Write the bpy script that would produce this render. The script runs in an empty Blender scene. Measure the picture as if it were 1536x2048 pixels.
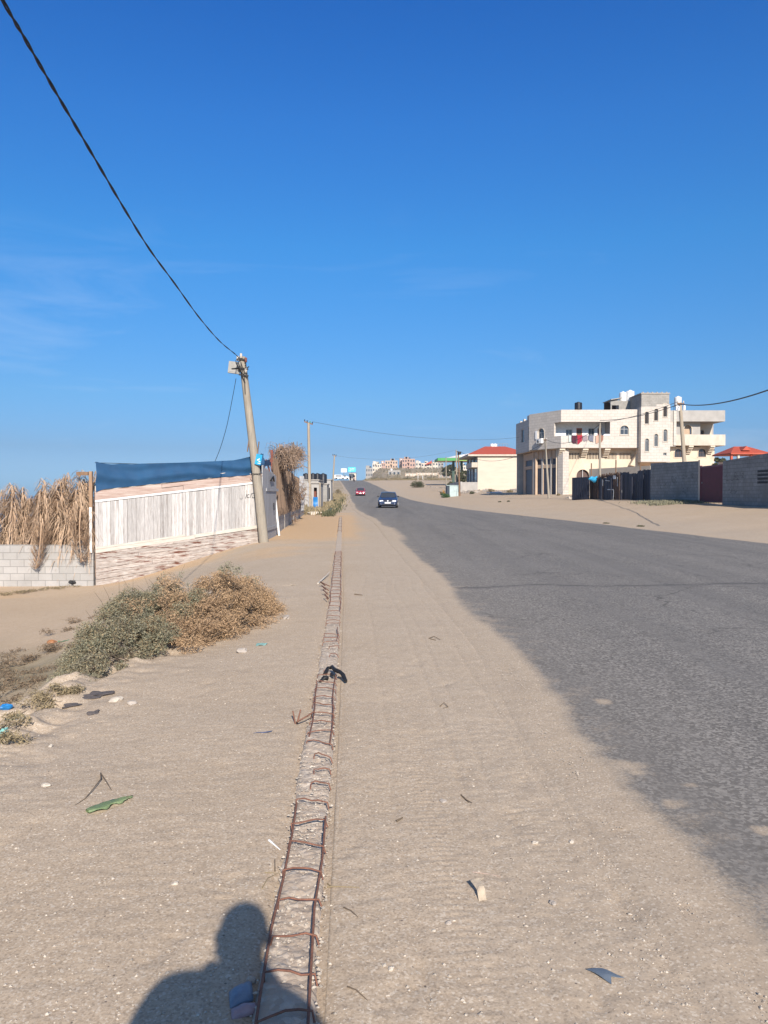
import bpy, bmesh, math, random
import numpy as np
from mathutils import Matrix, Vector
rnd = random.Random(7)
R = math.radians
sc = bpy.context.scene
COL = sc.collection
# ------------------------------------------------------------------ camera
CAMH = 1.55; FPX = 1540.0; HOR = 990.0
PITCH = math.atan((1024-HOR)/FPX)
cd = bpy.data.cameras.new('camera'); cam = bpy.data.objects.new('camera', cd); COL.objects.link(cam)
cd.sensor_fit = 'VERTICAL'; cd.sensor_height = 36.0; cd.lens = FPX/2048*36
cd.clip_start = 0.05; cd.clip_end = 40000
cam.location = (0, 0, CAMH); cam.rotation_euler = (R(90)-PITCH, 0, 0)
sc.camera = cam
# ------------------------------------------------------------------ sky and sun
SUN_EL, SUN_AZ = 29.5, 10.5          # sun behind the camera, a little to the right
w = bpy.data.worlds.new('World'); sc.world = w; w.use_nodes = True
nt = w.node_tree; nt.nodes.clear()
wo = nt.nodes.new('ShaderNodeOutputWorld'); bg = nt.nodes.new('ShaderNodeBackground')
sky = nt.nodes.new('ShaderNodeTexSky'); sky.sky_type = 'NISHITA'; sky.sun_disc = False
sky.sun_elevation = R(SUN_EL); sky.sun_rotation = R(180-SUN_AZ)
sky.altitude = 0; sky.air_density = 1.0; sky.dust_density = 0.6; sky.ozone_density = 3.0
tcw = nt.nodes.new('ShaderNodeTexCoord'); sxw = nt.nodes.new('ShaderNodeSeparateXYZ'); nt.links.new(tcw.outputs['Generated'], sxw.inputs[0])
rw = nt.nodes.new('ShaderNodeValToRGB'); rw.color_ramp.interpolation = 'LINEAR'
STP = [(0.0, (.29, .52, .96)), (.0195, (.27, .465, .86)), (.058, (.235, .355, .58)), (.1225, (.235, .42, .61)), (.303, (.17, .52, .79)), (.43, (.145, .50, .88)), (.54, (.10, .44, .89)), (.66, (.85, .70, .62)), (1.0, (1.35, 1.0, .74))]
while len(rw.color_ramp.elements) < len(STP): rw.color_ramp.elements.new(.5)
for el_, (p_, c_) in zip(rw.color_ramp.elements, STP): el_.position = p_; el_.color = (c_[0], c_[1], c_[2], 1)
nt.links.new(sxw.outputs['Z'], rw.inputs[0])
hs = nt.nodes.new('ShaderNodeMix'); hs.data_type = 'RGBA'; hs.blend_type = 'MULTIPLY'; hs.inputs[0].default_value = 1
nt.links.new(sky.outputs[0], hs.inputs[6]); nt.links.new(rw.outputs[0], hs.inputs[7]); 
# faint high cirrus wisps low in the sky
mpw = nt.nodes.new('ShaderNodeMapping'); mpw.inputs['Scale'].default_value = (1.6, 1.6, 9.0); mpw.inputs['Rotation'].default_value = (.12, -.1, .3); nt.links.new(tcw.outputs['Generated'], mpw.inputs[0])
nw = nt.nodes.new('ShaderNodeTexNoise'); nw.inputs['Scale'].default_value = 1.9; nw.inputs['Detail'].default_value = 9; nw.inputs['Roughness'].default_value = .62; nw.inputs['Distortion'].default_value = .8; nt.links.new(mpw.outputs[0], nw.inputs['Vector'])
rc = nt.nodes.new('ShaderNodeValToRGB'); rc.color_ramp.elements[0].position = .55; rc.color_ramp.elements[1].position = .80; rc.color_ramp.elements[1].color = (.16, .16, .16, 1); nt.links.new(nw.outputs['Fac'], rc.inputs[0])
rm = nt.nodes.new('ShaderNodeValToRGB'); rm.color_ramp.elements[0].position = .2; rm.color_ramp.elements[0].color = (1, 1, 1, 1); rm.color_ramp.elements[1].position = .36; rm.color_ramp.elements[1].color = (0, 0, 0, 1); nt.links.new(sxw.outputs['Z'], rm.inputs[0])
mm = nt.nodes.new('ShaderNodeMath'); mm.operation = 'MULTIPLY'; nt.links.new(rc.outputs[0], mm.inputs[0]); nt.links.new(rm.outputs[0], mm.inputs[1])
mw = nt.nodes.new('ShaderNodeMix'); mw.data_type = 'RGBA'; nt.links.new(mm.outputs[0], mw.inputs[0]); nt.links.new(hs.outputs[2], mw.inputs[6]); mw.inputs[7].default_value = (5.0, 5.4, 6.0, 1)
nt.links.new(mw.outputs[2], bg.inputs[0])
bg.inputs[1].default_value = 0.13
nt.links.new(bg.outputs[0], wo.inputs[0])
sd = bpy.data.lights.new('sun', 'SUN'); sun = bpy.data.objects.new('sun', sd); COL.objects.link(sun)
sd.energy = 4.9; sd.angle = R(0.53); sd.color = (1.0, 0.90, 0.78)
a, e = R(SUN_AZ), R(SUN_EL)
sdir = Vector((math.sin(a)*math.cos(e), -math.cos(a)*math.cos(e), math.sin(e)))
sun.rotation_euler = sdir.to_track_quat('Z', 'Y').to_euler()
sun.location = (30, -60, 60)
sc.view_settings.view_transform = 'Standard'; sc.view_settings.look = 'None'
sc.view_settings.exposure = 0.5; sc.view_settings.gamma = 1.0

# ------------------------------------------------------------------ survey helpers
def P(px, py, Y):
    """world point seen at photo pixel (px,py) at forward distance Y"""
    u = (px-768)/FPX; v = (1024-py)/FPX
    cp, sp = math.cos(PITCH), math.sin(PITCH)
    t = Y/(cp+v*sp)
    return Vector((t*u, Y, CAMH+t*(v*cp-sp)))
def ss(x, a, b):
    t = np.clip((np.asarray(x, float)-a)/(b-a), 0, 1); return t*t*(3-2*t)
def vnoise(x, y, seed=0):
    x = np.asarray(x, float); y = np.asarray(y, float)
    xi = np.floor(x).astype(np.int64); yi = np.floor(y).astype(np.int64)
    fx = x-xi; fy = y-yi; fx = fx*fx*(3-2*fx); fy = fy*fy*(3-2*fy)
    def h(i, j):
        n = (i*374761393+j*668265263+seed*1442695041) & 0x7fffffff
        n = ((n ^ (n >> 13))*1274126177) & 0x7fffffff
        return ((n ^ (n >> 16)) & 0xffff)/65535.0
    return (h(xi, yi)*(1-fx)+h(xi+1, yi)*fx)*(1-fy)+(h(xi, yi+1)*(1-fx)+h(xi+1, yi+1)*fx)*fy
def fbm(x, y, s, seed=0, o=3):
    r = 0; a = 1; t = 0
    for k in range(o):
        r = r+a*(vnoise(x*s, y*s, seed+k)-.5); t += a; a *= .5; s *= 2.1
    return r/t
GY = [-60, 0, 23, 41, 64, 71, 95, 113, 138, 170, 200, 250, 300, 330, 400, 700, 3000]
GZ = [0, 0, .09, .19, .33, .38, .58, .82, 1.5, 2.7, 3.9, 5.7, 7.2, 7.4, 6.8, 8, 10]
yy = np.linspace(-60, 3000, 6121); gz = np.interp(yy, GY, GZ)
_k = 41; gz2 = np.convolve(np.pad(gz, _k//2, mode='edge'), np.ones(_k)/_k, 'valid')
def G(Y): return np.interp(Y, yy, gz2)
RLX = [-60, 2.6, 4.5, 7.7, 12.5, 23, 34, 42, 52, 64, 113, 138, 300, 420]
RL_ = [1.36, 1.38, 1.36, 1.50, 1.56, 1.46, 1.5, 1.35, .9, .55, .1, -.1, -4.3, -9]        # left edge of the asphalt (lateral)
RLY = [-60, 0, 23, 41, 64, 113, 138, 300, 420]
RR_ = [14.6, 13.6, 12.5, 11.5, 9.6, 8.8, 8.3, 4.6, 0]      # right edge
def RLe(Y): return np.interp(Y, RLX, RL_)
def RRe(Y): return np.interp(Y, RLY, RR_)
def H(X, Y):
    X = np.asarray(X, float); Y = np.asarray(Y, float); l = X+.044*Y
    z = G(Y)
    # right side: rise beyond the road
    r = np.maximum(l-RRe(Y)-.5, 0)
    rise = .088*np.minimum(r, 12)+.02*np.clip(r-12, 0, 40)
    z = z+rise*(1-.85*ss(Y, 140, 205))
    z = z+ss(Y, 310, 640)*12.5*ss(l, 2, 24)+ss(Y, 320, 420)*2.2*ss(l, 8, 20)
    # left side: bank falling to the lower track, then to the sea
    Yb = [-60, 0, 7, 9.3, 12, 15, 20, 28, 40, 60]
    xe = np.interp(Y, Yb, [-2.5, -2.45, -2.4, -1.75, -1.5, -1.7, -2.3, -3.9, -5, -6])
    wd = np.interp(Y, Yb, [2.2, 2.2, 2.4, 3.4, 4.6, 5.6, 6.2, 5, 4, 4])
    dp = np.interp(Y, Yb+[90], [1.15, 1.15, 1.15, 1.15, 1.15, 1.18, 1.2, 1.0, 1.0, .8, 0])
    z = z-dp*ss(xe-X, 0, 1)*0-dp*ss((xe-X)/wd, 0, 1)
    z = z-17.5*ss(-l, 11, 75)-ss(Y, 60, 200)*6*ss(-l, 10, 30)
    return z
def Hs(x, y): return float(H(x, y))
def gp(px, py, y0=1.5, y1=700):
    """ground point under a photo pixel"""
    Ys = np.geomspace(y0, y1, 4000); pr = None
    for Y in Ys:
        p = P(px, py, float(Y))
        if p.z < Hs(p.x, p.y): return Vector((p.x, p.y, Hs(p.x, p.y)))
    return P(px, py, y1)

# ------------------------------------------------------------------ object helpers
def tag(o, label=None, cat=None, group=None, kind=None):
    if label: o['label'] = label
    if cat: o['category'] = cat
    if group: o['group'] = group
    if kind: o['kind'] = kind
    return o
def thing(name, label, cat, loc=(0, 0, 0), rotz=0, group=None):
    o = bpy.data.objects.new(name, None); COL.objects.link(o); o.empty_display_size = .2
    o.location = loc; o.rotation_euler = (0, 0, rotz); return tag(o, label, cat, group)
def dup(root, loc=None, rotz=None, label=None, group=None):
    def cp(o, par):
        c = o.copy(); COL.objects.link(c); c.parent = par
        for ch in [q for q in list(COL.objects) if q.parent == o]: cp(ch, c)
        return c
    r = cp(root, None)
    if loc is not None: r.location = loc
    if rotz is not None: r.rotation_euler = (0, 0, rotz)
    if label: r['label'] = label
    if group: r['group'] = group
    return r
class MB:
    def __init__(s): s.v = []; s.f = []; s.sm = []; s.uv = []; s.M = Matrix.Identity(4); s.jit = 0
    def add(s, vs, fs, smooth=False):
        b = len(s.v); M = s.M
        vs = [Vector(v) for v in vs]
        s.v.extend([M @ v for v in vs])
        for f in fs:
            s.f.append([b+i for i in f]); s.sm.append(smooth)
            a, c, d = vs[f[0]], vs[f[1]], vs[f[2]]
            n = (c-a).cross(d-a); ax, ay, az = abs(n.x), abs(n.y), abs(n.z)
            for i in f:
                v = vs[i]
                s.uv.append((v.x, v.y) if az >= ax and az >= ay else ((v.x, v.z) if ay >= ax else (v.y, v.z)))
    def box(s, x0, x1, y0, y1, z0, z1, M=None):
        vs = [(x0,y0,z0),(x1,y0,z0),(x1,y1,z0),(x0,y1,z0),(x0,y0,z1),(x1,y0,z1),(x1,y1,z1),(x0,y1,z1)]
        if M is not None: vs = [M @ Vector(v) for v in vs]
        s.add(vs, [(0,3,2,1),(4,5,6,7),(0,1,5,4),(1,2,6,5),(2,3,7,6),(3,0,4,7)])
    def cb(s, c, sz, rz=0, rx=0, ry=0):
        M = Matrix.Translation(c) @ Matrix.Rotation(rz, 4, 'Z') @ Matrix.Rotation(rx, 4, 'X') @ Matrix.Rotation(ry, 4, 'Y')
        s.box(-sz[0]/2, sz[0]/2, -sz[1]/2, sz[1]/2, -sz[2]/2, sz[2]/2, M)
    def tube(s, pts, rad, n=8, smooth=True, cap=True):
        pts = [Vector(p) for p in pts]; k = len(pts)
        rr = rad if isinstance(rad, (list, tuple)) else [rad]*k
        vs = []; ref = None
        for i, p in enumerate(pts):
            d = (pts[min(i+1, k-1)]-pts[max(i-1, 0)]).normalized()
            if ref is None:
                ref = d.orthogonal().normalized()
            ref = (ref-d*ref.dot(d)); ref = ref.normalized() if ref.length > 1e-6 else d.orthogonal().normalized()
            b = d.cross(ref)
            for j in range(n):
                t = 2*math.pi*j/n
                vs.append(p+(ref*math.cos(t)+b*math.sin(t))*rr[i])
        fs = [(i*n+j, i*n+(j+1) % n, (i+1)*n+(j+1) % n, (i+1)*n+j) for i in range(k-1) for j in range(n)]
        s.add(vs, fs, smooth)
        if cap: s.add(vs[:n][::-1], [tuple(range(n))]); s.add(vs[-n:], [tuple(range(n))])
    def lathe(s, prof, c=(0, 0, 0), n=24, smooth=True):
        c = Vector(c); vs = []
        for r, z in prof:
            for j in range(n):
                t = 2*math.pi*j/n; vs.append(c+Vector((r*math.cos(t), r*math.sin(t), z)))
        k = len(prof)
        s.add(vs, [(i*n+j, i*n+(j+1) % n, (i+1)*n+(j+1) % n, (i+1)*n+j) for i in range(k-1) for j in range(n)], smooth)
        s.add(vs[:n][::-1], [tuple(range(n))]); s.add(vs[-n:], [tuple(range(n))])
    def prism(s, poly, y0, y1, axis='y'):
        n = len(poly)
        if axis == 'y': A = [(p[0], y0, p[1]) for p in poly]; B = [(p[0], y1, p[1]) for p in poly]
        elif axis == 'x': A = [(y0, p[0], p[1]) for p in poly]; B = [(y1, p[0], p[1]) for p in poly]
        else: A = [(p[0], p[1], y0) for p in poly]; B = [(p[0], p[1], y1) for p in poly]
        s.add(A+B, [tuple(range(n)), tuple(range(2*n-1, n-1, -1))]+[(i, n+i, n+(i+1) % n, (i+1) % n) for i in range(n)])
    def wall(s, x0, x1, z0, z1, y0, y1, holes=()):
        """wall slab in the x-z plane with openings; a hole is (x0,x1,z0,z1[,arch])"""
        xs = sorted({x0, x1, *[h[0] for h in holes], *[h[1] for h in holes]}); xs = [x for x in xs if x0 <= x <= x1]
        zs = sorted({z0, z1, *[h[2] for h in holes], *[h[3] for h in holes]}); zs = [z for z in zs if z0 <= z <= z1]
        def sol(i, j):
            if i < 0 or j < 0 or i >= len(xs)-1 or j >= len(zs)-1: return False
            cx, cz = (xs[i]+xs[i+1])/2, (zs[j]+zs[j+1])/2
            return not any(h[0] < cx < h[1] and h[2] < cz < h[3] for h in holes)
        for i in range(len(xs)-1):
            for j in range(len(zs)-1):
                if not sol(i, j): continue
                a, b, c, d = xs[i], xs[i+1], zs[j], zs[j+1]
                s.add([(a,y0,c),(b,y0,c),(b,y0,d),(a,y0,d)], [(0,1,2,3)])
                s.add([(a,y1,c),(b,y1,c),(b,y1,d),(a,y1,d)], [(3,2,1,0)])
                if not sol(i-1, j): s.add([(a,y0,c),(a,y1,c),(a,y1,d),(a,y0,d)], [(3,2,1,0)])
                if not sol(i+1, j): s.add([(b,y0,c),(b,y1,c),(b,y1,d),(b,y0,d)], [(0,1,2,3)])
                if not sol(i, j-1): s.add([(a,y0,c),(b,y0,c),(b,y1,c),(a,y1,c)], [(3,2,1,0)])
                if not sol(i, j+1): s.add([(a,y0,d),(b,y0,d),(b,y1,d),(a,y1,d)], [(0,1,2,3)])
        for h in holes:
            if len(h) > 4 and h[4]:
                ra = (h[1]-h[0])/2; cx = (h[0]+h[1])/2; rz = min(ra, h[4]); cz = h[3]-rz; N = 10
                ar = [(cx+ra*math.cos(math.pi*k/N), cz+rz*math.sin(math.pi*k/N)) for k in range(N+1)]
                for k in range(N):
                    p, q = ar[k], ar[k+1]
                    s.add([(p[0],y0,p[1]),(q[0],y0,q[1]),(q[0],y0,h[3]),(p[0],y0,h[3])], [(1,0,3,2)])
                    s.add([(p[0],y0,p[1]),(q[0],y0,q[1]),(q[0],y1,q[1]),(p[0],y1,p[1])], [(0,1,2,3)])
    def build(s, name, mat, parent=None, loc=None, rotz=None, uv=True, flat=False):
        me = bpy.data.meshes.new(name)
        me.from_pydata([tuple(v) for v in s.v], [], s.f); me.materials.append(mat)
        if uv and len(s.uv) == len(me.loops):
            l = me.uv_layers.new(name='UVMap'); l.data.foreach_set('uv', [c for u in s.uv for c in u])
        me.polygons.foreach_set('use_smooth', s.sm)
        me.update()
        o = bpy.data.objects.new(name, me); COL.objects.link(o)
        if parent: o.parent = parent
        if loc is not None: o.location = loc
        if rotz is not None: o.rotation_euler = (0, 0, rotz)
        return o
def npmesh(name, V, F, mat, parent=None, smooth=False):
    """V (n,3), F (m,k) arrays -> object"""
    V = np.asarray(V, np.float32); F = np.asarray(F, np.int32); k = F.shape[1]
    me = bpy.data.meshes.new(name); me.vertices.add(len(V)); me.vertices.foreach_set('co', V.ravel())
    me.loops.add(F.size); me.loops.foreach_set('vertex_index', F.ravel())
    me.polygons.add(len(F)); me.polygons.foreach_set('loop_start', np.arange(0, F.size, k, dtype=np.int32))
    me.polygons.foreach_set('loop_total', np.full(len(F), k, np.int32))
    me.polygons.foreach_set('use_smooth', np.full(len(F), smooth, bool))
    me.materials.append(mat); me.update(calc_edges=True); me.validate()
    o = bpy.data.objects.new(name, me); COL.objects.link(o)
    if parent: o.parent = parent
    return o
# ------------------------------------------------------------------ materials
MAT = {}
def c4(c): return (c[0], c[1], c[2], 1)
class NT:
    def __init__(s, name, rough=.8, metal=0):
        s.m = bpy.data.materials.new(name); s.m.use_nodes = True; s.t = s.m.node_tree
        s.b = s.t.nodes['Principled BSDF']; s.b.inputs['Roughness'].default_value = rough; s.b.inputs['Metallic'].default_value = metal
        MAT[name] = s.m
    def n(s, ty, **kw):
        q = s.t.nodes.new(ty)
        for k, v in kw.items():
            if k in q.inputs: q.inputs[k].default_value = v
            else: setattr(q, k, v)
        return q
    def l(s, a, b): s.t.links.new(a, b)
    def co(s, kind='Object', scale=(1, 1, 1), rot=(0, 0, 0)):
        c = s.n('ShaderNodeTexCoord'); m = s.n('ShaderNodeMapping'); m.inputs['Scale'].default_value = scale; m.inputs['Rotation'].default_value = rot
        s.l(c.outputs[kind], m.inputs[0]); return m.outputs[0]
    def noise(s, vec, scale, detail=5, rough=.6, dist=0):
        q = s.n('ShaderNodeTexNoise'); q.inputs['Scale'].default_value = scale; q.inputs['Detail'].default_value = detail
        q.inputs['Roughness'].default_value = rough; q.inputs['Distortion'].default_value = dist
        s.l(vec, q.inputs['Vector']); return q.outputs['Fac']
    def ramp(s, fac, stops):
        q = s.n('ShaderNodeValToRGB'); el = q.color_ramp.elements
        while len(el) < len(stops): el.new(.5)
        for x, (p, c) in zip(el, stops): x.position = p; x.color = c4(c) if not isinstance(c, (int, float)) else (c, c, c, 1)
        s.l(fac, q.inputs[0]); return q.outputs[0]
    def mix(s, f, a, b, mode='MIX'):
        q = s.n('ShaderNodeMix'); q.data_type = 'RGBA'; q.blend_type = mode
        for sock, v in ((q.inputs[0], f), (q.inputs[6], a), (q.inputs[7], b)):
            if hasattr(v, 'is_linked'): s.l(v, sock)
            elif isinstance(v, (int, float)): sock.default_value = v
            else: sock.default_value = c4(v)
        return q.outputs[2]
    def math(s, op, a, b=0, clamp=False):
        q = s.n('ShaderNodeMath'); q.operation = op; q.use_clamp = clamp
        for sock, v in ((q.inputs[0], a), (q.inputs[1], b)):
            if hasattr(v, 'is_linked'): s.l(v, sock)
            else: sock.default_value = v
        return q.outputs[0]
    def col(s, c): s.l(c, s.b.inputs['Base Color'])
    def bump(s, h, st=.3, d=.01):
        q = s.n('ShaderNodeBump'); q.inputs['Strength'].default_value = st; q.inputs['Distance'].default_value = d
        s.l(h, q.inputs['Height']); s.l(q.outputs[0], s.b.inputs['Normal'])
def mk(name, c, rough=.8, c2=None, sc_=3, bump=.2, bsc=30, metal=0, island=0, streak=None, dirt=None, spec=None, trans=0):
    m = NT(name, rough, metal); c2 = c2 or tuple(x*.78 for x in c)
    v = m.co('Object', streak or (1, 1, 1))
    f = m.noise(v, sc_, 6, .62)
    colr = m.mix(m.ramp(f, [(.32, 0), (.68, 1)]), c2, c)
    if dirt:
        g = m.noise(m.co('Object', streak or (1, 1, 1)), dirt[1], 4, .7, .3)
        colr = m.mix(m.ramp(g, [(dirt[2], 0), (dirt[2]+.12, 1)]), colr, dirt[0])
    if island:
        gn = m.n('ShaderNodeNewGeometry'); hsv = m.n('ShaderNodeHueSaturation')
        mr = m.n('ShaderNodeMapRange'); mr.inputs['To Min'].default_value = 1-island; mr.inputs['To Max'].default_value = 1+island
        m.l(gn.outputs['Random Per Island'], mr.inputs[0]); m.l(mr.outputs[0], hsv.inputs['Value']); m.l(colr, hsv.inputs['Color']); colr = hsv.outputs[0]
    m.col(colr)
    if bump: m.bump(m.noise(m.co('Object'), bsc, 4), bump, .01)
    if spec is not None: m.b.inputs['Specular IOR Level'].default_value = spec
    if trans:
        m.b.inputs['Transmission Weight'].default_value = trans
    return m.m
def brick(name, c1, c2, mort, bw, bh, ms=.012, rough=.9, bump=.4, off=.5, dirt=None, vary=.25):
    m = NT(name, rough); v = m.co('UV')
    b = m.n('ShaderNodeTexBrick'); b.offset = off
    b.inputs['Color1'].default_value = c4(c1); b.inputs['Color2'].default_value = c4(c2); b.inputs['Mortar'].default_value = c4(mort)
    b.inputs['Scale'].default_value = 1; b.inputs['Brick Width'].default_value = bw; b.inputs['Row Height'].default_value = bh
    b.inputs['Mortar Size'].default_value = ms; b.inputs['Mortar Smooth'].default_value = .3; b.inputs['Bias'].default_value = 0
    m.l(v, b.inputs['Vector'])
    f = m.noise(m.co('Object'), 1.3, 7, .65)
    colr = m.mix(m.ramp(f, [(.3, 1-vary), (.7, 1)]), (0, 0, 0), b.outputs[0])
    colr = m.mix(1.0, b.outputs[0], m.ramp(f, [(.3, (1-vary,)*3), (.7, (1, 1, 1))]), 'MULTIPLY')
    if dirt:
        g = m.noise(m.co('Object', (1, 1, .5)), dirt[1], 5, .7)
        colr = m.mix(m.ramp(g, [(dirt[2], 0), (dirt[2]+.15, 1)]), colr, dirt[0])
    m.col(colr)
    h = m.math('SUBTRACT', m.math('MULTIPLY', m.noise(m.co('Object'), 40, 4), .35), b.outputs['Fac'])
    m.bump(h, bump, .012); return m.m
def sand_nodes(m):
    """colour and height of the sandy ground; shared by terrain and road dust"""
    v = m.co('Object')
    n1 = m.noise(v, .55, 6, .6); n2 = m.noise(v, 7, 6, .7); n3 = m.noise(v, 90, 4, .7)
    base = m.mix(m.ramp(n1, [(.35, 0), (.65, 1)]), (.472, .378, .278), (.532, .436, .334))
    base = m.mix(m.ramp(n2, [(.35, .45), (.7, 0)]), base, (.388, .306, .225))
    base = m.mix(m.ramp(n3, [(.38, .75), (.56, 0)]), base, (.325, .25, .18))
    at = m.n('ShaderNodeAttribute'); at.attribute_name = 'mask'
    sp = m.n('ShaderNodeSeparateColor'); m.l(at.outputs['Color'], sp.inputs[0])
    orange = m.mix(m.ramp(n2, [(.3, 0), (.75, 1)]), (.50, .335, .19), (.57, .40, .245))
    base = m.mix(sp.outputs[0], base, orange)
    grey = m.mix(m.ramp(n2, [(.3, 0), (.75, 1)]), (.38, .308, .235), (.46, .382, .298))
    base = m.mix(sp.outputs[1], base, grey)
    vo = m.n('ShaderNodeTexVoronoi'); vo.inputs['Scale'].default_value = 55; m.l(v, vo.inputs['Vector'])
    pk = m.ramp(vo.outputs['Distance'], [(.10, 1), (.2, 0)])
    vo3 = m.n('ShaderNodeSeparateColor'); m.l(vo.outputs['Color'], vo3.inputs[0])
    sel = m.ramp(vo3.outputs[0], [(.80, 0), (.84, 1)])
    pk1 = m.math('MULTIPLY', pk, sel)
    base = m.mix(m.math('MULTIPLY', pk1, .75), base, (.60, .525, .435))
    vo5 = m.n('ShaderNodeTexVoronoi'); vo5.inputs['Scale'].default_value = 130; m.l(v, vo5.inputs['Vector']); q5 = m.n('ShaderNodeSeparateColor'); m.l(vo5.outputs['Color'], q5.inputs[0])
    base = m.mix(m.ramp(q5.outputs[0], [(.86, 0), (.9, .5)]), base, (.62, .55, .46)); base = m.mix(m.ramp(q5.outputs[1], [(.88, 0), (.92, .5)]), base, (.24, .19, .145))
    vo2 = m.n('ShaderNodeTexVoronoi'); vo2.inputs['Scale'].default_value = 23; m.l(v, vo2.inputs['Vector'])
    q = m.n('ShaderNodeSeparateColor'); m.l(vo2.outputs['Color'], q.inputs[0])
    pk2 = m.math('MULTIPLY', m.ramp(vo2.outputs['Distance'], [(.07, 1), (.12, 0)]), m.ramp(q.outputs[1], [(.86, 0), (.89, 1)]))
    base = m.mix(pk2, base, (.15, .12, .10))
    h = m.math('ADD', m.math('MULTIPLY', n3, .35), m.math('ADD', m.math('MULTIPLY', n2, 1.0), m.math('MULTIPLY', pk1, .35)))
    return base, h, sp
m = NT('sand', .95); c_, h_, sp_ = sand_nodes(m); m.b.inputs['Specular IOR Level'].default_value = .15
gs = m.noise(m.co('Object'), 1.2, 5, .7); 
scr = m.math('MULTIPLY', sp_.outputs[2], m.ramp(m.noise(m.co('Object'), .22, 8, .72), [(.38, 0), (.55, 1)]))
c_ = m.mix(scr, c_, (.27, .225, .15)); m.col(c_); m.bump(h_, .26, .016)
m = NT('asphalt', .92); sc_c, sc_h, sp_ = sand_nodes(m); m.b.inputs['Specular IOR Level'].default_value = .12
v = m.co('Object')
n1 = m.noise(v, .35, 6, .65); n2 = m.noise(v, 3.5, 6, .7); vo = m.n('ShaderNodeTexVoronoi'); vo.inputs['Scale'].default_value = 62; m.l(v, vo.inputs['Vector'])
vs_ = m.n('ShaderNodeSeparateColor'); m.l(vo.outputs['Color'], vs_.inputs[0])
asp = m.mix(m.ramp(vs_.outputs[0], [(.25, 0), (.95, 1)]), (.095, .090, .086), (.345, .325, .298))
asp = m.mix(m.ramp(n2, [(.3, .35), (.65, 0)]), asp, (.118, .115, .115))
asp = m.mix(m.ramp(n1, [(.35, 0), (.7, .35)]), asp, (.25, .235, .22))
lg = m.noise(m.co('Object', (1.1, .05, 1)), 1.0, 4, .6)
asp = m.mix(m.ramp(lg, [(.42, 0), (.62, .35)]), asp, (.108, .106, .106))
nlane = m.noise(m.co('Object', (1.9, .03, 1), (0, 0, -.044)), 1.0, 3, .5); asp = m.mix(m.ramp(nlane, [(.5, 0), (.68, .5)]), asp, (.20, .19, .18))
vc = m.n('ShaderNodeTexVoronoi'); vc.feature = 'DISTANCE_TO_EDGE'; vc.inputs['Scale'].default_value = .42; mpv = m.n('ShaderNodeVectorMath'); mpv.operation = 'ADD'
nzv = m.n('ShaderNodeTexNoise'); nzv.inputs['Scale'].default_value = 1.4; nzv.inputs['Detail'].default_value = 6; m.l(v, nzv.inputs['Vector']); m.l(nzv.outputs['Color'], mpv.inputs[0]); m.l(v, mpv.inputs[1]); m.l(mpv.outputs[0], vc.inputs['Vector'])
crk = m.math('MULTIPLY', m.ramp(vc.outputs['Distance'], [(.0, 1), (.012, 0)]), m.ramp(m.noise(v, .3, 3, .5), [(.5, 0), (.6, .7)])); asp = m.mix(crk, asp, (.05, .05, .05))
st_ = m.ramp(m.noise(v, .9, 5, .7), [(.62, 0), (.70, .45)]); asp = m.mix(st_, asp, (.07, .07, .07))
at = m.n('ShaderNodeAttribute'); at.attribute_name = 'dust'
sp2 = m.n('ShaderNodeSeparateColor'); m.l(at.outputs['Color'], sp2.inputs[0])
asp = m.mix(m.math('MULTIPLY', sp2.outputs[0], .75), asp, (.29, .255, .215))
edge = m.math('ADD', sp2.outputs[0], m.math('MULTIPLY', m.math('SUBTRACT', m.noise(v, 2.2, 8, .75), .5), .7))
edge = m.ramp(edge, [(.34, 0), (.46, .55), (.66, 1)])
fine = m.ramp(m.noise(v, 60, 3, .7), [(.42, 0), (.58, 1)])
edge2 = m.math('MULTIPLY', edge, m.math('ADD', m.math('MULTIPLY', edge, 1.0), m.math('MULTIPLY', m.math('MULTIPLY', m.math('SUBTRACT', 1.0, edge), fine), 1.6)), True)
asp = m.mix(sp2.outputs[1], asp, (.055, .055, .06))     # tar joint
m.col(m.mix(edge2, asp, sc_c))
m.bump(m.math('ADD', m.math('MULTIPLY', vs_.outputs[1], .5), m.math('MULTIPLY', n2, .5)), .4, .01)
brick('block_wall_mat', (.44, .42, .40), (.37, .355, .335), (.26, .25, .235), .40, .20, .01, dirt=((.30, .25, .2), .9, .62))
brick('dark_block_mat', (.32, .325, .315), (.26, .265, .255), (.17, .17, .165), .40, .20, .012, dirt=((.19, .185, .17), .7, .54), vary=.35)
brick('house_block_mat', (.36, .34, .31), (.31, .295, .27), (.25, .24, .22), .40, .20, .012)
brick('stone_mat', (.57, .52, .465), (.51, .465, .415), (.41, .37, .325), .62, .31, .02, rough=.75, bump=.25, dirt=((.48, .42, .35), .6, .64), vary=.14)
mk('concrete_mat', (.40, .37, .33), .9, (.30, .27, .24), 4, .5, 40)
mk('pole_mat', (.34, .30, .24), .9, (.24, .21, .17), 3, .4, 40, streak=(6, 6, .7))
mk('pale_pole_mat', (.38, .32, .245), .9, (.28, .235, .18), 3, .3, 40, streak=(6, 6, .7))
mk('rust_mat', (.25, .115, .075), .9, (.14, .065, .045), 25, .5, 120)
mk('rust_post_mat', (.22, .07, .05), .8, (.13, .045, .03), 6, .3, 60)
mk('white_plank_mat', (.56, .545, .53), .8, (.33, .31, .30), 6, .35, 60, island=.22, streak=(9, 9, .55), dirt=((.27, .24, .22), 3, .55))
mk('cream_rail_mat', (.60, .56, .50), .8, (.46, .41, .35), 4, .3, 50, streak=(.7, .7, 4), dirt=((.36, .28, .22), 3, .66))
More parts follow.
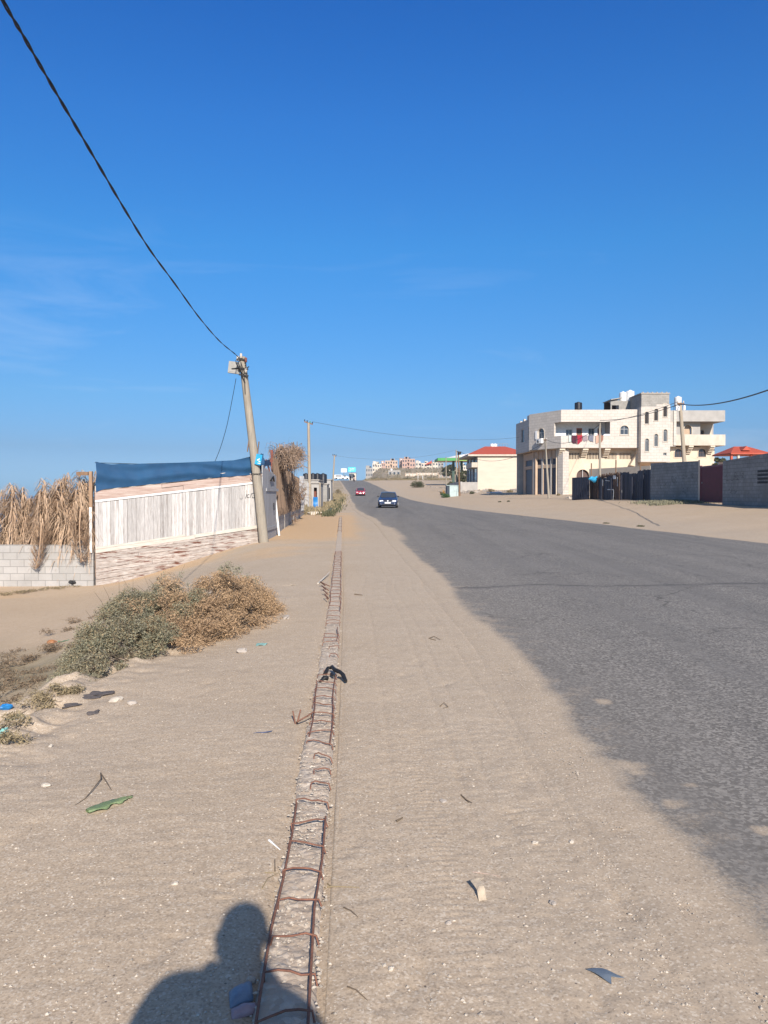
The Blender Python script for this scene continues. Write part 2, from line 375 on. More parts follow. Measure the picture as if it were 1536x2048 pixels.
mk('pink_plank_mat', (.33, .215, .175), .85, (.50, .42, .37), 3, .3, 50, streak=(.6, .6, 8), island=.06)
mk('stained_plank_mat', (.52, .475, .435), .85, (.27, .22, .19), 6, .4, 50, streak=(.8, .8, 6), island=.1, dirt=((.13, .045, .025), 2.6, .52))
mk('old_wood_mat', (.25, .15, .09), .85, (.13, .08, .05), 5, .4, 50, streak=(5, 5, .6))
mk('grey_wood_mat', (.40, .40, .41), .85, (.27, .27, .28), 5, .4, 50, streak=(7, 7, .6), island=.1)
mk('blue_tarp_mat', (.011, .072, .17), .8, (.008, .052, .13), 2, .35, 8)
mk('palm_mat', (.50, .365, .25), .85, (.33, .22, .145), 3, 0, island=.25)
mk('palm_grey_mat', (.30, .215, .155), .85, (.18, .125, .09), 3, 0, island=.3)
mk('reed_mat', (.24, .165, .115), .85, (.14, .095, .065), 3, 0, island=.35, streak=(1, 1, .3))
mk('white_paint_mat', (.78, .78, .77), .5, (.66, .65, .63), 5, .1, 40)
mk('tin_mat', (.62, .63, .64), .45, (.45, .44, .42), 4, .2, 20, metal=.2)
mk('steel_mat', (.30, .31, .32), .5, (.2, .2, .2), 6, .2, 40, metal=.5)
mk('wire_mat', (.015, .015, .018), .6, None, 5, 0)
mk('grey_wire_mat', (.09, .10, .11), .7, None, 5, 0)
mk('box_mat', (.32, .31, .29), .6, (.24, .23, .21), 6, .1, 30)
mk('black_mat', (.014, .014, .016), .6, (.01, .01, .012), 6, .2, 40)
mk('tank_black_mat', (.013, .016, .024), .38, (.02, .022, .03), 5, .1, 20)
mk('tank_white_mat', (.74, .74, .73), .4, (.62, .61, .59), 4, .1, 20)
mk('plaster_mat', (.62, .525, .41), .9, (.52, .435, .335), 1.2, .25, 30, dirt=((.46, .37, .27), .8, .6))
mk('gable_mat', (.58, .505, .41), .9, (.50, .435, .355), .8, .2, 20, streak=(.5, .5, 3))
mk('beige_soffit_mat', (.50, .37, .27), .9, (.42, .31, .22), 2, .2, 30)
mk('grey_plaster_mat', (.40, .38, .355), .9, (.31, .295, .275), 1.2, .3, 30)
mk('balcony_mat', (.58, .52, .44), .9, (.44, .38, .31), 1.1, .3, 30, streak=(1.5, 1.5, .6))
mk('room_mat', (.035, .03, .03), .9, None, 3, 0)
mk('glass_mat', (.05, .06, .075), .08, (.035, .042, .055), 1, 0, spec=.8)
mk('shutter_mat', (.055, .065, .095), .45, (.035, .042, .065), 1.5, .2, 20, metal=.2)
mk('frame_mat', (.50, .50, .49), .5, None, 5, 0)
mk('brown_mat', (.085, .045, .035), .6, None, 5, 0)
mk('orange_door_mat', (.42, .10, .03), .5, (.3, .07, .02), 3, 0)
mk('roof_red_mat', (.46, .085, .045), .7, (.36, .065, .035), 3, .1, 20)
mk('green_mat', (.05, .30, .07), .5, (.03, .22, .05), 1, 0)
mk('lime_mat', (.34, .50, .10), .5, (.22, .42, .08), .3, 0)
mk('dark_green_post_mat', (.03, .07, .05), .5, None, 1, 0)
mk('maroon_mat', (.15, .012, .028), .5, (.11, .010, .02), 2, .15, 20)
mk('black_sheet_mat', (.012, .014, .028), .5, (.02, .022, .038), 1.3, .4, 6, island=.3, dirt=((.06, .045, .04), 1.5, .66))
mk('brush_mat', (.12, .075, .055), .9, (.06, .04, .03), 4, 0, island=.3)
mk('kiosk_mat', (.42, .52, .52), .6, (.34, .42, .42), 2, .1, 20)
mk('kiosk_door_mat', (.02, .035, .055), .5, None, 2, 0)
mk('stone_piece_mat', (.52, .46, .385), .9, (.36, .31, .255), 20, .4, 90, island=.25)
mk('rubble_mat', (.36, .32, .28), .9, (.22, .19, .165), 3, .4, 30, island=.35)
mk('blue_plastic_mat', (.015, .20, .50), .4, (.01, .14, .4), 5, .1, 30)
mk('lightblue_mat', (.03, .36, .62), .5, (.02, .28, .52), 3, 0)
mk('leaf_green_mat', (.16, .165, .105), .85, (.235, .215, .15), 2.2, 0, island=.35)
mk('leaf_olive_mat', (.085, .09, .045), .85, (.055, .06, .03), 1.5, 0, island=.35)
mk('leaf_bright_mat', (.055, .12, .035), .7, (.035, .08, .03), 2, 0, island=.3)
mk('leaf_dry_mat', (.42, .285, .165), .9, (.30, .20, .12), 3, 0, island=.32)
mk('leaf_orange_mat', (.50, .27, .05), .8, (.38, .2, .04), 2, 0, island=.3)
mk('dry_grass_mat', (.30, .235, .14), .9, (.19, .155, .09), 2, 0, island=.35)
mk('stem_mat', (.16, .12, .085), .9, (.10, .075, .05), 8, 0)
mk('bark_mat', (.13, .10, .075), .9, (.08, .06, .045), 8, .4, 30)
mk('card_mat', (.50, .42, .32), .9, (.38, .31, .23), 30, .3, 80)
mk('pale_stone_mat', (.56, .50, .42), .9, (.44, .385, .32), 20, .4, 80)
def gp(px, py, y0=1.5, y1=700):
    u = (px-768)/FPX; v = (1024-py)/FPX; cp, sp = math.cos(PITCH), math.sin(PITCH)
    Y = np.geomspace(y0, y1, 6000); t = Y/(cp+v*sp); z = CAMH+t*(v*cp-sp); X = t*u
    d = z-H(X, Y); i = np.argmax(d < 0) if (d < 0).any() else len(Y)-1
    return Vector((float(X[i]), float(Y[i]), Hs(X[i], Y[i])))
def kc(Y): return np.interp(Y, [0, 5, 10.6, 20, 45], [-.195, -.19, -.21, -.31, -.56])
def KX(l, Y): return float(kc(Y)+(l+.2375)*.85-.044*Y)
# ================================================================== GROUND
def axis(parts):
    r = []
    for a, b, st in parts: r += list(np.arange(a, b, st))
    return np.array(r)
def geo(a, b, st, g):
    r = [a]
    while r[-1] < b: r.append(r[-1]+st); st *= g
    return r
Ys = sorted(set([round(y, 4) for y in list(np.arange(-30, 0, 1.5))+list(np.arange(0, 1.6, .2))+list(np.arange(1.6, 5.2, .0135))+list(np.arange(5.2, 8, .03))+geo(8, 3000, .045, 1.022)]))
Ls = geo(3.2, 1500, .05, 1.05); Lm = [-x for x in geo(3.6, 1500, .05, 1.05)]
Lc = list(np.arange(-3.6, -.5, .032))+list(np.arange(-.5, 1.9, .0175))+list(np.arange(1.9, 3.2, .032))
Ls = sorted(set([round(float(x), 4) for x in Lm+Lc+Ls])); YA = np.array(Ys); LA = np.array(Ls)
LL, YY = np.meshgrid(LA, YA); XX = LL-.044*YY
def micro(X, Y, l):
    """footprints, tyre tread, ruts, crumbs in the sand: real relief"""
    near = 1-ss(Y, 9, 22)
    z = fbm(X, Y, 1.6, 3, 4)*.014+fbm(X, Y, 9, 9, 4)*.004+fbm(X, Y, 30, 19, 2)*.0055
    z = z+fbm(X, Y, .5, 21, 2)*.10*ss(-l, .4, 1.5)
    wob = fbm(l*.2, Y, .5, 5, 2)*.12
    # tyre tracks along the verge
    for c, wd, amp, per in ((.40, .07, .0032, .043), (.88, .07, .0034, .046), (1.10, .045, .003, .04), (1.22, .022, .012, 0), (1.34, .022, .012, 0), (1.02, .018, .008, 0), (.60, .018, .008, 0), (.22, .016, .006, 0), (.74, .016, .007, 0)):
        g = np.exp(-((l+wob-c)/wd)**2)
        if per: z = z+g*(amp*.5*np.sin(2*math.pi*(Y+.25*np.abs(l+wob-c))/per)*(1-ss(Y, 4.5, 7)) - amp*.8)*np.clip(vnoise(Y*1.7, l*3, 31)*2.2-.5, 0, 1.3)
        else: z = z-g*amp
    # rippled patches and shoe prints
    r = random.Random(5)
    for k in range(46):
        cx = r.uniform(-1.9, 1.3); cy = r.uniform(1.7, 7); an = r.uniform(-.5, .5)
        dx = (X-cx)*math.cos(an)+(Y-cy)*math.sin(an); dy = -(X-cx)*math.sin(an)+(Y-cy)*math.cos(an)
        foot = np.exp(-((dx/.05)**4)-((dy/.135)**4))
        z = z-foot*(.006+.0022*np.sin(dy*2*math.pi/.03))*(.5+vnoise(X*40, Y*40, 9))
    z = z*near+fbm(X, Y, .35, 40, 4)*.12*ss(Y, 12, 30)*ss(np.abs(l-5)-6, .2, 3)
    # wheel lanes on the lower track and along the right hand sand
    return z
Z = H(XX, YY)
inroad = ss(LL-RLe(YY), .0, .35)*ss(RRe(YY)-LL, 0, .35)*(YY < 330)
mz = micro(XX, YY, LL)
Z = Z+mz*(1-inroad)
Z = Z-inroad*(.035+.0012*np.maximum(YY, 0))
kb = np.exp(-((LL-kc(YY))/.13)**4)*(1-ss(YY, 45, 50)); Z = Z-kb*.02
# crumbling crust at the lip of the bank
xe = np.interp(YY, [-60, 0, 7, 9.3, 12], [-2.5, -2.45, -2.4, -1.75, -1.5])
lip = np.exp(-((XX-xe+.25)/.45)**2)*(1-ss(YY, 9, 13))
Z = Z+lip*(fbm(XX, YY, 5, 50, 4)*.26)+ss(-LL, 2.7, 3.6)*(1-ss(YY, 10, 14))*fbm(XX, YY, 3, 51, 5)*.16
V = np.stack([XX.ravel(), YY.ravel(), Z.ravel()], 1)
ny, nx = LL.shape; idx = np.arange(ny*nx).reshape(ny, nx)
F = np.stack([idx[:-1, :-1], idx[:-1, 1:], idx[1:, 1:], idx[1:, :-1]], -1).reshape(-1, 4)
ground = npmesh('sand_ground', V, F, MAT['sand'], smooth=True); tag(ground, kind='structure')
att = ground.data.color_attributes.new('mask', 'FLOAT_COLOR', 'POINT')
nz = fbm(XX, YY, .35, 60, 4)*4
o1 = ss(YY+nz*4+fbm(XX, YY, 1.2, 61, 4)*5, 19.5, 26)*(1-ss(YY+nz*4, 50, 58))*ss(-LL-nz*.25, -.75, -.05)*.95
o1 = np.maximum(o1, ss(-LL+nz*.6, 3.2, 6)*.28*(1-ss(YY, 60, 80)))
o1 = np.maximum(o1, ss(LL-RRe(YY), .2, 3)*.16)
g1 = np.maximum(ss(LL, -.1, .6)*(1-ss(LL, 1.2, 2.5))*ss(YY, 3, 10)*.55, ss(LL, .2, .8)*.45*(LL < 5))+ss(LL-RRe(YY)+nz*.8, .0, .4)*(1-ss(LL-RRe(YY)+nz, 1, 4))*.5
scrub = ss(YY, 290, 345)*ss(LL, 3, 9)*.95+ss(YY, 110, 150)*ss(LL, 24, 34)*.7+ss(-LL, .8, 2)*ss(YY, 48, 60)*.75+ss(-LL, 2.7, 3.6)*(1-ss(YY, 11, 15))*ss(YY, 4.2, 5.5)*1.0
A = np.stack([o1.ravel(), np.clip(g1, 0, 1).ravel(), np.clip(scrub, 0, 1).ravel(), np.ones(o1.size)], 1).astype(np.float32)
att.data.foreach_set('color', A.ravel())
# ------------------------------------------------------------------ road
Yr = np.array([y for y in Ys if -20 <= y <= 420]); ts = np.concatenate([np.linspace(0, .25, 60), np.linspace(.25, .85, 30)[1:], np.linspace(.85, 1, 30)[1:]])
T, Y2 = np.meshgrid(ts, Yr); L2 = (RLe(Y2)-.42)+(RRe(Y2)-RLe(Y2)+1.27)*T; X2 = L2-.044*Y2
dl = L2-RLe(Y2); dr = RRe(Y2)-L2
Zr = G(Y2)+.012+.0004*np.maximum(Y2, 0)+fbm(X2, Y2, .4, 70, 3)*.02*(1-ss(Y2, 40, 80))
Zr = Zr+micro(X2, Y2, L2)*.9*(1-ss(dl, -.15, .2))-.008*(1-ss(dl, -.3, .05))
Zr = Zr-.05*(1-ss(np.minimum(dl+.42, dr+.85), 0, .18))
V = np.stack([X2.ravel(), Y2.ravel(), Zr.ravel()], 1); ny, nx = L2.shape; idx = np.arange(ny*nx).reshape(ny, nx)
F = np.stack([idx[:-1, :-1], idx[:-1, 1:], idx[1:, 1:], idx[1:, :-1]], -1).reshape(-1, 4)
road = npmesh('asphalt_road', V, F, MAT['asphalt'], smooth=True); tag(road, kind='structure')
att = road.data.color_attributes.new('dust', 'FLOAT_COLOR', 'POINT')
wave = fbm(Y2*0+3, Y2, .28, 80, 4)*.35
dust = 1-ss(dl+wave, -.22, .34)
dust = np.maximum(dust, 1-ss(dr+wave*.8, -.3, .5))
spill = np.exp(-(((Y2-29)/7.5)**2))*(1-ss(dl+wave, -.3, .9))
dust = np.maximum(dust, spill)
tz = np.interp(dl, [0, 1, 12], [12.2, 12.55, 13.1])+fbm(X2, Y2*0, 1.2, 90, 4)*.5
tar = np.exp(-((Y2-tz)/.085)**2)*ss(dl, -.2, .3)*.62
tz2 = 3.9+.0*Y2
for px, py, rw, rd in ((1256, 1537, .10, .11), (1240, 1530, .06, .08), (1206, 1408, .09, .09), (1345, 1614, .07, .08), (1378, 1577, .05, .05), (1530, 1668, .07, .06), (1052, 1381, .06, .08), (1205, 1436, .03, .05), (1268, 1550, .06, .05)):
    g_ = gp(px, py); dust = np.maximum(dust, .60*np.exp(-(((X2-g_.x)/rw)**2+((Y2-g_.y)/(rd*1.2))**2)**1.5))
dust = np.maximum(dust, .42*np.exp(-np.maximum(dl, 0)/1.1)*(dl > 0))
A = np.stack([dust.ravel(), tar.ravel(), 0*dust.ravel(), np.ones(dust.size)], 1).astype(np.float32)
att.data.foreach_set('color', A.ravel())
am = road.data.color_attributes.new('mask', 'FLOAT_COLOR', 'POINT')
A2 = np.zeros((dust.size, 4), np.float32); A2[:, 0] = (.16*(dr < 2)).ravel(); A2[:, 1] = .45; am.data.foreach_set('color', A2.ravel())
# ------------------------------------------------------------------ sea
m = NT('sea_mat', .18); m.col(m.mix(m.noise(m.co('Object', (1, .1, 1)), .05, 4), (.012, .04, .075), (.02, .06, .10))); m.bump(m.noise(m.co('Object', (.3, 1, 1)), .3, 5), .6, .6)
mb = MB(); mb.add([(-14000, 20, -15.5), (-60, 20, -15.5), (-60, 14000, -15.5), (-14000, 14000, -15.5)], [(0, 1, 2, 3)])
tag(mb.build('sea', MAT['sea_mat']), kind='structure')
# ------------------------------------------------------------------ pebbles
def scatter_stones(name, n, fx, smin, smax, mat, label):
    vs = []; fs = []
    ico = [(0,0,1),(.9,0,.1),(.28,.85,.1),(-.72,.53,.1),(-.72,-.53,.1),(.28,-.85,.1),(0,0,-.6)]
    ft = [(0,1,2),(0,2,3),(0,3,4),(0,4,5),(0,5,1),(6,2,1),(6,3,2),(6,4,3),(6,5,4),(6,1,5)]
    for k in range(n):
        x, y = fx(); s = smin*(smax/smin)**(rnd.random()**2.2)
        l = x+.044*y
        if name == 'pebbles' and -.34 < l < -.08: continue
        z = (Hs2(x, y) if l < RLe(y)-.2 else max(Hs2(x, y), float(G(y))+.008+.0004*y))+s*.15; b = len(vs); an = rnd.uniform(0, 6.28); ax = rnd.uniform(.7, 1.4); ca, sa = math.cos(an), math.sin(an)
        for p in ico:
            j = rnd.uniform(.75, 1.25); px_, py_, pz_ = p[0]*s*ax*j, p[1]*s*j, p[2]*s*.62*j
            vs.append((x+px_*ca-py_*sa, y+px_*sa+py_*ca, z+pz_))
        fs += [(a+b, c+b, d+b) for a, c, d in ft]
    o = npmesh(name, vs, fs, mat); tag(o, label, 'pebbles', kind='stuff'); return o
_zi = None
def Hs2(x, y):
    l = x+.044*y; i = min(max(np.searchsorted(YA, y)-1, 0), len(YA)-2); j = min(max(np.searchsorted(LA, l)-1, 0), len(LA)-2)
    fy = (y-YA[i])/(YA[i+1]-YA[i]); fx = (l-LA[j])/(LA[j+1]-LA[j])
    return float((Z[i, j]*(1-fx)+Z[i, j+1]*fx)*(1-fy)+(Z[i+1, j]*(1-fx)+Z[i+1, j+1]*fx)*fy)
def fpos():
    while 1:
        y = 1.7*(13/1.7)**rnd.random(); x = rnd.uniform(-.56, .56)*y
        l = x+.044*y
        if l < 1.35+rnd.uniform(-.2, .15):
            if l > -.05 and rnd.random() < .45 and l < 1.0: continue
            return x, y
scatter_stones('pebbles', 8000, fpos, .0017, .0085, MAT['stone_piece_mat'], 'pale pebbles and shell bits scattered over the sand')
def fpos2():
    y = 1.7*(9/1.7)**rnd.random(); l = RLe(y)-abs(rnd.gauss(0, .30))+.12; return l-.044*y, y
scatter_stones('grit', 6000, fpos2, .0018, .007, MAT['stone_piece_mat'], 'fine pale grit along the edge of the asphalt')
# ================================================================== KERB with exposed reinforcement
kerb = thing('kerb_beam', 'low crumbling concrete kerb beam with rusty steel reinforcement showing along its top', 'kerb', (-.235-.044*2, 2, 0))
KO = Vector(kerb.location)
KY = np.array([y for y in Ys if .6 <= y <= 47]); KL = np.linspace(-.135, .125, 13)
kv = []; 
for y in KY:
    prof = []
    for i, q in enumerate(KL):
        e_ = min(i, 12-i); z = (0 if e_ > 0 else -.06)+(.016 if e_ > 1 else 0)
        amt = .6+.8*float(vnoise(y*.7, q*2, 3)) 
        z = z*1.0+(.006+.012*amt if e_ > 1 else .0)
        z += (float(fbm(q, y, 34, 13, 3))*.022+float(fbm(q, y, 8, 14, 3))*.022)*(e_ > 0)-.03*max(0, float(fbm(y, 0, 1.1, 19, 2))*2.2)-.022*math.exp(-((y-24.5)/3.6)**4)-.022*math.exp(-((y-8.3)/1.3)**4)-.012*math.exp(-((y-4.15)/.4)**4)
        side = float(fbm(y, 0, 3, 15+(i > 6), 3))*.05*(1 if e_ <= 2 else 0)*(0.25 if i > 6 else 1)
        kv.append((KX(-.235+q+side, y)-KO.x, y-KO.y, Hs(-.235-.044*y, y)+z-.012-KO.z+(0 if y < 20 else .0)))
nk = len(KL); idx = np.arange(len(KY)*nk).reshape(-1, nk)
F = np.stack([idx[:-1, :-1], idx[:-1, 1:], idx[1:, 1:], idx[1:, :-1]], -1).reshape(-1, 4)
m = NT('kerb_mat', .95); v = m.co('Object'); vo = m.n('ShaderNodeTexVoronoi'); vo.inputs['Scale'].default_value = 42; m.l(v, vo.inputs['Vector'])
sx = m.n('ShaderNodeSeparateColor'); m.l(vo.outputs['Color'], sx.inputs[0])
cc = m.mix(m.ramp(sx.outputs[0], [(.4, 0), (.9, 1)]), (.38, .315, .255), (.58, .515, .44)); cc = m.mix(m.ramp(m.noise(v, 6, 6, .7), [(.38, .9), (.66, .15)]), cc, (.42, .34, .265)); m.col(cc)
m.bump(m.math('ADD', m.math('MULTIPLY', vo.outputs['Distance'], -1.0), m.noise(v, 45, 5, .7)), .45, .010)
npmesh('concrete_beam', kv, F, m.m, kerb, smooth=True)
EY = np.array(geo(.8, 20, .05, 1.01)); ev = []
for y in EY:
    x = KX(-.085, y); z0 = Hs(x, y); hgt = -.003+.007*float(fbm(y, 0, 2.2, 91, 3))*2
    for dx, dz in ((-.02, -.04), (-.014, hgt*.8), (.006, hgt), (.016, -.03)): ev.append((x+dx+.004*float(fbm(y, dx, 9, 92, 2)), y, z0+dz))
idx = np.arange(len(EY)*4).reshape(-1, 4); F = np.stack([idx[:-1, :-1], idx[:-1, 1:], idx[1:, 1:], idx[1:, :-1]], -1).reshape(-1, 4)
npmesh('edge_strip', [(p[0]-KO.x, p[1]-KO.y, p[2]-KO.z-.004) for p in ev], F, MAT['sand'], kerb, True)
def kz(l, y): return Hs(l-.044*y, y)
def bar(name, ptsLY, r, hz=.05):
    mb = MB(); mb.M = Matrix.Translation(-KO)
    mb.tube([(KX(l, y)+rnd.uniform(-.004, .004), y, kz(l, y)+h+rnd.uniform(-.003, .003)) for l, y, h in ptsLY], r, 6); return mb.build(name, MAT['rust_mat'], kerb)
for l0, a0, b0 in ((-.325, 1.2, 3.72), (-.155, 1.2, 3.55), (-.315, 4.75, 6.05), (-.155, 4.6, 6.4), (-.32, 10.4, 19.6), (-.15, 9.9, 19.8), (-.31, 29.5, 45), (-.16, 29, 46), (-.16, 7.9, 8.6)):
    n = max(4, int((b0-a0)/.35)); bar('rebar', [(l0+.008*math.sin(k*1.3), a0+(b0-a0)*k/n, .032+.006*math.sin(k*2.3)) for k in range(n+1)], .0048 if a0 < 9 else .005)
y = 1.75; k = 0
while y < 45:
    st = .215 if y < 9 else (.40 if y < 20 else 3.2)
    y += st*rnd.uniform(.88, 1.12); k += 1
    if 20 < y < 29 or (6.6 < y < 10 and rnd.random() < .35): continue
    l0, l1 = -.325, -.15
    if 3.85 < y < 4.6 or 6.5 < y < 7.6: l0 = rnd.uniform(-.28, -.23)
    r = .0037 if y < 10 else .0042
    ar = rnd.uniform(.002, .014); sk = rnd.uniform(-.04, .04); jq = [rnd.uniform(-.014, .014) for _ in range(3)]
    ar *= .8; pts = [(l0-.006, y-sk-.01, .0), (l0, y-sk, .034)]+[(l0+(l1-l0)*t, y-sk+2*sk*t+jq[int(t*4)-1], .034+ar*math.sin(math.pi*t)) for t in (.25, .5, .75)]+[(l1+.004, y+sk, .034), (l1+.014, y+sk-.018, .008)]
    bar('stirrup', pts, r)
def fpos3():
    y = 1.7*(12/1.7)**rnd.random(); return KX(-.2375+rnd.uniform(-.12, .12), y), y
_old = Hs2
def Hs2(x, y): return _old(x, y)+.026
scatter_stones('kerb_gravel', 2600, fpos3, .003, .011, MAT['stone_piece_mat'], 'coarse gravel showing in the broken top of the kerb beam')
Hs2 = _old
# bent stubs beside the kerb
for pts in ([(-.44, 5.15, .0), (-.42, 5.05, .035), (-.36, 5.1, .05), (-.30, 5.2, .055)], [(-.47, 5.2, .06), (-.445, 5.12, .0)], [(-.41, 5.2, .07), (-.43, 5.1, .0)]):
    bar('bent_wire', pts, .005)
for k in range(4): bar('bent_wire', [(-.36-.03*k, 11.2+.5*k, .0), (-.42-.04*k, 11.0+.5*k, .09), (-.36, 10.8+.5*k, .04)], .008)
# ================================================================== SMALL DEBRIS near the camera
def onground(px, py): g = gp(px, py); return Vector((g.x, g.y, Hs2(g.x, g.y)))
def blob(name, label, cat, px, py, sx, sy, sz, mat, rz=0, group=None, jag=.3, sub=2, lift=.3, seed=1):
    g = onground(px, py); bm = bmesh.new(); bmesh.ops.create_icosphere(bm, subdivisions=sub, radius=1); r = random.Random(seed)
    for v in bm.verts:
        n = 1+jag*(float(vnoise(v.co.x*1.7+seed*9, v.co.y*1.7+v.co.z*1.3, seed))-.5)*2
        v.co = Vector((v.co.x*sx*n, v.co.y*sy*n, v.co.z*sz*n))
    me = bpy.data.meshes.new(name); bm.to_mesh(me); bm.free(); me.materials.append(mat)
    o = bpy.data.objects.new(name, me); COL.objects.link(o); o.location = g+Vector((0, 0, sz*lift)); o.rotation_euler = (0, 0, rz)
    return tag(o, label, cat, group)
SM = MAT['stone_piece_mat']
def sheet(name, label, cat, px, py, poly, mat, rz=0, crumple=.01, th=.0015, tilt=(0, 0), lift=.006):
    """thin torn piece: triangulated polygon grid with crumple"""
    g = onground(px, py); bm = bmesh.new(); vs = [bm.verts.new((p[0], p[1], 0)) for p in poly]; bm.faces.new(vs)
    bmesh.ops.triangulate(bm, faces=bm.faces[:]); bmesh.ops.subdivide_edges(bm, edges=bm.edges[:], cuts=4, use_grid_fill=True)
    for v in bm.verts: v.co.z = crumple*2*float(fbm(v.co.x, v.co.y, 18, len(label), 2))
    r = bmesh.ops.solidify(bm, geom=bm.faces[:], thickness=th)
    me = bpy.data.meshes.new(name); bm.to_mesh(me); bm.free(); me.materials.append(mat)
    o = bpy.data.objects.new(name, me); COL.objects.link(o); o.location = g+Vector((0, 0, lift)); o.rotation_euler = (tilt[0], tilt[1], rz); return tag(o, label, cat)
# stones
for i, (px, py, s, lab) in enumerate([
    (886, 1603, .016, 'white stone lying beside the dark twig on the verge'), (995, 1673, .010, 'small white stone on the verge, left of a pair nearer the road'),
    (1070, 1687, .012, 'flat white stone left of the roadside stone on the verge'), (1142, 1685, .012, 'white stone nearest the asphalt on the verge'),
    (92, 1572, .020, 'cream stone lying left of the forked twig'), (232, 1402, .045, 'largest pale stone on the lip of the bank below the bush'),
    (101, 1490, .016, 'cream stone below the litter on the left bank'), (768, 1934, .008, 'small white chip on sand right of the kerb foot'),
    (1106, 1805, .012, 'brown stone in the middle of the verge near the shard'), (896, 1847, .011, 'round grey stone on the verge under the cardboard scrap'),
    (484, 1303, .055, 'grey stone lying under the right end of the bush'), (571, 1238, .05, 'dark stone at the right tip of the bush'),
    (265, 1408, .03, 'brown flat stone beside the largest pale stone'), (782, 1940, .010, 'white pebble right of the small white chip'),
    (350, 1767, .012, 'cream stone above the shadow of the head'), (868, 1862, .006, 'tiny white stone low on the verge')]):
    blob('stone', lab, 'stone', px, py, s*1.25, s, s*.6, MAT['rubble_mat'] if ('grey' in lab or 'brown' in lab or 'dark' in lab) else MAT['pale_stone_mat'], rnd.uniform(0, 3), jag=.45, seed=i+3)
# tar lumps on the lip of the bank
for i, (px, py, sx, sy, lab) in enumerate([(190, 1390, .17, .09, 'long lump of black tar on the lip of the bank'), (188, 1424, .07, .05, 'square lump of black tar below the long one'), (143, 1407, .10, .05, 'thin piece of black tar at the left end of the bank lip')]):
    blob('tar_lump', lab, 'tar lump', px, py, sx*.7, sy*.75, .012, MAT['black_mat'] if 0 else mk('tar_mat%d' % i, (.075, .068, .07), .95, (.12, .10, .095), 30, .6, 60), .5, jag=.7, sub=3, seed=40+i)
# green fallen leaf (cactus pad)
g = onground(221, 1612); mb = MB(); N = 16
out = []
for k in range(N+1):
    t = k/N; x = -.12+.24*t; w_ = .052*math.sin(math.pi*min(1, t*1.02+.04))**.5*(1-.45*t); out.append((x, w_))
vs = []
for k, (x, w_) in enumerate(out):
    c = .012*math.sin(k*1.1)*.4; lowc = -.018 if 6 < k < 10 else 0
    vs += [(x, w_+.004*math.sin(k*2.1), .006+.010*(k/N)), (x, w_*.5, .018+c*.3), (x, 0, .014), (x, -w_*.5-lowc*.3, .018), (x, -w_-lowc-.003*math.sin(k*3), .004+.012*abs(math.sin(k*.6)))]
    vs += [(x, 0, .002)]
fs = []
for k in range(N):
    b = k*6
    for j in range(4): fs.append((b+j, b+j+1, b+6+j+1, b+6+j))
    fs.append((b, b+6, b+11, b+5)); fs.append((b+4, b+5, b+11, b+10))
mb.add(vs, fs, True)
mk('pad_mat', (.20, .26, .13), .6, (.14, .20, .095), 16, .4, 90, dirt=((.20, .19, .11), 18, .62))
o = mb.build('fallen_leaf', MAT['pad_mat'], loc=g, rotz=.84); tag(o, 'fleshy green torn leaf lying on the sand', 'leaf')
# twigs
def twig(label, paths, rad, mat='stem_mat', name='twig'):
    mb = MB(); g0 = onground(*paths[0][0]); mb.M = Matrix.Translation(-g0)
    for p in paths:
        pts = []
        for (px, py, *h) in p: q = onground(px, py); pts.append(q+Vector((0, 0, rad*.7+(h[0] if h else 0))))
        n = len(pts); mb.tube(pts, [rad*(1-.6*k/(n-1)) for k in range(n)], 6)
    o = mb.build(name, MAT[mat], loc=g0); return tag(o, label, 'twig')
twig('dark forked twig standing out of the sand above the green leaf', [[(201, 1546), (202, 1562, .01), (190, 1580, .012), (170, 1600), (150, 1613)], [(201, 1546), (212, 1568, .012), (223, 1583)]], .0035)
twig('short dark twig beside the white stone on the verge', [[(922, 1590), (932, 1600, .006), (944, 1606)], [(926, 1592), (938, 1604)]], .0035)
twig('pale straw cross lying left of the kerb reinforcement', [[(524, 1776), (536, 1758, .01), (552, 1742)], [(530, 1744), (562, 1741, .006)]], .0022, 'dry_grass_mat')
twig('dark short stick standing left of the kerb reinforcement', [[(550, 1738), (550, 1724, .02)]], .003)
twig('pale root lying right of the kerb reinforcement', [[(650, 1768), (664, 1772, .006), (690, 1774), (718, 1777)], [(655, 1762), (665, 1772)]], .003, 'dry_grass_mat')
twig('thin dark twig on sand right of the kerb below the pale root', [[(688, 1818), (702, 1828, .006), (716, 1838)]], .0028)
twig('thin dark twig on sand low right of the kerb foot', [[(695, 1975), (712, 1985, .005), (735, 2002)]], .0026)
twig('dark flat stick on the verge left of the wheel tracks', [[(793, 1642), (806, 1638, .004)]], .006)
twig('short dark stick on the verge beyond the black rubber strip', [[(709, 1190), (725, 1191)]], .012)
twig('thin brown stick lying at the roadside wheel track', [[(1240, 1738), (1262, 1736, .004)], [(1243, 1735), (1256, 1740)]], .0028)
twig('thin red straw on the verge above the cardboard scrap', [[(945, 1745), (972, 1748), (1002, 1750)]], .002, 'pink_plank_mat', 'straw')
o = twig('white rolled paper stick left of the kerb reinforcement', [[(538, 1681), (548, 1688), (560, 1696)]], .006, 'white_paint_mat', 'paper_stick'); o['category'] = 'litter'
# bushy root mat left of twigs etc: thin wires on verge
twig('bent dark wire on the verge above the stones', [[(858, 1278), (868, 1275, .01), (880, 1280)], [(860, 1279), (872, 1281)]], .006)
twig('small bent wire on the verge further down', [[(880, 1413), (888, 1409, .01), (896, 1415), (886, 1417)]], .004)
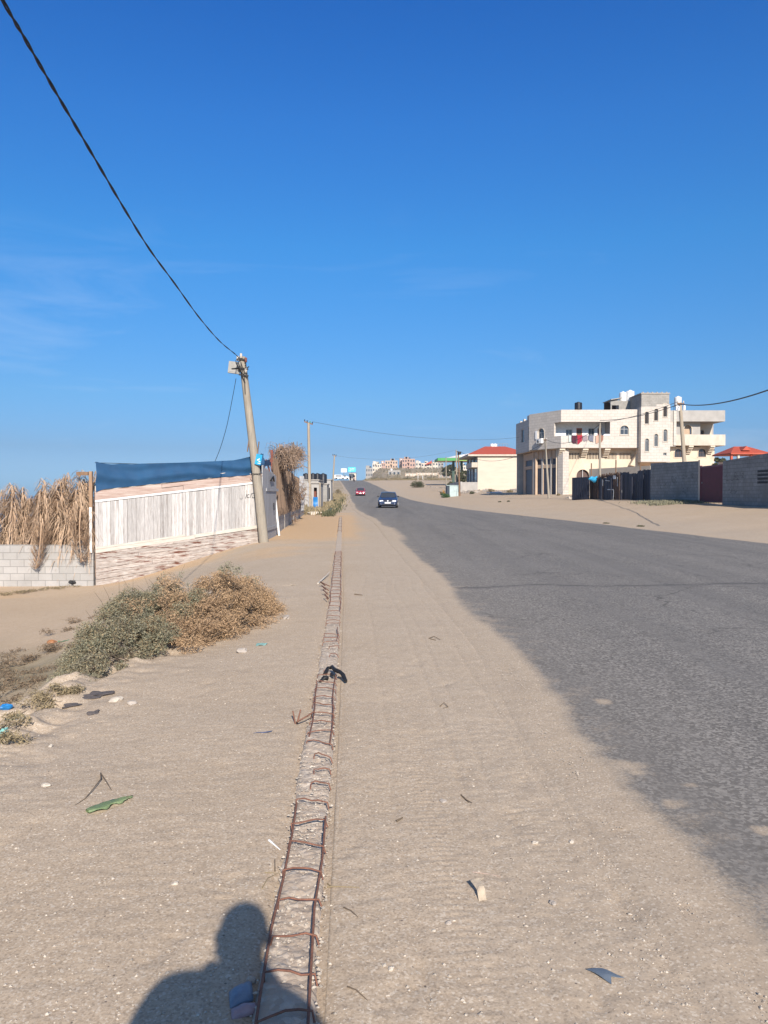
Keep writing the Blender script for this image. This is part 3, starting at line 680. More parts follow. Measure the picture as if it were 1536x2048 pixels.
# cardboard scrap
sheet('cardboard_scrap', 'torn pale cardboard scrap standing out of the verge sand', 'litter', 961, 1790, [(-.020, -.05), (.008, -.055), (.016, -.01), (.012, .04), (.028, .052), (-.026, .054), (-.014, 0)], MAT['card_mat'], .1, .020, .003, (.35, -.2), .02)
sheet('plastic_shard', 'grey triangular plastic shard lying on the verge', 'litter', 1212, 1952, [(-.05, .035), (.0, .028), (.052, -.02), (.012, -.012), (.0, -.045), (-.02, -.015)], MAT['kiosk_door_mat'] if 0 else mk('shard_mat', (.14, .17, .21), .5, (.10, .13, .17), 9, .2, 40), .1, .006, .002)
sheet('plastic_strip', 'thin blue plastic strip lying on the sand left of the kerb', 'litter', 526, 1467, [(-.06, -.01), (-.01, .004), (.03, .002), (.055, .022), (.06, .03), (.02, .018), (-.01, .012)], mk('strip_mat', (.10, .12, .22), .5), .1, .006, .002)
sheet('cloth_scrap', 'small teal scrap lying below the right end of the bush', 'litter', 522, 1290, [(-.06, -.03), (.03, -.04), (.07, .01), (.02, .04), (-.04, .03)], mk('teal_mat', (.20, .36, .34), .7), .3, .02, .003)
# folded package in the shadow
pk = thing('wrapper_package', 'crumpled blue and pink wrapper lying in the shadow beside the kerb', 'wrapper', onground(488, 2008), .25)
def pill(name, mat, x0, x1, y0, y1, zt, parent, sk=0):
    mb = MB(); n = 8; vs = []; fs = []
    for i in range(n+1):
        for j in range(n+1):
            a_, b_ = i/n, j/n; x = x0+(x1-x0)*a_; y = y0+(y1-y0)*b_+sk*a_
            z = zt*(math.sin(math.pi*min(max(a_, .04), .96))*math.sin(math.pi*min(max(b_, .04), .96)))**.3+.010*float(fbm(x*1.0, y, 45, 8, 2))
            vs.append((x, y, z))
    k = len(vs); vs += [(v[0], v[1], 0) for v in vs]
    for i in range(n):
        for j in range(n):
            p = i*(n+1)+j; fs.append((p, p+n+1, p+n+2, p+1))
    for i in range(n):
        for p, q in ((i, i+1), (n*(n+1)+i+1, n*(n+1)+i)): fs.append((p, q, q+k, p+k))
        for p, q in (((i+1)*(n+1), i*(n+1)), (i*(n+1)+n, (i+1)*(n+1)+n)): fs.append((p, q, q+k, p+k))
    mb.add(vs, fs, True); return mb.build(name, mat, parent)
mk('wrap_blue_mat', (.20, .245, .31), .4, (.13, .17, .23), 20, .3, 60); mk('wrap_pink_mat', (.38, .27, .28), .4, (.3, .2, .22), 20, .3, 60)
pill('blue_part', MAT['wrap_blue_mat'], -.042, .03, -.010, .072, .026, pk, .03)
pill('pink_part', MAT['wrap_pink_mat'], -.04, .038, -.055, -.012, .022, pk, .016)
blob('paper_ball', 'small crumpled pale paper scrap at the top of the wrapper', 'litter', 502, 1957, .018, .014, .012, MAT['kerb_mat'], 0, seed=77)
# black rubber strip across the kerb
rb = thing('rubber_strip', 'torn black rubber strip lying across the kerb beam', 'rubber strip', onground(668, 1358)+Vector((0, 0, .05)))
O = Vector(rb.location)
def ribbon(pts, wd, parent, name, mat):
    mb = MB(); mb.M = Matrix.Translation(-O); r = [wd*rnd.uniform(.7, 1.2) for _ in pts]
    P_ = [onground(px, py)+Vector((0, 0, h)) for px, py, h in pts]; mb.tube(P_, r, 6); return mb.build(name, mat, parent)
ribbon([(650, 1354, .045), (656, 1349, .075), (664, 1349, .085), (670, 1355, .08), (680, 1358, .07), (686, 1361, .05), (692, 1367, .02)], .017, rb, 'strip', MAT['black_mat'])
ribbon([(640, 1367, .03), (648, 1363, .05), (656, 1364, .05)], .016, rb, 'strip', MAT['black_mat'])
ribbon([(662, 1358, .06), (668, 1362, .06)], .012, rb, 'strip', MAT['black_mat'])
# litter on the left bank
b = blob('plastic_bottle', 'crushed blue and white plastic bottle at the left edge of the bank', 'bottle', 12, 1428, .045, .022, .022, MAT['blue_plastic_mat'], .6, seed=5, jag=.5, lift=.9)
mb = MB(); mb.tube([(-.042, 0, 0), (-.06, 0, .003)], .009, 8); mb.build('cap', MAT['white_paint_mat'], b)
blob('cloth_bundle', 'dark green crumpled rag beside the crushed bottle', 'rag', 28, 1441, .07, .05, .03, MAT['leaf_green_mat'], .2, seed=6, jag=.7)
blob('plastic_bag', 'pale plastic scrap right of the green rag', 'litter', 42, 1442, .045, .03, .015, MAT['white_paint_mat'], .9, seed=8, jag=.8)
blob('cup', 'turquoise plastic scrap at the left picture edge', 'litter', 4, 1468, .05, .05, .03, MAT['lightblue_mat'] if 0 else mk('turq_mat', (.25, .55, .50), .5), .9, seed=9, jag=.6)
blob('can', 'rusty orange can lying below the left end of the bush top', 'can', 104, 1288, .10, .05, .045, mk('can_mat', (.35, .15, .06), .6), .4, seed=10, jag=.3)
sheet('glass_scrap', 'green plastic strip lying beside the rusty can', 'litter', 130, 1284, [(-.12, -.03), (.1, .0), (.16, .06), (.1, .05), (-.1, 0)], mk('greenstrip_mat', (.10, .22, .12), .4), .4, .04, .004)
bg_ = blob('plastic_bag', 'crumpled white plastic bag at the foot of the white gate', 'bag', 310, 1142, .20, .13, .12, MAT['white_paint_mat'], .2, seed=12, jag=.85, sub=3, lift=.6)
sheet('paper_scrap', 'pale flat scrap lying on the sand left of the kerb', 'litter', 577, 1171, [(-.1, -.03), (.05, -.01), (.12, .03), (.0, .04)], MAT['card_mat'], .2, .02, .004)
twig('pale broken stick leaning on the far kerb reinforcement', [[(636, 1168), (650, 1158, .03), (660, 1150, .06)]], .014, 'cream_rail_mat')
# cover of dead brush below the bank
# ================================================================== SHRUBS
def leaves(name, centers, n, leaf, mat, parent, asp=2.2, seed=1, flat=.0, droop=.3):
    """centers: (x,y,z,rx,ry,rz,weight). leaf-sized quads in clumps."""
    g = np.random.default_rng(seed); C = np.array(centers, float); wt = C[:, 6]/C[:, 6].sum()
    k = g.choice(len(C), n, p=wt); d = g.normal(size=(n, 3)); d /= np.linalg.norm(d, axis=1)[:, None]
    rad = g.random(n)**.45; p = C[k, :3]+d*rad[:, None]*C[k, 3:6]
    a = g.normal(size=(n, 3)); a[:, 2] = a[:, 2]*.7+droop; a /= np.linalg.norm(a, axis=1)[:, None]
    b = np.cross(a, g.normal(size=(n, 3))); b /= np.linalg.norm(b, axis=1)[:, None]
    s = leaf*(.6+.8*g.random(n))[:, None]; A = a*s*asp/2; B = b*s/2
    V = np.stack([p-A, p+B*.8, p+A, p-B*.8], 1).reshape(-1, 3); F = np.arange(n*4).reshape(-1, 4)
    return npmesh(name, V, F, mat, parent)
def twigs(name, base, tips, rad, mat, parent, seed=1):
    r = random.Random(seed); mb = MB()
    for t in tips:
        b = Vector(base)+Vector((r.uniform(-.1, .1), r.uniform(-.1, .1), 0))*(Vector(t)-Vector(base)).length; t = Vector(t); mid = b.lerp(t, .5)+Vector((r.uniform(-.1, .1), r.uniform(-.1, .1), r.uniform(0, .15)))*(t-b).length
        mb.tube([b, b.lerp(mid, .6), mid, mid.lerp(t, .6), t], [rad, rad*.8, rad*.6, rad*.4, rad*.2], 5, cap=False)
    return mb.build(name, mat, parent, uv=False)
# the big shrub on the bank, green on the left and dried tan on the right
sl = Vector((-2.3, 7.6, 0)); sl.z = Hs(sl.x, sl.y)-.1
bush = thing('roadside_shrub', 'large low shrub on the bank, grey green at left and dried tan at right', 'shrub', sl)
def cl(px, py, Y, r, w=1, hz=1):
    p = P(px, py, Y)-sl; return (p.x, p.y, p.z, r, r*1.1, r*.8*hz, w)
gcl = []; dcl = []
R2 = random.Random(11)
outl_top = lambda x: np.interp(x, [110, 150, 200, 250, 300, 340, 380, 420, 450, 500, 540, 572], [1375, 1290, 1225, 1185, 1180, 1158, 1168, 1160, 1140, 1160, 1195, 1238])
outl_bot = lambda x: np.interp(x, [110, 150, 200, 250, 300, 400, 450, 500, 540, 572], [1402, 1392, 1365, 1345, 1325, 1308, 1298, 1285, 1275, 1255])
for k in range(330):
    x = R2.uniform(120, 565); t, b_ = outl_top(x), outl_bot(x); f = R2.random()**.8; py = b_-10+(t+14-b_)*f
    Y = np.interp(x, [110, 300, 450, 570], [5.9, 7.1, 7.9, 9.2])+.1+1.15*f+R2.uniform(-.25, .3)
    r = R2.uniform(.06, .15)*Y/8
    sp = x-325+R2.gauss(0, 75)+(py-1240)*.25
    (gcl if sp < 0 else dcl).append(cl(x, py, Y, r, r**2.2*600))
leaves('green_foliage', gcl, 62000, .0085, MAT['leaf_green_mat'], bush, 2.6, 3)
leaves('dry_foliage', dcl, 78000, .0085, MAT['leaf_dry_mat'], bush, 3.2, 4)
mx = leaves('dry_foliage', [c for c in gcl if R2.random() < .7], 26000, .0085, MAT['dry_grass_mat'], bush, 3.2, 5)
tips = [Vector(c[:3])+Vector((R2.uniform(-.05, .05), 0, R2.uniform(0, .1))) for c in gcl+dcl]
bases = []
mbt = MB()
for t in tips:
    px_ = t.x; b_ = Vector((t.x*.55+R2.uniform(-.1, .1), t.y*.6, 0)); b_.z = Hs(b_.x+sl.x, b_.y+sl.y)-sl.z
    mid = b_.lerp(t, .5)+Vector((R2.uniform(-.06, .06), R2.uniform(-.06, .06), .05)); mbt.tube([b_, mid, t], [.006, .004, .0015], 4, cap=False)
for k in range(70):   # stray sprigs above the outline
    c = Vector(R2.choice(gcl+dcl)[:3]); t = c+Vector((R2.uniform(-.12, .12), R2.uniform(-.1, .1), R2.uniform(.12, .3))); mbt.tube([c, c.lerp(t, .5)+Vector((.01, 0, .01)), t], [.003, .002, .001], 4, cap=False)
mbt.build('stems', MAT['stem_mat'], bush, uv=False)
spr = []
for k in range(26):
    px_ = R2.choice([R2.uniform(435, 480), R2.uniform(130, 560)]); spr.append(cl(px_, outl_top(px_)-R2.uniform(0, 14), 8.6, .05, 1, 1.3))
leaves('green_foliage', spr, 900, .009, MAT['leaf_green_mat'], bush, 2.4, 8)
mk('dead_brush_mat', (.20, .145, .095), .9, (.12, .085, .055), 2, 0, island=.4)
def brush(name, label, cat, spots, n, leaf, mat, kind=None, stem=True, seed=1, hz=.12, wd=.25, group=None):
    """spots: (px,py) ground points; low tangled plants"""
    r = random.Random(seed); g0 = gp(*spots[0]); t = thing(name, label, cat, g0, 0, group); C = []
    if kind: t['kind'] = kind
    for (px, py) in spots:
        g = gp(px, py)-g0
        for q in range(4): C.append((g.x+r.uniform(-wd, wd), g.y+r.uniform(-wd, wd), g.z+r.uniform(0, hz), wd*.6, wd*.6, hz*.7, 1))
    leaves('foliage', C, n, leaf, mat, t, 4.5, seed)
    if stem:
        mb = MB()
        for c in C:
            for q in range(3):
                b_ = Vector((c[0], c[1], c[2]-hz*.5)); e_ = b_+Vector((r.uniform(-wd, wd), r.uniform(-wd, wd), r.uniform(.2, 1)*hz)); mb.tube([b_, b_.lerp(e_, .5)+Vector((0, 0, hz*.2)), e_], [leaf*.35, leaf*.25, leaf*.1], 4, cap=False)
        mb.build('stems', MAT['stem_mat'], t, uv=False)
    return t
brush('dead_brush', 'tangle of dead brown brush on the slope left of the shrub', 'brush', [(30, 1330), (70, 1315), (110, 1300), (60, 1350), (20, 1375), (130, 1265), (170, 1240), (100, 1345), (10, 1310), (40, 1390), (10, 1410), (70, 1375), (90, 1360), (140, 1290), (5, 1350)], 6500, .011, MAT['dead_brush_mat'], seed=21, hz=.08, wd=.26)
brush('dead_brush', 'strip of dry twigs on the bank edge above the tar lumps', 'brush', [(80, 1400), (60, 1420), (120, 1395), (45, 1450), (20, 1480), (100, 1400), (140, 1385)], 2600, .008, MAT['dry_grass_mat'], seed=22, hz=.05, wd=.12)
brush('dead_brush', 'dry litter of twigs along the foot of the grey block wall', 'brush', [(20, 1188), (60, 1184), (100, 1178), (150, 1172), (230, 1158), (280, 1150)], 1300, .016, MAT['dry_grass_mat'], seed=23, hz=.05, wd=.28)
# ================================================================== LEFT: BLOCK WALL, FRONDS, GATE
WL = thing('block_wall', 'low grey concrete block wall under the dry palm fronds', 'wall', (-17.5, 22.0, -1.9))
mb = MB(); mb.wall(0, 9.18, 0, 2.02, 0, .2); mb.box(0, 9.18, .004, .196, 2.0, 2.022); mb.build('blocks', MAT['block_wall_mat'], WL)
mb = MB(); mb.wall(8.5, 9.16, 2.03, 2.16, .01, .19); mb.box(8.5, 9.16, .01, .19, 2.14, 2.17); mb.build('top_course', MAT['block_wall_mat'], WL)
blob('dark_rag', 'black torn rag caught on the face of the block wall', 'rag', 151, 1176, .10, .03, .05, MAT['black_mat'], .3, seed=15, jag=.9)
bpy.data.objects['dark_rag'].location = (-8.9, 21.96, -.95)
def frond(L, nleaf, mat, droop, seed, spread=.5, lw=.0105, ll=.52):
    """one dried palm frond growing up local z, bending toward +x"""
    r = random.Random(seed); mb = MB(); N = 14; pts = []
    for k in range(N+1):
        t = k/N; pts.append(Vector((droop*L*t**2.4, .10*L*math.sin(t*2), L*(t-.18*droop*t**3))))
    mb.tube(pts, [.028*(1-.85*k/N)+.003 for k in range(N+1)], 5)
    for k in range(nleaf):
        t = .05+.94*(k/nleaf); i = int(t*N); p = pts[i].lerp(pts[min(i+1, N)], t*N-i)
        d = (pts[min(i+1, N)]-pts[i]).normalized(); a_ = r.uniform(-1.1, 1.1)+(0 if k % 2 else math.pi)
        out = Vector((math.cos(a_), math.sin(a_), 0)); ln = ll*(.5+.6*math.sin(math.pi*min(t*.9+.12, 1)))*r.uniform(.7, 1.2)
        up = r.uniform(-.9, .9) if t < .8 else r.uniform(0, 1.6)
        dr = (out*.85+d*up).normalized(); q1 = p+dr*ln*.35; d2_ = (dr*.6+Vector((0, 0, -r.uniform(.5, 1.3)))).normalized(); q2 = q1+d2_*ln*.4; q3 = q2+(d2_+Vector((r.uniform(-.25, .25), r.uniform(-.25, .25), -.8))).normalized()*ln*.35
        w = d.cross(dr); w = (w.normalized() if w.length > 1e-4 else Vector((1, 0, 0)))*lw*r.uniform(.6, 1.1)
        mb.add([p-w*.4, p+w*.4, q1+w, q1-w, q2+w*.8, q2-w*.8, q3+w*.1, q3-w*.1], [(0, 1, 2, 3), (3, 2, 4, 5), (5, 4, 6, 7)])
    return mb.build('palm_frond', mat, uv=False)
protos = [frond(2.05, 330, MAT['palm_mat'], .10, 1), frond(1.85, 300, MAT['palm_mat'], -.10, 2), frond(2.3, 360, MAT['palm_mat'], .06, 3), frond(1.7, 280, MAT['palm_mat'], .16, 4)]
FS = [(2, 1008, 0, .05), (20, 1012, 1, -.08), (40, 1006, 2, .06), (56, 1014, 0, .1), (76, 1008, 3, -.06), (96, 1010, 1, .04), (114, 1004, 2, -.1), (134, 1012, 0, .05), (152, 1006, 1, .1), (166, 1010, 2, -.05), (8, 978, 1, .15), (38, 980, 0, -.12), (52, 990, 2, .1), (80, 982, 2, .08), (94, 976, 0, -.1), (106, 975, 3, .15), (136, 968, 0, .12), (146, 962, 1, -.12), (172, 972, 0, -.05), (-14, 972, 0, .1), (4, 990, 1, .0), (14, 985, 2, -.05), (32, 992, 3, .05), (45, 978, 1, 0), (60, 985, 0, 0), (74, 972, 3, .1), (88, 985, 2, -.1), (100, 968, 1, .0), (110, 952, 2, .03), (118, 965, 0, -.1),
      (130, 972, 1, .06), (141, 985, 3, -.05), (150, 965, 2, .0), (158, 948, 0, .05), (168, 955, 1, .1), (172, 966, 2, -.08), (25, 1000, 2, .12), (68, 1000, 1, -.12), (124, 990, 3, .1), (160, 985, 2, -.12), (-28, 985, 2, 0)]
for i, (px, py, k, tl) in enumerate(FS):
    o = protos[k] if i == k and 0 else protos[k].copy()
    if o.name not in COL.objects: COL.objects.link(o)
    top = P(px, py, 22.35+.12*(i % 3)); zb = -.75; s = (top.z-zb)/([2.05, 1.85, 2.3, 1.7][k]*.97)
    o.location = (top.x, 21.9+.0*(i) if 0 else 22.32+.12*(i % 3), zb); o.scale = (s*1.0, s*.8, s); o.rotation_euler = (0, tl, rnd.choice([0, .5, -.5, 3.14]))
    lab = 'dry tan palm frond propped upright behind the grey block wall'
    if px == 158: lab = 'tallest dry palm frond beside the left post of the white gate'
    elif px == 110: lab = 'second tallest dry palm frond, over the middle of the block wall'
    tag(o, lab, 'palm frond', 'dry palm fronds standing along the block wall')
for p_ in protos: COL.objects.unlink(p_); bpy.data.objects.remove(p_)
hang = frond(1.5, 300, MAT['palm_mat'], .12, 9, .6, .011, .5); hang.location = (-8.62, 21.88, 1.15); hang.rotation_euler = (R(180), .1, .4)
tag(hang, 'dry palm frond hanging down over the front of the block wall beside the gate', 'palm frond')
hang2 = frond(1.25, 260, MAT['palm_mat'], -.12, 10, .6, .011, .4); hang2.location = (-9.75, 21.9, .75); hang2.rotation_euler = (R(182), .0, .2); tag(hang2, 'shorter dry palm frond drooping over the top of the block wall', 'palm frond')
mb = MB(); vs = []
for k in range(40):
    x = -14+k*.14; vs += [(x, 22.58+.03*math.sin(k), .05), (x, 22.60+.04*math.sin(k*1.7), .22+.12*float(vnoise(k*.5, 0, 8)))]
mb.add(vs, [(2*k, 2*k+2, 2*k+3, 2*k+1) for k in range(39)], True)
tag(mb.build('white_sheeting', MAT['white_paint_mat']), 'white sheeting glimpsed between the fronds on top of the block wall', 'sheeting')
# ------------------------------------------------------------------ white plank gate
A = Vector((-8.26, 22.0, -.81)); B = Vector((-3.92, 24.7, -.21)); hd = Vector((B.x-A.x, B.y-A.y, 0)); GL = hd.length; hd.normalize(); nrm = Vector((-hd.y, hd.x, 0))
SL = (B.z-A.z)/GL
def shear(o): return Matrix(((hd.x, nrm.x, 0, 0), (hd.y, nrm.y, 0, 0), (SL, 0, 1, 0), (0, 0, 0, 1)))
gate = thing('plank_gate', 'long whitewashed wooden plank gate sloping up beside the leaning pole', 'gate', A)
GM = shear(0)
mb = MB(); mb.M = GM; x = 0; R3 = random.Random(4)
while x < GL-.02:
    w_ = min(R3.uniform(.09, .135), GL-x); y_ = R3.uniform(-.012, .012); mb.box(x+.004, x+w_-.002, y_, y_+.022, .80, 2.19+R3.uniform(-.01, .01)); x += w_
mb.build('board_panel', MAT['white_plank_mat'], gate)
mb = MB(); mb.M = GM; mb.box(0, GL, .04, .07, .0, 2.55); mb.build('backing', MAT['old_wood_mat'], gate)
mb = MB(); mb.M = GM; mb.box(0, 2.9, -.035, -.016, .695, .80); mb.box(2.905, GL, -.03, -.014, .71, .815); mb.box(0, 2.6, -.03, -.014, .805, .86)
mb.build('middle_rail', MAT['cream_rail_mat'], gate)
mb = MB(); mb.M = GM; mb.box(0, GL, -.03, -.015, 2.15, 2.21); mb.build('white_strip', MAT['white_paint_mat'], gate)
mb = MB(); mb.M = GM
for (a_, b_, z0, z1) in ((0, 2.55, 2.213, 2.335), (2.56, GL, 2.213, 2.35), (0, 1.9, 2.337, 2.47), (1.91, 4.0, 2.352, 2.46), (4.01, GL, 2.352, 2.475)): mb.box(a_, b_, -.028, -.008, z0, z1)
mb.build('pink_plank', MAT['pink_plank_mat'], gate)
mb = MB(); mb.M = GM
for (a_, b_, z0, z1) in ((0, 2.2, 2.475, 2.62), (2.21, GL, 2.475, 2.60)): mb.box(a_, b_, -.026, -.006, z0, z1)
mb.build('top_plank', MAT['cream_rail_mat'], gate)
mb = MB(); mb.M = GM; z = -.48
while z < .69:
    h_ = min(R3.uniform(.07, .12), .692-z); x = 0
    while x < GL:
        w_ = min(R3.uniform(.9, 2.2), GL-x); y_ = R3.uniform(-.04, -.012); mb.box(x+.003, x+w_-.003, y_, y_+.02, z+.004, z+h_); x += w_
    z += h_
mb.build('lower_planks', MAT['stained_plank_mat'], gate)
def strokes(name, M, polys, wd, mat, parent, off=-.004):
    mb = MB(); mb.M = M
    for pl in polys:
        for (a_, b_) in zip(pl, pl[1:]):
            a2 = Vector((a_[0], 0, a_[1])); b2 = Vector((b_[0], 0, b_[1])); d = (b2-a2); n = Vector((-d.z, 0, d.x)).normalized()*wd/2; e = d.normalized()*wd*.3
            mb.add([a2-n-e+Vector((0, off, 0)), b2-n+e+Vector((0, off, 0)), b2+n+e+Vector((0, off, 0)), a2+n-e+Vector((0, off, 0))], [(0, 1, 2, 3)])
    return mb.build(name, mat, parent, uv=False)
mk('paint_mark_mat', (.08, .085, .09), .8)
arc = lambda cx, cz, r, a0, a1, n=7, q=1: [(cx+r*math.cos(R(a0+(a1-a0)*k/n)), cz+q*r*math.sin(R(a0+(a1-a0)*k/n))) for k in range(n+1)]
# scrawled marks on the boards:  numerals and letters
gx, gz_ = 4.55, 1.72
strokes('painted_mark', GM, [[(gx, gz_), (gx+.04, gz_+.13)], arc(gx+.10, gz_+.06, .05, 60, 300), [(gx+.16, gz_), (gx+.20, gz_+.14)], arc(gx+.26, gz_+.09, .045, -60, 200), arc(gx+.27, gz_+.03, .045, 160, 400), arc(gx+.37, gz_+.08, .05, 40, 320), [(gx+.33, gz_-.02), (gx+.44, gz_+.01)]], .016, MAT['paint_mark_mat'], gate, -.018)
strokes('painted_mark', GM, [arc(gx-.14, gz_+.05, .05, 180, 360), [(gx-.19, gz_+.05), (gx-.19, gz_+.12)], [(gx-.09, gz_+.05), (gx-.09, gz_+.13)]], .009, mk('faint_mark_mat', (.30, .30, .30), .8), gate, -.018)
# left post, stub and blue shade cloth
mb = MB(); mb.cb((0, 0, 1.1), (.085, .085, 2.25)); gpst = thing('gate_post', 'upright timber post at the left end of the white gate', 'post', (-8.36, 21.98, .0)); mb.build('post', MAT['old_wood_mat'] if 0 else mk('tan_wood_mat', (.38, .25, .16), .85, (.24, .15, .09), 5, .3, 50, streak=(5, 5, .6)), gpst)
mb = MB(); mb.cb((-.24, .0, 2.16), (.34, .05, .10)); mb.build('stub_beam', MAT['old_wood_mat'], gpst)
mb = MB(); mb.box(-.035, .035, -.065, -.045, -.1, 1.2); mb.build('white_batten', MAT['white_paint_mat'], gpst)
tp = []; tn = 60; tv = []; 
for i in range(tn+1):
    s = i/tn; x = s*(GL+.02)+.02
    top = np.interp(s, [0, .03, .1, .25, .5, .8, .93, 1], [3.31, 3.24, 3.19, 3.12, 3.04, 2.96, 3.02, 3.08])+.012*math.sin(s*55)*(s < .3)
    bot = np.interp(s, [0, .04, .3, .6, .93, 1], [2.44, 2.50, 2.49, 2.49, 2.44, 2.47])
    for j in range(13):
        q = j/12; fold = .05*math.sin(q*7+s*7+1.5*math.sin(s*9))*math.sin(q*3.1)+.02*math.sin(s*70+q*4)*(1-q)+.05*float(fbm(s*3, q*1.2, 3, 4, 3))
        tv.append(GM @ Vector((x, -.05-.03*math.sin(q*3.1)+fold, bot+(top-bot)*q)))
idx = np.arange((tn+1)*13).reshape(-1, 13); F = np.stack([idx[:-1, :-1], idx[1:, :-1], idx[1:, 1:], idx[:-1, 1:]], -1).reshape(-1, 4)
tarp = thing('shade_cloth', 'dark blue shade cloth stretched along the top of the white gate', 'shade cloth', A)
npmesh('cloth', [tuple(v) for v in tv], F, MAT['blue_tarp_mat'], tarp, True)
mb = MB(); mb.M = GM; mb.tube([(0, -.03, 3.28), (1.2, -.03, 3.13), (2.6, -.03, 3.03), (4.2, -.03, 2.95), (GL, -.03, 3.07)], .009, 5); mb.build('rope', MAT['wire_mat'], tarp, uv=False)
# ------------------------------------------------------------------ utility poles on the left
def upole(name, label, base, top, r0, r1, mat, extra=None, group=None, n=8, sq=False):
    t = thing(name, label, 'utility pole', base, 0, group); mb = MB(); d = Vector(top)-Vector(base)
    mb.tube([Vector((0, 0, -.3)), d*.25, d*.5, d*.75, d], [r0, r0*.75+r1*.25, (r0+r1)/2, r0*.25+r1*.75, r1], 4 if sq else n, smooth=not sq); mb.build('pole', mat, t)
    return t, d
b1 = P(530, 1100, 24.3); b1.z = Hs(b1.x, b1.y)-.05; t1 = P(484, 714, 24.2)
pole1, d1 = upole('utility_pole', 'nearest grey timber utility pole leaning left beside the white gate', b1, t1, .155, .105, MAT['pole_mat'], n=10)
mb = MB(); q = d1*.945; mb.cb(q+Vector((-.27, -.05, -.02)), (.36, .12, .36), .1, 0, .12); bx = mb.build('meter_box', MAT['box_mat'], pole1)
mb = MB(); mb.cb(q+Vector((-.27, -.115, -.02)), (.28, .012, .28), .1, 0, .12); mb.build('door', MAT['box_mat'], bx)
mb = MB()
for z_, l_ in ((.90, .30), (.935, .34), (.985, .30)): c = d1*z_; mb.cb(c+Vector((.0, -.12, 0)), (l_, .06, .045), 0, 0, .15)
mb.tube([d1*.93+Vector((-.35, -.13, .02)), d1*.93+Vector((-.1, -.15, .05)), d1*.935+Vector((.12, -.14, .0)), d1*.95+Vector((.2, -.1, -.02))], .018, 6)
mb.build('steel_bracket', MAT['black_mat'], pole1, uv=False)
for dx, dz in ((-.12, .02), (.13, -.03), (.13, -.35), (-.02, .10)):
    mb = MB(); c = d1*.985+Vector((dx, -.12, dz)); mb.lathe([(.02, -.07), (.05, -.06), (.03, -.02), (.05, .0), (.03, .03), (.045, .06), (.015, .08)], c, 10); mb.build('insulator', MAT['cream_rail_mat'] if dz != -.03 else MAT['rust_post_mat'], pole1)
mb = MB(); R4 = random.Random(9)
for k in range(7):
    p0 = d1*R4.uniform(.90, 1.0)+Vector((R4.uniform(-.15, .1), -.13, 0)); mb.tube([p0, p0+Vector((R4.uniform(-.15, .15), -.05, R4.uniform(-.25, .1))), d1*R4.uniform(.86, .98)+Vector((R4.uniform(-.1, .15), -.14, 0))], .012, 5)
mb.tube([d1*.93+Vector((.03, -.13, 0)), d1*.80+Vector((-.02, -.14, 0))], .014, 5)
mb.build('loose_cable', MAT['wire_mat'], pole1, uv=False)
mb = MB(); c = d1*.515; mb.cb(c+Vector((-.13, -.02, .25)), (.03, .05, .75), 0, 0, .13); mb.cb(c+Vector((.16, -.02, .0)), (.03, .05, .4), 0, 0, .13); mb.build('timber_splint', MAT['old_wood_mat'], pole1)
mb = MB(); sgc = P(517, 919, 24.05)-b1; mb.cb(sgc, (.20, .012, .33), -.2, 0, .22); sg = mb.build('placard', MAT['lightblue_mat'], pole1)
mb = MB(); mb.cb(sgc+Vector((.0, -.012, .0)), (.10, .004, .03), -.2, 0, -.5); mb.cb(sgc+Vector((.03, -.012, -.06)), (.07, .004, .03), -.2, 0, .6); mb.cb(sgc+Vector((.02, -.012, -.12)), (.1, .004, .02), -.2, 0, .22); mb.build('lettering', MAT['white_paint_mat'], sg)
mb = MB(); mb.tube([d1*.375+Vector((-.19, 0, -.03)), d1*.375+Vector((-.1, -.16, 0)), d1*.375+Vector((.1, -.16, 0)), d1*.375+Vector((.19, 0, .03))], .012, 5); mb.build('strap', MAT['wire_mat'], pole1, uv=False)
def cable(label, pts, r, name='overhead_cable', twist=False, n=26, group=None):
    pts = [Vector(p) for p in pts]; o = pts[0].copy(); mb = MB(); mb.M = Matrix.Translation(-o)
    dense = []
    for k in range(len(pts)-1):
        p0 = pts[max(k-1, 0)]; p1 = pts[k]; p2 = pts[k+1]; p3 = pts[min(k+2, len(pts)-1)]
        for j in range(8):
            t = j/8; dense.append(.5*((2*p1)+(p2-p0)*t+(2*p0-5*p1+4*p2-p3)*t*t+(3*p1-p0-3*p2+p3)*t**3))
    dense.append(pts[-1])
    if twist:
        for ph in (0, math.pi):
            mb.tube([p+Vector((math.cos(i*.8+ph), 0, math.sin(i*.8+ph)))*r*1.05 for i, p in enumerate(dense)], r, 6)
    else: mb.tube(dense, r, 5)
    return tag(mb.build(name, MAT['wire_mat' if o.y < 45 else 'grey_wire_mat'], loc=o, uv=False), label, 'cable', group)
def sag(a, b, s, n=9):
    a = Vector(a); b = Vector(b); return [a.lerp(b, k/n)-Vector((0, 0, 4*s*(k/n)*(1-k/n))) for k in range(n+1)]
att = P(478, 716, 24.15)
cp = [att, P(470, 708, 23.2), P(440, 683, 19.7), P(400, 637, 15.7), P(350, 568, 12.55), P(300, 500, 10.5), P(250, 420, 8.9), P(200, 335, 7.75), P(150, 250, 6.9), P(100, 165, 6.2), P(50, 78, 5.6), P(5, 0, 5.15)]
dv = (cp[-1]-cp[-2]); k_ = cp[-1].copy()
for q in range(1, 6): cp.append(k_+dv*q*2.2+Vector((0, 0, .05*q*q)))
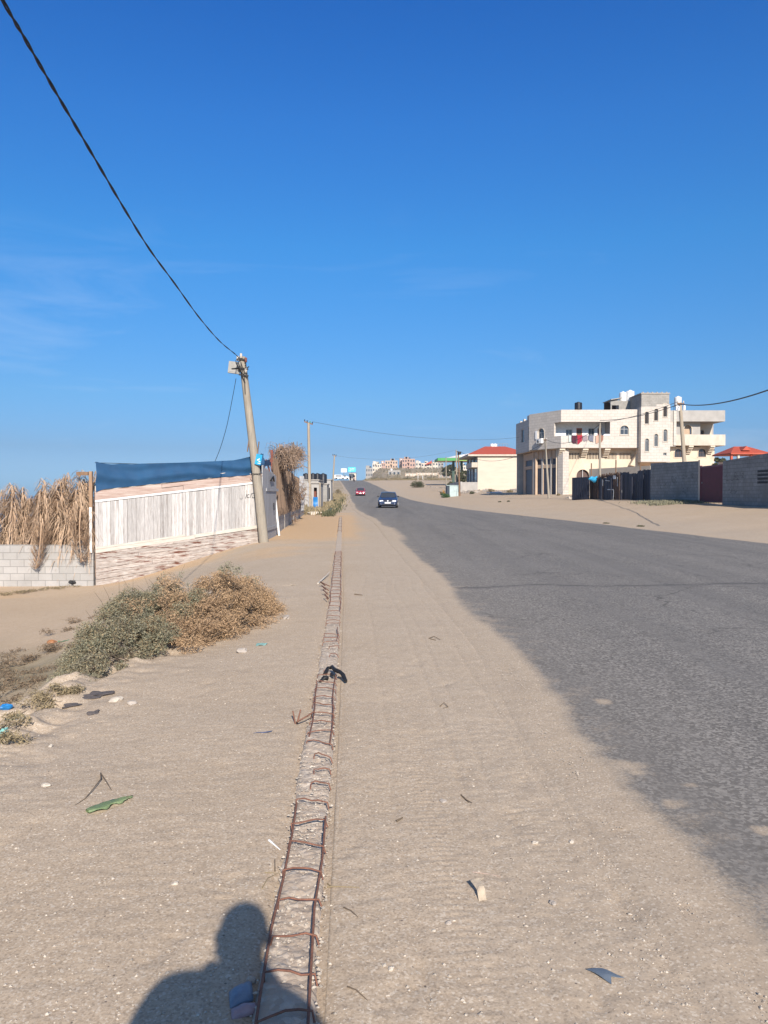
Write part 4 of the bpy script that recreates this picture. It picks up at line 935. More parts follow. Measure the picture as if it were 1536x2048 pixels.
# slight kinks where the strands twist
cable('thick twisted black cable sweeping overhead from the leaning pole', cp, .0075, twist=True)
cable('thin drop wire hanging from the meter box down behind the blue cloth', [P(472, 757, 24.0), P(466, 790, 24.3), P(454, 850, 25.3), P(441, 895, 26), P(429, 925, 26.5)], .009, 'drop_wire')
b2 = P(620, 1024, 60); b2.z = Hs(b2.x, b2.y); t2 = P(617, 846, 60)
pole2, d2 = upole('utility_pole', 'second slim utility pole on the left, behind the palm screen, with a tilted cross arm', b2, t2, .14, .10, MAT['pale_pole_mat'])
mb = MB(); mb.cb(d2*1.0, (.68, .09, .09), 0, 0, .32); mb.build('cross_arm', MAT['old_wood_mat'], pole2)
for dx in (-.3, -.1, .12, .3):
    mb = MB(); mb.lathe([(.02, 0), (.05, .03), (.03, .06), (.05, .09), (.02, .13)], d2*1.0+Vector((dx, 0, .05-dx*.33)), 8); mb.build('insulator', MAT['green_mat'] if dx == .12 else MAT['black_mat'], pole2)
b3 = P(664, 975, 150); b3.z = Hs(b3.x, b3.y)-1; t3 = P(669, 911, 150)
pole3, d3 = upole('utility_pole', 'farthest small utility pole on the left, near the crest of the road', b3, t3, .17, .13, MAT['pale_pole_mat'])
mb = MB(); mb.cb(d3*.99, (.75, .12, .12), 0, 0, .2); mb.build('cross_arm', MAT['old_wood_mat'], pole3)
for dx in (-.3, .0, .3):
    mb = MB(); mb.lathe([(.03, 0), (.08, .05), (.05, .1), (.08, .15), (.03, .22)], d3+Vector((dx, 0, .03-dx*.2)), 8); mb.build('insulator', MAT['black_mat'], pole3)
# ------------------------------------------------------------------ grey door panel, posts, reed screen, low wall
gd = thing('board_panel', 'narrow grey weathered board door right of the leaning pole', 'door', (-3.85, 24.95, Hs(-3.8, 25)-.15))
mb = MB(); y = -.55
while y < 2.5:
    w_ = .16+R4.uniform(-.02, .02); mb.box(-.015+R4.uniform(-.008, .008), .012, y, y+w_-.006, 0, 2.52-.08*y+R4.uniform(-.05, .03)); y += w_
mb.build('boards', MAT['grey_wood_mat'], gd)
mb = MB(); mb.box(.014, .04, .1, 2.9, .45, .55); mb.box(.014, .04, .1, 2.9, 1.75, 1.85); mb.build('battens', MAT['grey_wood_mat'], gd)
mb = MB(); mb.tube([(.05, .9, 2.1), (.08, 1.3, 2.25), (.05, 1.7, 2.1)], .03, 5); mb.build('hanging_hose', MAT['black_mat'], gd); mb = MB(); mb.tube([(.05, 1.6, 1.35), (.06, 1.6, 1.1)], .02, 5); mb.build('handle', MAT['black_mat'], gd)
pw = P(559, 1078, 27.45); pw.z = Hs(pw.x, pw.y); wp = thing('fence_post', 'white painted post leaning left beside the grey board door', 'post', pw); mb = MB(); d = P(547.5, 966, 27.45)-pw
mb.tube([(0, 0, -.1), d], .045, 4, smooth=False); mb.build('post', MAT['white_paint_mat'], wp)
pr = P(549, 1010, 28.3); rp = thing('fence_post', 'tall rusty red post standing at the near end of the palm screen', 'post', Vector((pr.x, pr.y, Hs(pr.x, pr.y)))); d = P(543.5, 900, 28.3)-rp.location
mb = MB(); mb.tube([(0, 0, 0), d], .06, 4, smooth=False); mb.build('post', MAT['rust_post_mat'], rp)
mb = MB(); c = P(536, 920, 27.5)-rp.location; mb.cb(c+Vector((0, 0, -.05)), (.36, .05, .09), .2, 0, -.25); mb.cb(c+Vector((-.10, -.2, -.25)), (.06, .06, .5), 0, 0, .35); mb.cb(c+Vector((.06, -.3, -.28)), (.05, .05, .6), 0, 0, -.3); mb.build('brace', MAT['rust_post_mat'], rp)
mb = MB(); pts = [P(522, 905, 25), P(530, 921, 26), P(542, 918, 27.8)]; vs = []
for p, lo in zip(pts, (60, 12, 14)): vs += [p, p-Vector((0, 0, lo*.016))]
mb.add(vs, [(0, 1, 3, 2), (2, 3, 5, 4)], True); tag(mb.build('cloth_remnant', MAT['blue_tarp_mat'], uv=False), 'loose end of dark blue cloth tied between the leaning pole and rusty post', 'cloth')
w0 = Vector((-3.92, 28.0, 0)); w1 = Vector((-5.4, 53, 0)); wdv = (w1-w0); WLn = wdv.length; wdv.normalize(); wn = Vector((-wdv.y, wdv.x, 0))
lw = thing('block_wall', 'low grey block wall under the brown palm screen', 'wall', (w0.x, w0.y, Hs(w0.x, w0.y)-.3)); lw.rotation_euler = (0, 0, math.atan2(wdv.y, wdv.x))
mb = MB(); mb.wall(0, WLn*.9, 0, 1.38, 0, .2); mb.box(0, WLn*.9, .003, .197, 1.36, 1.385); mb.build('blocks', MAT['block_wall_mat'], lw)
mb = MB()
for k in range(5): mb.box(1.0+k*3.2, 1.22+k*3.2, -.02, .0, 0, 1.37)
mb.build('pier', MAT['concrete_mat'], lw)
rs = thing('reed_screen', 'tall brown reed screen above the low block wall', 'screen', (w0.x, w0.y, Hs(w0.x, w0.y)+.98)); rs.rotation_euler = lw.rotation_euler
vs = []; fs = []; R5 = random.Random(6)
for k in range(1700):
    x = .2+R5.random()**1.25*WLn*.86; y = .12+R5.uniform(-.07, .05); r_ = R5.uniform(.006, .016)*(1+x*.04); h_ = (1.75+R5.uniform(-.25, .12)-.025*x); tl = R5.uniform(-.10, .10); z0 = R5.uniform(-.35, 0.05)
    b = len(vs); yb = y-.14*(z0 < 0)
    vs += [(x-r_, yb, z0), (x+r_, yb-.004, z0), (x+r_*.6+tl, y, h_), (x-r_*.6+tl, y, h_), (x, yb-r_, z0), (x+tl, y-r_, h_)]
    fs += [(b, b+4, b+5, b+3), (b+4, b+1, b+2, b+5)]
mb = MB(); mb.add(vs, fs); mb.build('reeds', MAT['reed_mat'], rs, uv=False)
mb = MB(); mb.box(.15, WLn*.88, .14, .17, -.05, 1.50); mb.build('matting', MAT['brush_mat'], rs)
mb = MB(); mb.box(.1, WLn*.88, .18, .24, 1.2, 1.28); mb.box(.1, WLn*.88, .18, .24, .2, .28); mb.build('rail', MAT['old_wood_mat'], rs)
# crest of palm leaves on the screen
def tuft(label, c, spread, ln, n, seed, mat='palm_grey_mat', up=.9):
    t = thing('palm_tuft', label, 'palm tuft', c); r = random.Random(seed); mb = MB()
    for k in range(n):
        o = Vector((r.uniform(-1, 1)*spread[0], r.uniform(-1, 1)*spread[1], r.uniform(-1, 1)*spread[2]))
        d = Vector((r.gauss(0, .55), r.gauss(0, .5), r.gauss(up, .6))).normalized(); l = ln*r.uniform(.5, 1.2)
        p1 = o+d*l*.5; p2 = p1+(d*.6+Vector((0, 0, -.5))).normalized()*l*.3; p3 = p2+Vector((r.uniform(-.3, .3), r.uniform(-.2, .2), -1)).normalized()*l*.35
        w = d.cross(Vector((r.gauss(0, 1), r.gauss(0, 1), r.gauss(0, 1)))).normalized()*.014*r.uniform(.6, 1.3)
        mb.add([o-w*.5, o+w*.5, p1+w, p1-w, p2+w*.8, p2-w*.8, p3+w*.1, p3-w*.1], [(0, 1, 2, 3), (3, 2, 4, 5), (5, 4, 6, 7)])
    mb.build('leaves', MAT[mat], t, uv=False)
    for k in range(4):
        mb = MB(); o = Vector((r.uniform(-1, 1)*spread[0]*.8, r.uniform(-1, 1)*spread[1], -spread[2])); mb.tube([o, o+Vector((r.uniform(-.2, .2), 0, ln*.6)), o+Vector((r.uniform(-.5, .5), 0, ln*1.1))], [.03, .02, .006], 5)
        mb.build('stalk', MAT['old_wood_mat'], t, uv=False)
    return t
tuft('shaggy brown crest of dry palm leaves over the near part of the palm screen', P(573, 925, 31), (.35, 1.6, .36), .75, 620, 31)
tuft('smaller tuft of dry palm leaves beyond the shaggy crest', P(592, 913, 37), (.22, 1.0, .22), .6, 300, 32)
tuft('dry palm leaves hanging down the middle of the palm screen', P(583, 975, 33.5), (.08, .5, .5), .6, 90, 33, up=-.9)
tuft('dead palm stalks leaning on the screen near its far end', P(598, 985, 40), (.1, 2.5, .4), .55, 110, 34, up=.7)
tuft('dry palm leaves piled at the foot of the low wall', P(584, 1040, 38), (.08, 1.6, .12), .45, 70, 35, up=-.3)
ts_ = thing('tin_sheet', 'torn pale tin sheet hanging on the far part of the palm screen', 'tin sheet', P(603, 1008, 43)); mb = MB(); vs = []
for k, (px, py) in enumerate([(599, 952), (608, 952), (599, 968), (609, 966), (598, 983), (608, 984), (602, 996), (610, 998), (602, 1022), (608, 1020)]): vs.append(P(px, py, 42.5+.3*(k % 2))-ts_.location)
mb.add(vs, [(0, 2, 3, 1), (2, 4, 5, 3), (4, 6, 7, 5), (6, 8, 9, 7)]); mb.build('sheet', MAT['tin_mat'], ts_, uv=False)
# ------------------------------------------------------------------ shacks and water tanks on the left
def tank(label, c, r, h, mat, group=None, parent=None):
    t = thing('water_tank', label, 'water tank', c, 0, group); mb = MB(); pr = [(r*.94, 0), (r, h*.04)]
    for k in range(6): z = h*(.08+.13*k); pr += [(r, z), (r*.965, z+h*.02), (r*.965, z+h*.045), (r, z+h*.065)]
    pr += [(r*.98, h*.9), (r*.6, h*.97), (r*.35, h*.985)]; mb.lathe(pr, (0, 0, 0), 24); mb.build('barrel', mat, t)
    mb = MB(); mb.lathe([(r*.32, h*.98), (r*.32, h*1.03), (r*.2, h*1.05)], (0, 0, 0), 16); mb.build('lid', mat, t); return t
def base(px, py, Y):
    p = P(px, py, Y); return Vector((p.x, p.y, Hs(p.x, p.y)))
def boxhut(name, label, px0, px1, ytop, Y, depth, mat, cat='shack', zoff=-.5, ang=0, holes=()):
    a_ = P(px0, ytop, Y); b_ = P(px1, ytop, Y); gz_ = min(Hs(a_.x, Y), Hs(b_.x, Y))+zoff; t = thing(name, label, cat, (a_.x, Y, gz_), ang); w_ = b_.x-a_.x; h_ = a_.z-gz_
    mb = MB(); mb.wall(0, w_, 0, h_, 0, .15, [(q[0]*w_, q[1]*w_, h_*q[2], h_*q[3]) for q in holes]); mb.box(0, .15, .15, depth, 0, h_); mb.box(w_-.15, w_, .15, depth, 0, h_); mb.box(.15, w_-.15, depth-.15, depth, 0, h_); mb.build('walls', mat, t)
    mb = MB(); mb.box(-.08, w_+.08, -.1, depth+.08, h_+.003, h_+.1); mb.build('roof', MAT['concrete_mat'], t)
    return t, w_, h_
t, w_, h_ = boxhut('shack', 'small pale shack with a hanging blue sheet behind the second pole', 622, 638, 967, 60, 4, MAT['grey_plaster_mat'], holes=[(.35, .75, .55, .88)])
mb = MB(); vs = []
for k in range(9):
    z = h_*(.12+.06*k); vs += [(w_*.28, -.06-.04*math.sin(k*2), z), (w_*.6+.03*math.sin(k*3), -.09+.05*math.sin(k*1.3), z), (w_*.85, -.05, z)]
mb.add(vs, [q for k in range(8) for q in ((k*3, k*3+1, k*3+4, k*3+3), (k*3+1, k*3+2, k*3+5, k*3+4))], True); mb.build('blue_sheet', MAT['blue_plastic_mat'], t, uv=False)
mb = MB(); mb.box(w_*.3, w_*.9, .5, .55, .3, h_*.9); mb.build('inner_wall', MAT['rust_post_mat'], t)
for k, (dx, mt) in enumerate(((-.25, 'grey_wood_mat'), (w_+.05, 'pale_pole_mat'))): mb = MB(); mb.box(dx, dx+.09, -.18, -.09, 0, h_*1.02); mb.build('prop', MAT[mt], t)
t, w_, h_ = boxhut('shack', 'grey block hut with a small window carrying a black water tank', 637, 654, 969, 84, 3, MAT['house_block_mat'], holes=[(.22, .55, .68, .80)])
mb = MB(); mb.box(w_*.2, w_*.6, .35, .4, h_*.6, h_*.85); mb.build('dark_room', MAT['brown_mat'], t)
boxhut('shack', 'narrow pale block hut right behind the tank hut', 651, 662, 960, 92, 3, MAT['grey_plaster_mat'], holes=[(.45, .8, .3, .72)])
boxhut('shack', 'long low hut behind the palm screen with tanks on its roof', 603, 637, 961, 74, 5, MAT['grey_plaster_mat'])
tank('largest black water tank, on the grey block hut roof', P(645.5, 968, 84)+Vector((0, .6, .10)), .42, 1.05, MAT['tank_black_mat'])
for px, Y, lab in ((611, 76, 'black water tank nearest the palm screen'), (625, 76, 'black water tank left of the second pole crown, middle of three low ones'), (634, 76.5, 'black water tank at the right end of the long low hut')):
    tank(lab, P(px, 961, Y)+Vector((0, .5, .1)), .30, .62, MAT['tank_black_mat'], 'black tanks on the low hut')
# lumps on the far end of the sand mound: cloth & planks
blob('plank_heap', 'small heap of white and rusty scrap at the foot of the blue sheet', 'scrap', 630, 1029, .5, .35, .12, MAT['cream_rail_mat'], .2, seed=18, jag=.9)
blob('plastic_sheet', 'blue plastic scrap lying in the dry grass past the shacks', 'litter', 663, 1023, .22, .2, .16, MAT['blue_plastic_mat'], .2, seed=19, jag=.9)
# dry grass along the left verge
def verge(label, spots, n, leaf, mat, seed, hz, wd, name='dry_grass'):
    t = brush(name, label, 'dry grass', spots, n, leaf, MAT[mat], None, False, seed, hz, wd); return t
def grass_obj(name, label, pts, n, h, w, mat, seed, spread):
    r = random.Random(seed); V = []; F = []
    for k in range(n):
        c = r.choice(pts); s = spread*(c[3] if len(c) > 3 else 1)
        x = c[0]+r.gauss(0, s); y = c[1]+r.gauss(0, s*2.5); z = Hs(x, y); hh = h*r.uniform(.4, 1.2); an = r.uniform(0, 3.14); dx, dy = math.cos(an)*w, math.sin(an)*w; lx, ly = r.gauss(0, .35)*hh, r.gauss(0, .35)*hh
        b = len(V); V += [(x-dx, y-dy, z-.02), (x+dx, y+dy, z-.02), (x+lx*.4+dx*.7, y+ly*.4+dy*.7, z+hh*.6), (x+lx, y+ly, z+hh)]; F.append((b, b+1, b+2, b+3))
    o = npmesh(name, V, F, mat); return tag(o, label, 'grass', kind='stuff')
vp = []
for Y in np.arange(52, 140, 1.5):
    for l in (-2.2, -3.0, -3.8): vp.append((l-.044*Y-.01*(Y-52)*0, Y, 0, .6+.006*Y))
grass_obj('dry_grass', 'pale dry grass covering the left verge beyond the shacks', vp, 9000, .42, .035, MAT['dry_grass_mat'], 41, .55)
vp = [(-1.35-.044*Y+rnd.uniform(-.4, .2), Y, 0, .5) for Y in np.arange(48, 120, 3)]
grass_obj('green_grass', 'thin green weeds between the dry grass on the left verge', vp, 1600, .35, .03, MAT['leaf_olive_mat'], 42, .5)
def bushy(label, px, py, Y, wpx, hpx, mat, n, leaf, seed, name='shrub', group=None, cat='shrub', stems=True, base_=None):
    c = base_ or base(px, py, Y); s = Y/FPX; rx = wpx*s/2; h = hpx*s; t = thing(name, label, cat, c, 0, group); r = random.Random(seed); C = []
    for k in range(16):
        a_ = r.uniform(0, 6.28); q = r.random()**.6; x = math.cos(a_)*q*rx*.8; y = math.sin(a_)*q*rx*.8; z = h*r.uniform(.15, .8)*(1-.55*q); rr = rx*r.uniform(.16, .36); C.append((x, y, z, rr, rr, min(rr, h*.35), rr**2))
    leaves('foliage', C, n, leaf, MAT[mat], t, 2, seed)
    if stems: twigs('stems', (0, 0, 0), [q[:3] for q in C], leaf*.4, MAT['stem_mat'], t, seed)
    return t
for i, (px, py, Y, wp_, hp_, mt) in enumerate([(652, 1008, 72, 14, 16, 'dry_grass_mat'), (668, 1000, 90, 16, 12, 'leaf_olive_mat'), (684, 998, 98, 8, 9, 'leaf_olive_mat'), (676, 975, 140, 16, 16, 'dry_grass_mat'), (664, 985, 110, 14, 12, 'dry_grass_mat')]):
    bushy(['dry shrub beside the grey block hut', 'dull green shrub on the left verge', 'small dark shrub nearest the road on the left verge', 'tall dry shrub by the far small pole', 'dry shrub behind the dull green one on the left verge'][i], px, py, Y, wp_, hp_, mt, 1500, .05, 60+i)
mk('hill_scrub_mat', (.24, .205, .14), .95, (.16, .14, .095), .05, 0, island=.4)
# ================================================================== RIGHT: BIG HOUSE
BO = Vector((19.5, 85.0, 1.5)); K = 85/FPX
def X_(px, y=0): return (px-768)/FPX*(85+y)-BO.x
def Z_(py, y=0): return CAMH+(990-py)/FPX*(85+y)-BO.z
house = thing('apartment_house', 'large two storey pale stone house with shops, balconies and a stair tower', 'house', BO)
def part(name, mb, mat, par=None): return mb.build(name, MAT[mat] if isinstance(mat, str) else mat, par or house)
def winparts(M, par, x0, x1, z0, z1, arch, yin=.12, mull=1, framemat='frame_mat', glass='glass_mat', fw=.05, bars=0):
    """window frame part with a pane sub-part, set back in its opening"""
    mb = MB(); mb.M = M
    mb.box(x0, x0+fw, yin, yin+.06, z0, z1); mb.box(x1-fw, x1, yin, yin+.06, z0, z1); mb.box(x0+fw, x1-fw, yin, yin+.06, z0, z0+fw); mb.box(x0+fw, x1-fw, yin, yin+.06, z1-fw, z1)
    for k in range(1, mull+1): c = x0+(x1-x0)*k/(mull+1); mb.box(c-fw*.4, c+fw*.4, yin+.005, yin+.05, z0+fw, z1-fw)
    if arch: mb.box(x0+fw, x1-fw, yin+.002, yin+.055, z1-arch-fw*.4, z1-arch+fw*.4)
    for k in range(bars): c = x0+(x1-x0)*(k+.5)/bars; mb.box(c-.012, c+.012, yin-.04, yin-.02, z0, z1)
    f = mb.build('window', MAT[framemat], par); mb = MB(); mb.M = M; mb.box(x0+.01, x1-.01, yin+.025, yin+.035, z0+.01, z1-.01); mb.build('pane', MAT[glass], f); return f
def trim(M, par, x0, x1, z0, z1, arch, w_=.09, mat='balcony_mat', proud=.03):
    mb = MB(); mb.M = M; cx = (x0+x1)/2; ra = (x1-x0)/2; rz = min(ra, arch or .01); cz = z1-rz; N = 10
    if arch:
        for k in range(N):
            a0, a1 = math.pi*k/N, math.pi*(k+1)/N; p = [(cx+(ra+d)*math.cos(a_), cz+(rz+d)*math.sin(a_)) for a_ in (a0, a1) for d in (0, w_)]
            mb.prism([p[0], p[1], p[3], p[2]], -proud, -.001)
    mb.box(x0-w_, x0, -proud, -.001, z0, cz); mb.box(x1, x1+w_, -proud, -.001, z0, cz); mb.box(x0-w_, x1+w_, -proud-.03, -.001, z0-w_, z0)
    return mb.build('window_surround', MAT[mat], par)
def frame(p0, p1):
    """facade frame: local x runs from p0 to p1, local y points inwards"""
    d = Vector((p1[0]-p0[0], p1[1]-p0[1], 0)); L = d.length; d.normalize(); n = Vector((-d.y, d.x, 0))
    return Matrix(((d.x, n.x, 0, p0[0]), (d.y, n.y, 0, p0[1]), (0, 0, 1, 0), (0, 0, 0, 1))), L
zT, zF, zP, zS = Z_(820), Z_(844), Z_(871.6), Z_(896)
I4 = Matrix.Identity(4)
C1 = X_(1219)
# section C: fascia, balcony parapet, recess
mb = MB(); mb.box(0, C1, 0, .22, zF, zT); part('balcony_fascia', mb, 'stone_mat')
mb = MB(); mb.box(.0, C1, 0, .18, zS, zP); part('balcony_parapet', mb, 'stone_mat')
mb = MB(); mb.box(.1, C1, .18, 1.9, zS+.002, zS+.18); part('balcony_floor', mb, 'beige_soffit_mat')
mb = MB(); mb.box(.1, C1, .22, 1.9, zF+.15, zF+.35); part('balcony_ceiling', mb, 'grey_plaster_mat')
WB = [(X_(1131, 1.9), X_(1144, 1.9), zP-.05, zP+.85), (X_(1152, 1.9), X_(1163.5, 1.9), zS+.3, zP+1.0), (X_(1176, 1.9), X_(1188, 1.9), zS+.3, zP+.98), (X_(1194, 1.9), X_(1203, 1.9), zP-.1, zP+1.0)]
M19 = Matrix.Translation((0, 1.9, 0))
mb = MB(); mb.M = M19; mb.wall(-.9, C1+.1, zS, zT-.2, 0, .2, WB); part('rear_wall', mb, 'gable_mat' if 0 else 'white_paint_mat')
winparts(M19, house, *WB[0], 0); mb = MB(); mb.M = M19; mb.box(WB[1][0], WB[1][1], .05, .09, WB[1][2], WB[1][3]); dr = part('door', mb, 'orange_door_mat'); mb = MB(); mb.M = M19; mb.box(WB[1][0]+.1, WB[1][1]-.1, .03, .048, WB[1][3]-.75, WB[1][3]-.15); mb.build('door_panel', MAT['brown_mat'], dr)
winparts(M19, house, *WB[2], 0, glass='kiosk_door_mat'); winparts(M19, house, *WB[3], 0, glass='maroon_mat')
mb = MB(); mb.box(C1+.002, C1+.2, .0, 1.9, zS, zT); part('side_wall', mb, 'grey_plaster_mat')
# section D
D0, D1 = C1, X_(1281); aw = (X_(1239.5), X_(1256), Z_(869.5), Z_(851.5), .38); sw = (X_(1274.5), X_(1277.5), Z_(862), Z_(852.5))
mb = MB(); mb.M = Matrix.Translation((0, -.025, 0)); mb.wall(D0+.003, D1, zS, zT+.03, 0, .2, [aw, sw]); part('front_wall', mb, 'stone_mat'); MD = Matrix.Translation((0, -.025, 0))
winparts(MD, house, *aw[:4], .38, mull=1); trim(MD, house, *aw); winparts(MD, house, *sw, 0, mull=0)
mb = MB(); mb.box(D0, D1, .18, 2.2, zS, zS+.2); part('floor_slab', mb, 'beige_soffit_mat')
# section B (towards the shops), grazing light
PB0, PB1, PA = (0, 0), (-2.6, 4.9), (-3.02, 11.3)
MBm, LB = frame(PB1, PB0); MA, LA_ = frame(PA, PB1)
bw = (LB-3.95, LB-2.85, Z_(877.8, 3), Z_(857, 3), .5)
mb = MB(); mb.M = MBm; mb.wall(0, LB-.002, zS, zT-.02, 0, .22, [bw, (LB-1.15, LB-.002, zP, zF)]); part('shop_side_wall', mb, 'stone_mat')
winparts(MBm, house, *bw[:4], .5, mull=1, glass='glass_mat'); trim(MBm, house, *bw)
mb = MB(); mb.M = MBm; mb.box(bw[0]-.42, bw[0]-.08, -.08, -.02, bw[2], bw[3]-.25); part('window_shutter', mb, 'white_paint_mat')
mb = MB(); mb.M = MBm; mb.box(LB-1.9, LB-.2, .22, 1.0, zP, zP+.0+1.5); part('balcony_inner_wall', mb, 'white_paint_mat') if 0 else None
aw2 = (LA_*.40, LA_*.62, Z_(884.8, 8), Z_(859, 8)); aw3 = (LA_*.93, LA_*.985, Z_(880, 6), Z_(856, 6))
mb = MB(); mb.M = MA; mb.wall(0, LA_-.002, zS-.1, zT-.55, 0, .22, [aw2, aw3]); part('shaded_side_wall', mb, 'stone_mat')
mb = MB(); mb.M = MA; mb.box(LA_-.9, LA_, .0, .2, zT-.548, zT-.1); mb.box(LA_*.55, LA_*.62, .0, .25, zT-.548, zT-.3); mb.box(LA_*.3, LA_*.34, .0, .25, zT-.548, zT-.38); part('parapet_block', mb, 'stone_mat')
winparts(MA, house, *aw2, 0, mull=0); winparts(MA, house, *aw3, 0, mull=0)
# roof slab and rear body
mb = MB(); mb.prism([(.1, .1), (D1-.1, .1), (D1-.1, 11), (-2.9, 11.2), (-2.5, 5)], zT-.75, zT-.6, 'z'); part('roof_slab', mb, 'concrete_mat')
mb = MB(); mb.prism([(.15, 1.2), (D1, .25), (D1+5, 11.2), (-2.9, 11.1), (-2.4, 5.1)], zS-.12, zS-.002, 'z'); part('overhang_slab', mb, 'beige_soffit_mat')
mb = MB(); mb.wall(-2.9, 9, 0, zT-.6, 11.2, 11.4); part('back_wall', mb, 'grey_plaster_mat')
# ground floor wall under C-D with grilles and arched door
GY0 = 1.25
MG = Matrix.Translation((0, GY0, 0)); gr = [(X_(a_, GY0), X_(b_, GY0), Z_(918.5, GY0), Z_(905.5, GY0)) for a_, b_ in ((1132, 1160), (1172, 1199), (1208.5, 1232.5), (1238, 1263))]
ad = (X_(1152.5, GY0), X_(1178, GY0), 0.15, Z_(939, GY0), 1.0)
mb = MB(); mb.M = MG; mb.wall(X_(1112, GY0), X_(1284, GY0), -.4, zS-.1, 0, .25, gr+[ad]); part('ground_floor_wall', mb, 'plaster_mat')
for g_ in gr:
    mb = MB(); mb.M = MG; n_ = 9
    for k in range(n_): c = g_[0]+(g_[1]-g_[0])*(k+.5)/n_; mb.box(c-.035, c+.035, .02, .2, g_[2], g_[3])
    f = part('grille', mb, 'plaster_mat')
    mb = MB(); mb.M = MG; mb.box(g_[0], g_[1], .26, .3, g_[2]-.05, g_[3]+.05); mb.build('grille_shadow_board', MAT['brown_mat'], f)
mb = MB(); mb.M = MG; mb.box(ad[0]-.1, ad[1]+.1, .3, .36, 0, ad[3]+.1); d_ = part('arched_door', mb, 'brown_mat')
mb = MB(); mb.M = MG; mb.box((ad[0]+ad[1])/2-.03, (ad[0]+ad[1])/2+.03, .1, .15, 1.5, ad[3]); mb.box(ad[0]-.2, ad[1]+.2, .1, .15, ad[3]-1.05, ad[3]-.98); mb.build('door_frame', MAT['frame_mat'], d_); trim(MG, house, *ad[:4], 1.0, .12, 'plaster_mat')
# stepped brackets
for px in (1120.5, 1167, 1211):
    mb = MB(); x = X_(px)
    for k in range(5): mb.box(x-.06 - (0.0), x+.55-.0*k, GY0-1.15+k*.22, GY0-.001, zS-.24-k*.17, zS-.125-k*.17 if 0 else zS-.07-k*.17-.002*k)
    part('bracket', mb, 'plaster_mat')
# corner column and shop front under B and A
co_ = MB(); p = MBm @ Vector((LB-.95, .45, 0)); co_.M = MBm; co_.box(LB-1.0, LB-.12, .4, 1.25, -.4, zS-.12); part('corner_column', co_, 'stone_mat')
MS = MBm @ Matrix.Translation((0, .75, 0)); SW = LB-1.0
bays = [(k*SW/3+.12, (k+1)*SW/3-.12) for k in range(3)]
ztr0, ztr1, zd = Z_(929.5, 3), Z_(917, 3), Z_(936, 3)
hl = [(a_, b_, ztr0, ztr1) for a_, b_ in bays]+[(a_, b_, .15, zd) for a_, b_ in bays]
mb = MB(); mb.M = MS; mb.wall(-.1, SW, -.4, zS-.13, 0, .25, hl); part('shop_front_wall', mb, 'beige_soffit_mat')
for k, (a_, b_) in enumerate(bays):
    winparts(MS, house, a_, b_, ztr0, ztr1, 0, mull=0, glass='shutter_mat')
    mb = MB(); mb.M = MS
    mb.box(a_, b_, .10, .14, .15, zd); sh = part('roller_shutter', mb, 'shutter_mat')
    mb = MB(); mb.M = MS
    for q in range(34): z = .2+q*(zd-.25)/34; mb.box(a_+.03, b_-.03, .085, .099, z, z+.07)
    mb.build('slats', MAT['shutter_mat'], sh)
mb = MB(); mb.M = MS
for k in range(4): x = k*SW/3; mb.box(x-.11, x+.11, -.06, -.002, -.4, ztr1+.1)
part('shop_pillars', mb, 'grey_plaster_mat')  # shade on the pillars is put into their colour by a greyer plaster
mb = MB(); mb.M = MS; 
for k in range(7): x = k*SW/6; mb.box(x-.09, x+.09, -.16, -.002, zS-.9, zS-.14)
part('ceiling_ribs', mb, 'beige_soffit_mat')
MSA = MA @ Matrix.Translation((0, .7, 0)); mb = MB(); mb.M = MSA; mb.wall(1.0, LA_+.3, -.4, zS-.2, 0, .25, [(2.0, LA_-1.2, .15, zd), (2.0, LA_-1.2, ztr0, ztr1)]); part('side_shop_wall', mb, 'beige_soffit_mat')
mb = MB(); mb.M = MSA; mb.box(2.0, LA_-1.2, .1, .14, .15, zd); mb.box(2.0, LA_-1.2, .1, .14, ztr0, ztr1); part('roller_shutter', mb, 'shutter_mat')
# stair tower (section E), projects forward
TY = -.9; MT = Matrix.Translation((0, TY, 0)); tx = lambda px: X_(px, TY); tz = lambda py: Z_(py, TY)
TW = []
for px, pt, pb in ((1292.3, 824, 848.2), (1310.9, 818, 842), (1329, 807.8, 834), (1293, 877.3, 903), (1311.2, 868, 893), (1329.5, 859, 883.2)): TW.append((tx(px-4), tx(px+4), tz(pb), tz(pt), .24))
sq = (tx(1326), tx(1332.3), tz(911), tz(905.6))
mb = MB(); mb.M = MT; mb.wall(tx(1281), tx(1339.3), tz(924), tz(813.6), 0, .25, TW+[sq]); part('tower_wall', mb, 'stone_mat')
mb = MB(); mb.M = MT; mb.box(tx(1281), tx(1281)+.22, .25, 3.5, tz(924), tz(813.6)); mb.box(tx(1339.3)-.22, tx(1339.3), .25, 5, tz(924), tz(813.6)); part('tower_side_wall', mb, 'stone_mat')
for k, t_ in enumerate(TW):
    winparts(MT, house, *t_[:4], .24, mull=0, fw=.035, glass='room_mat' if k < 3 else 'glass_mat', bars=3 if k > 2 else 0); trim(MT, house, *t_, w_=.07)
winparts(MT, house, *sq, 0, mull=1, fw=.03)
mb = MB(); mb.M = MT; mb.wall(tx(1281.5), tx(1311), tz(813.5), tz(788.6), .01, .2); mb.wall(tx(1311), tx(1337), tz(808.4), tz(788.6), .01, .2); mb.box(tx(1281.5), tx(1281.5)+.2, .2, 4.6, tz(813.5), tz(788.6)); mb.box(tx(1337)-.2, tx(1337), .2, 4.6, tz(813.5), tz(788.6)); part('tower_block_top', mb, 'house_block_mat')
mb = MB(); mb.M = MT; mb.box(tx(1280), tx(1338), -.08, 4.7, tz(788.5), tz(788.5)+.12)
for k in range(6): x = tx(1284+k*9.5); mb.box(x, x+.12, .1, .3, tz(788.5)+.122, tz(788.5)+.24)
part('tower_roof', mb, 'concrete_mat')
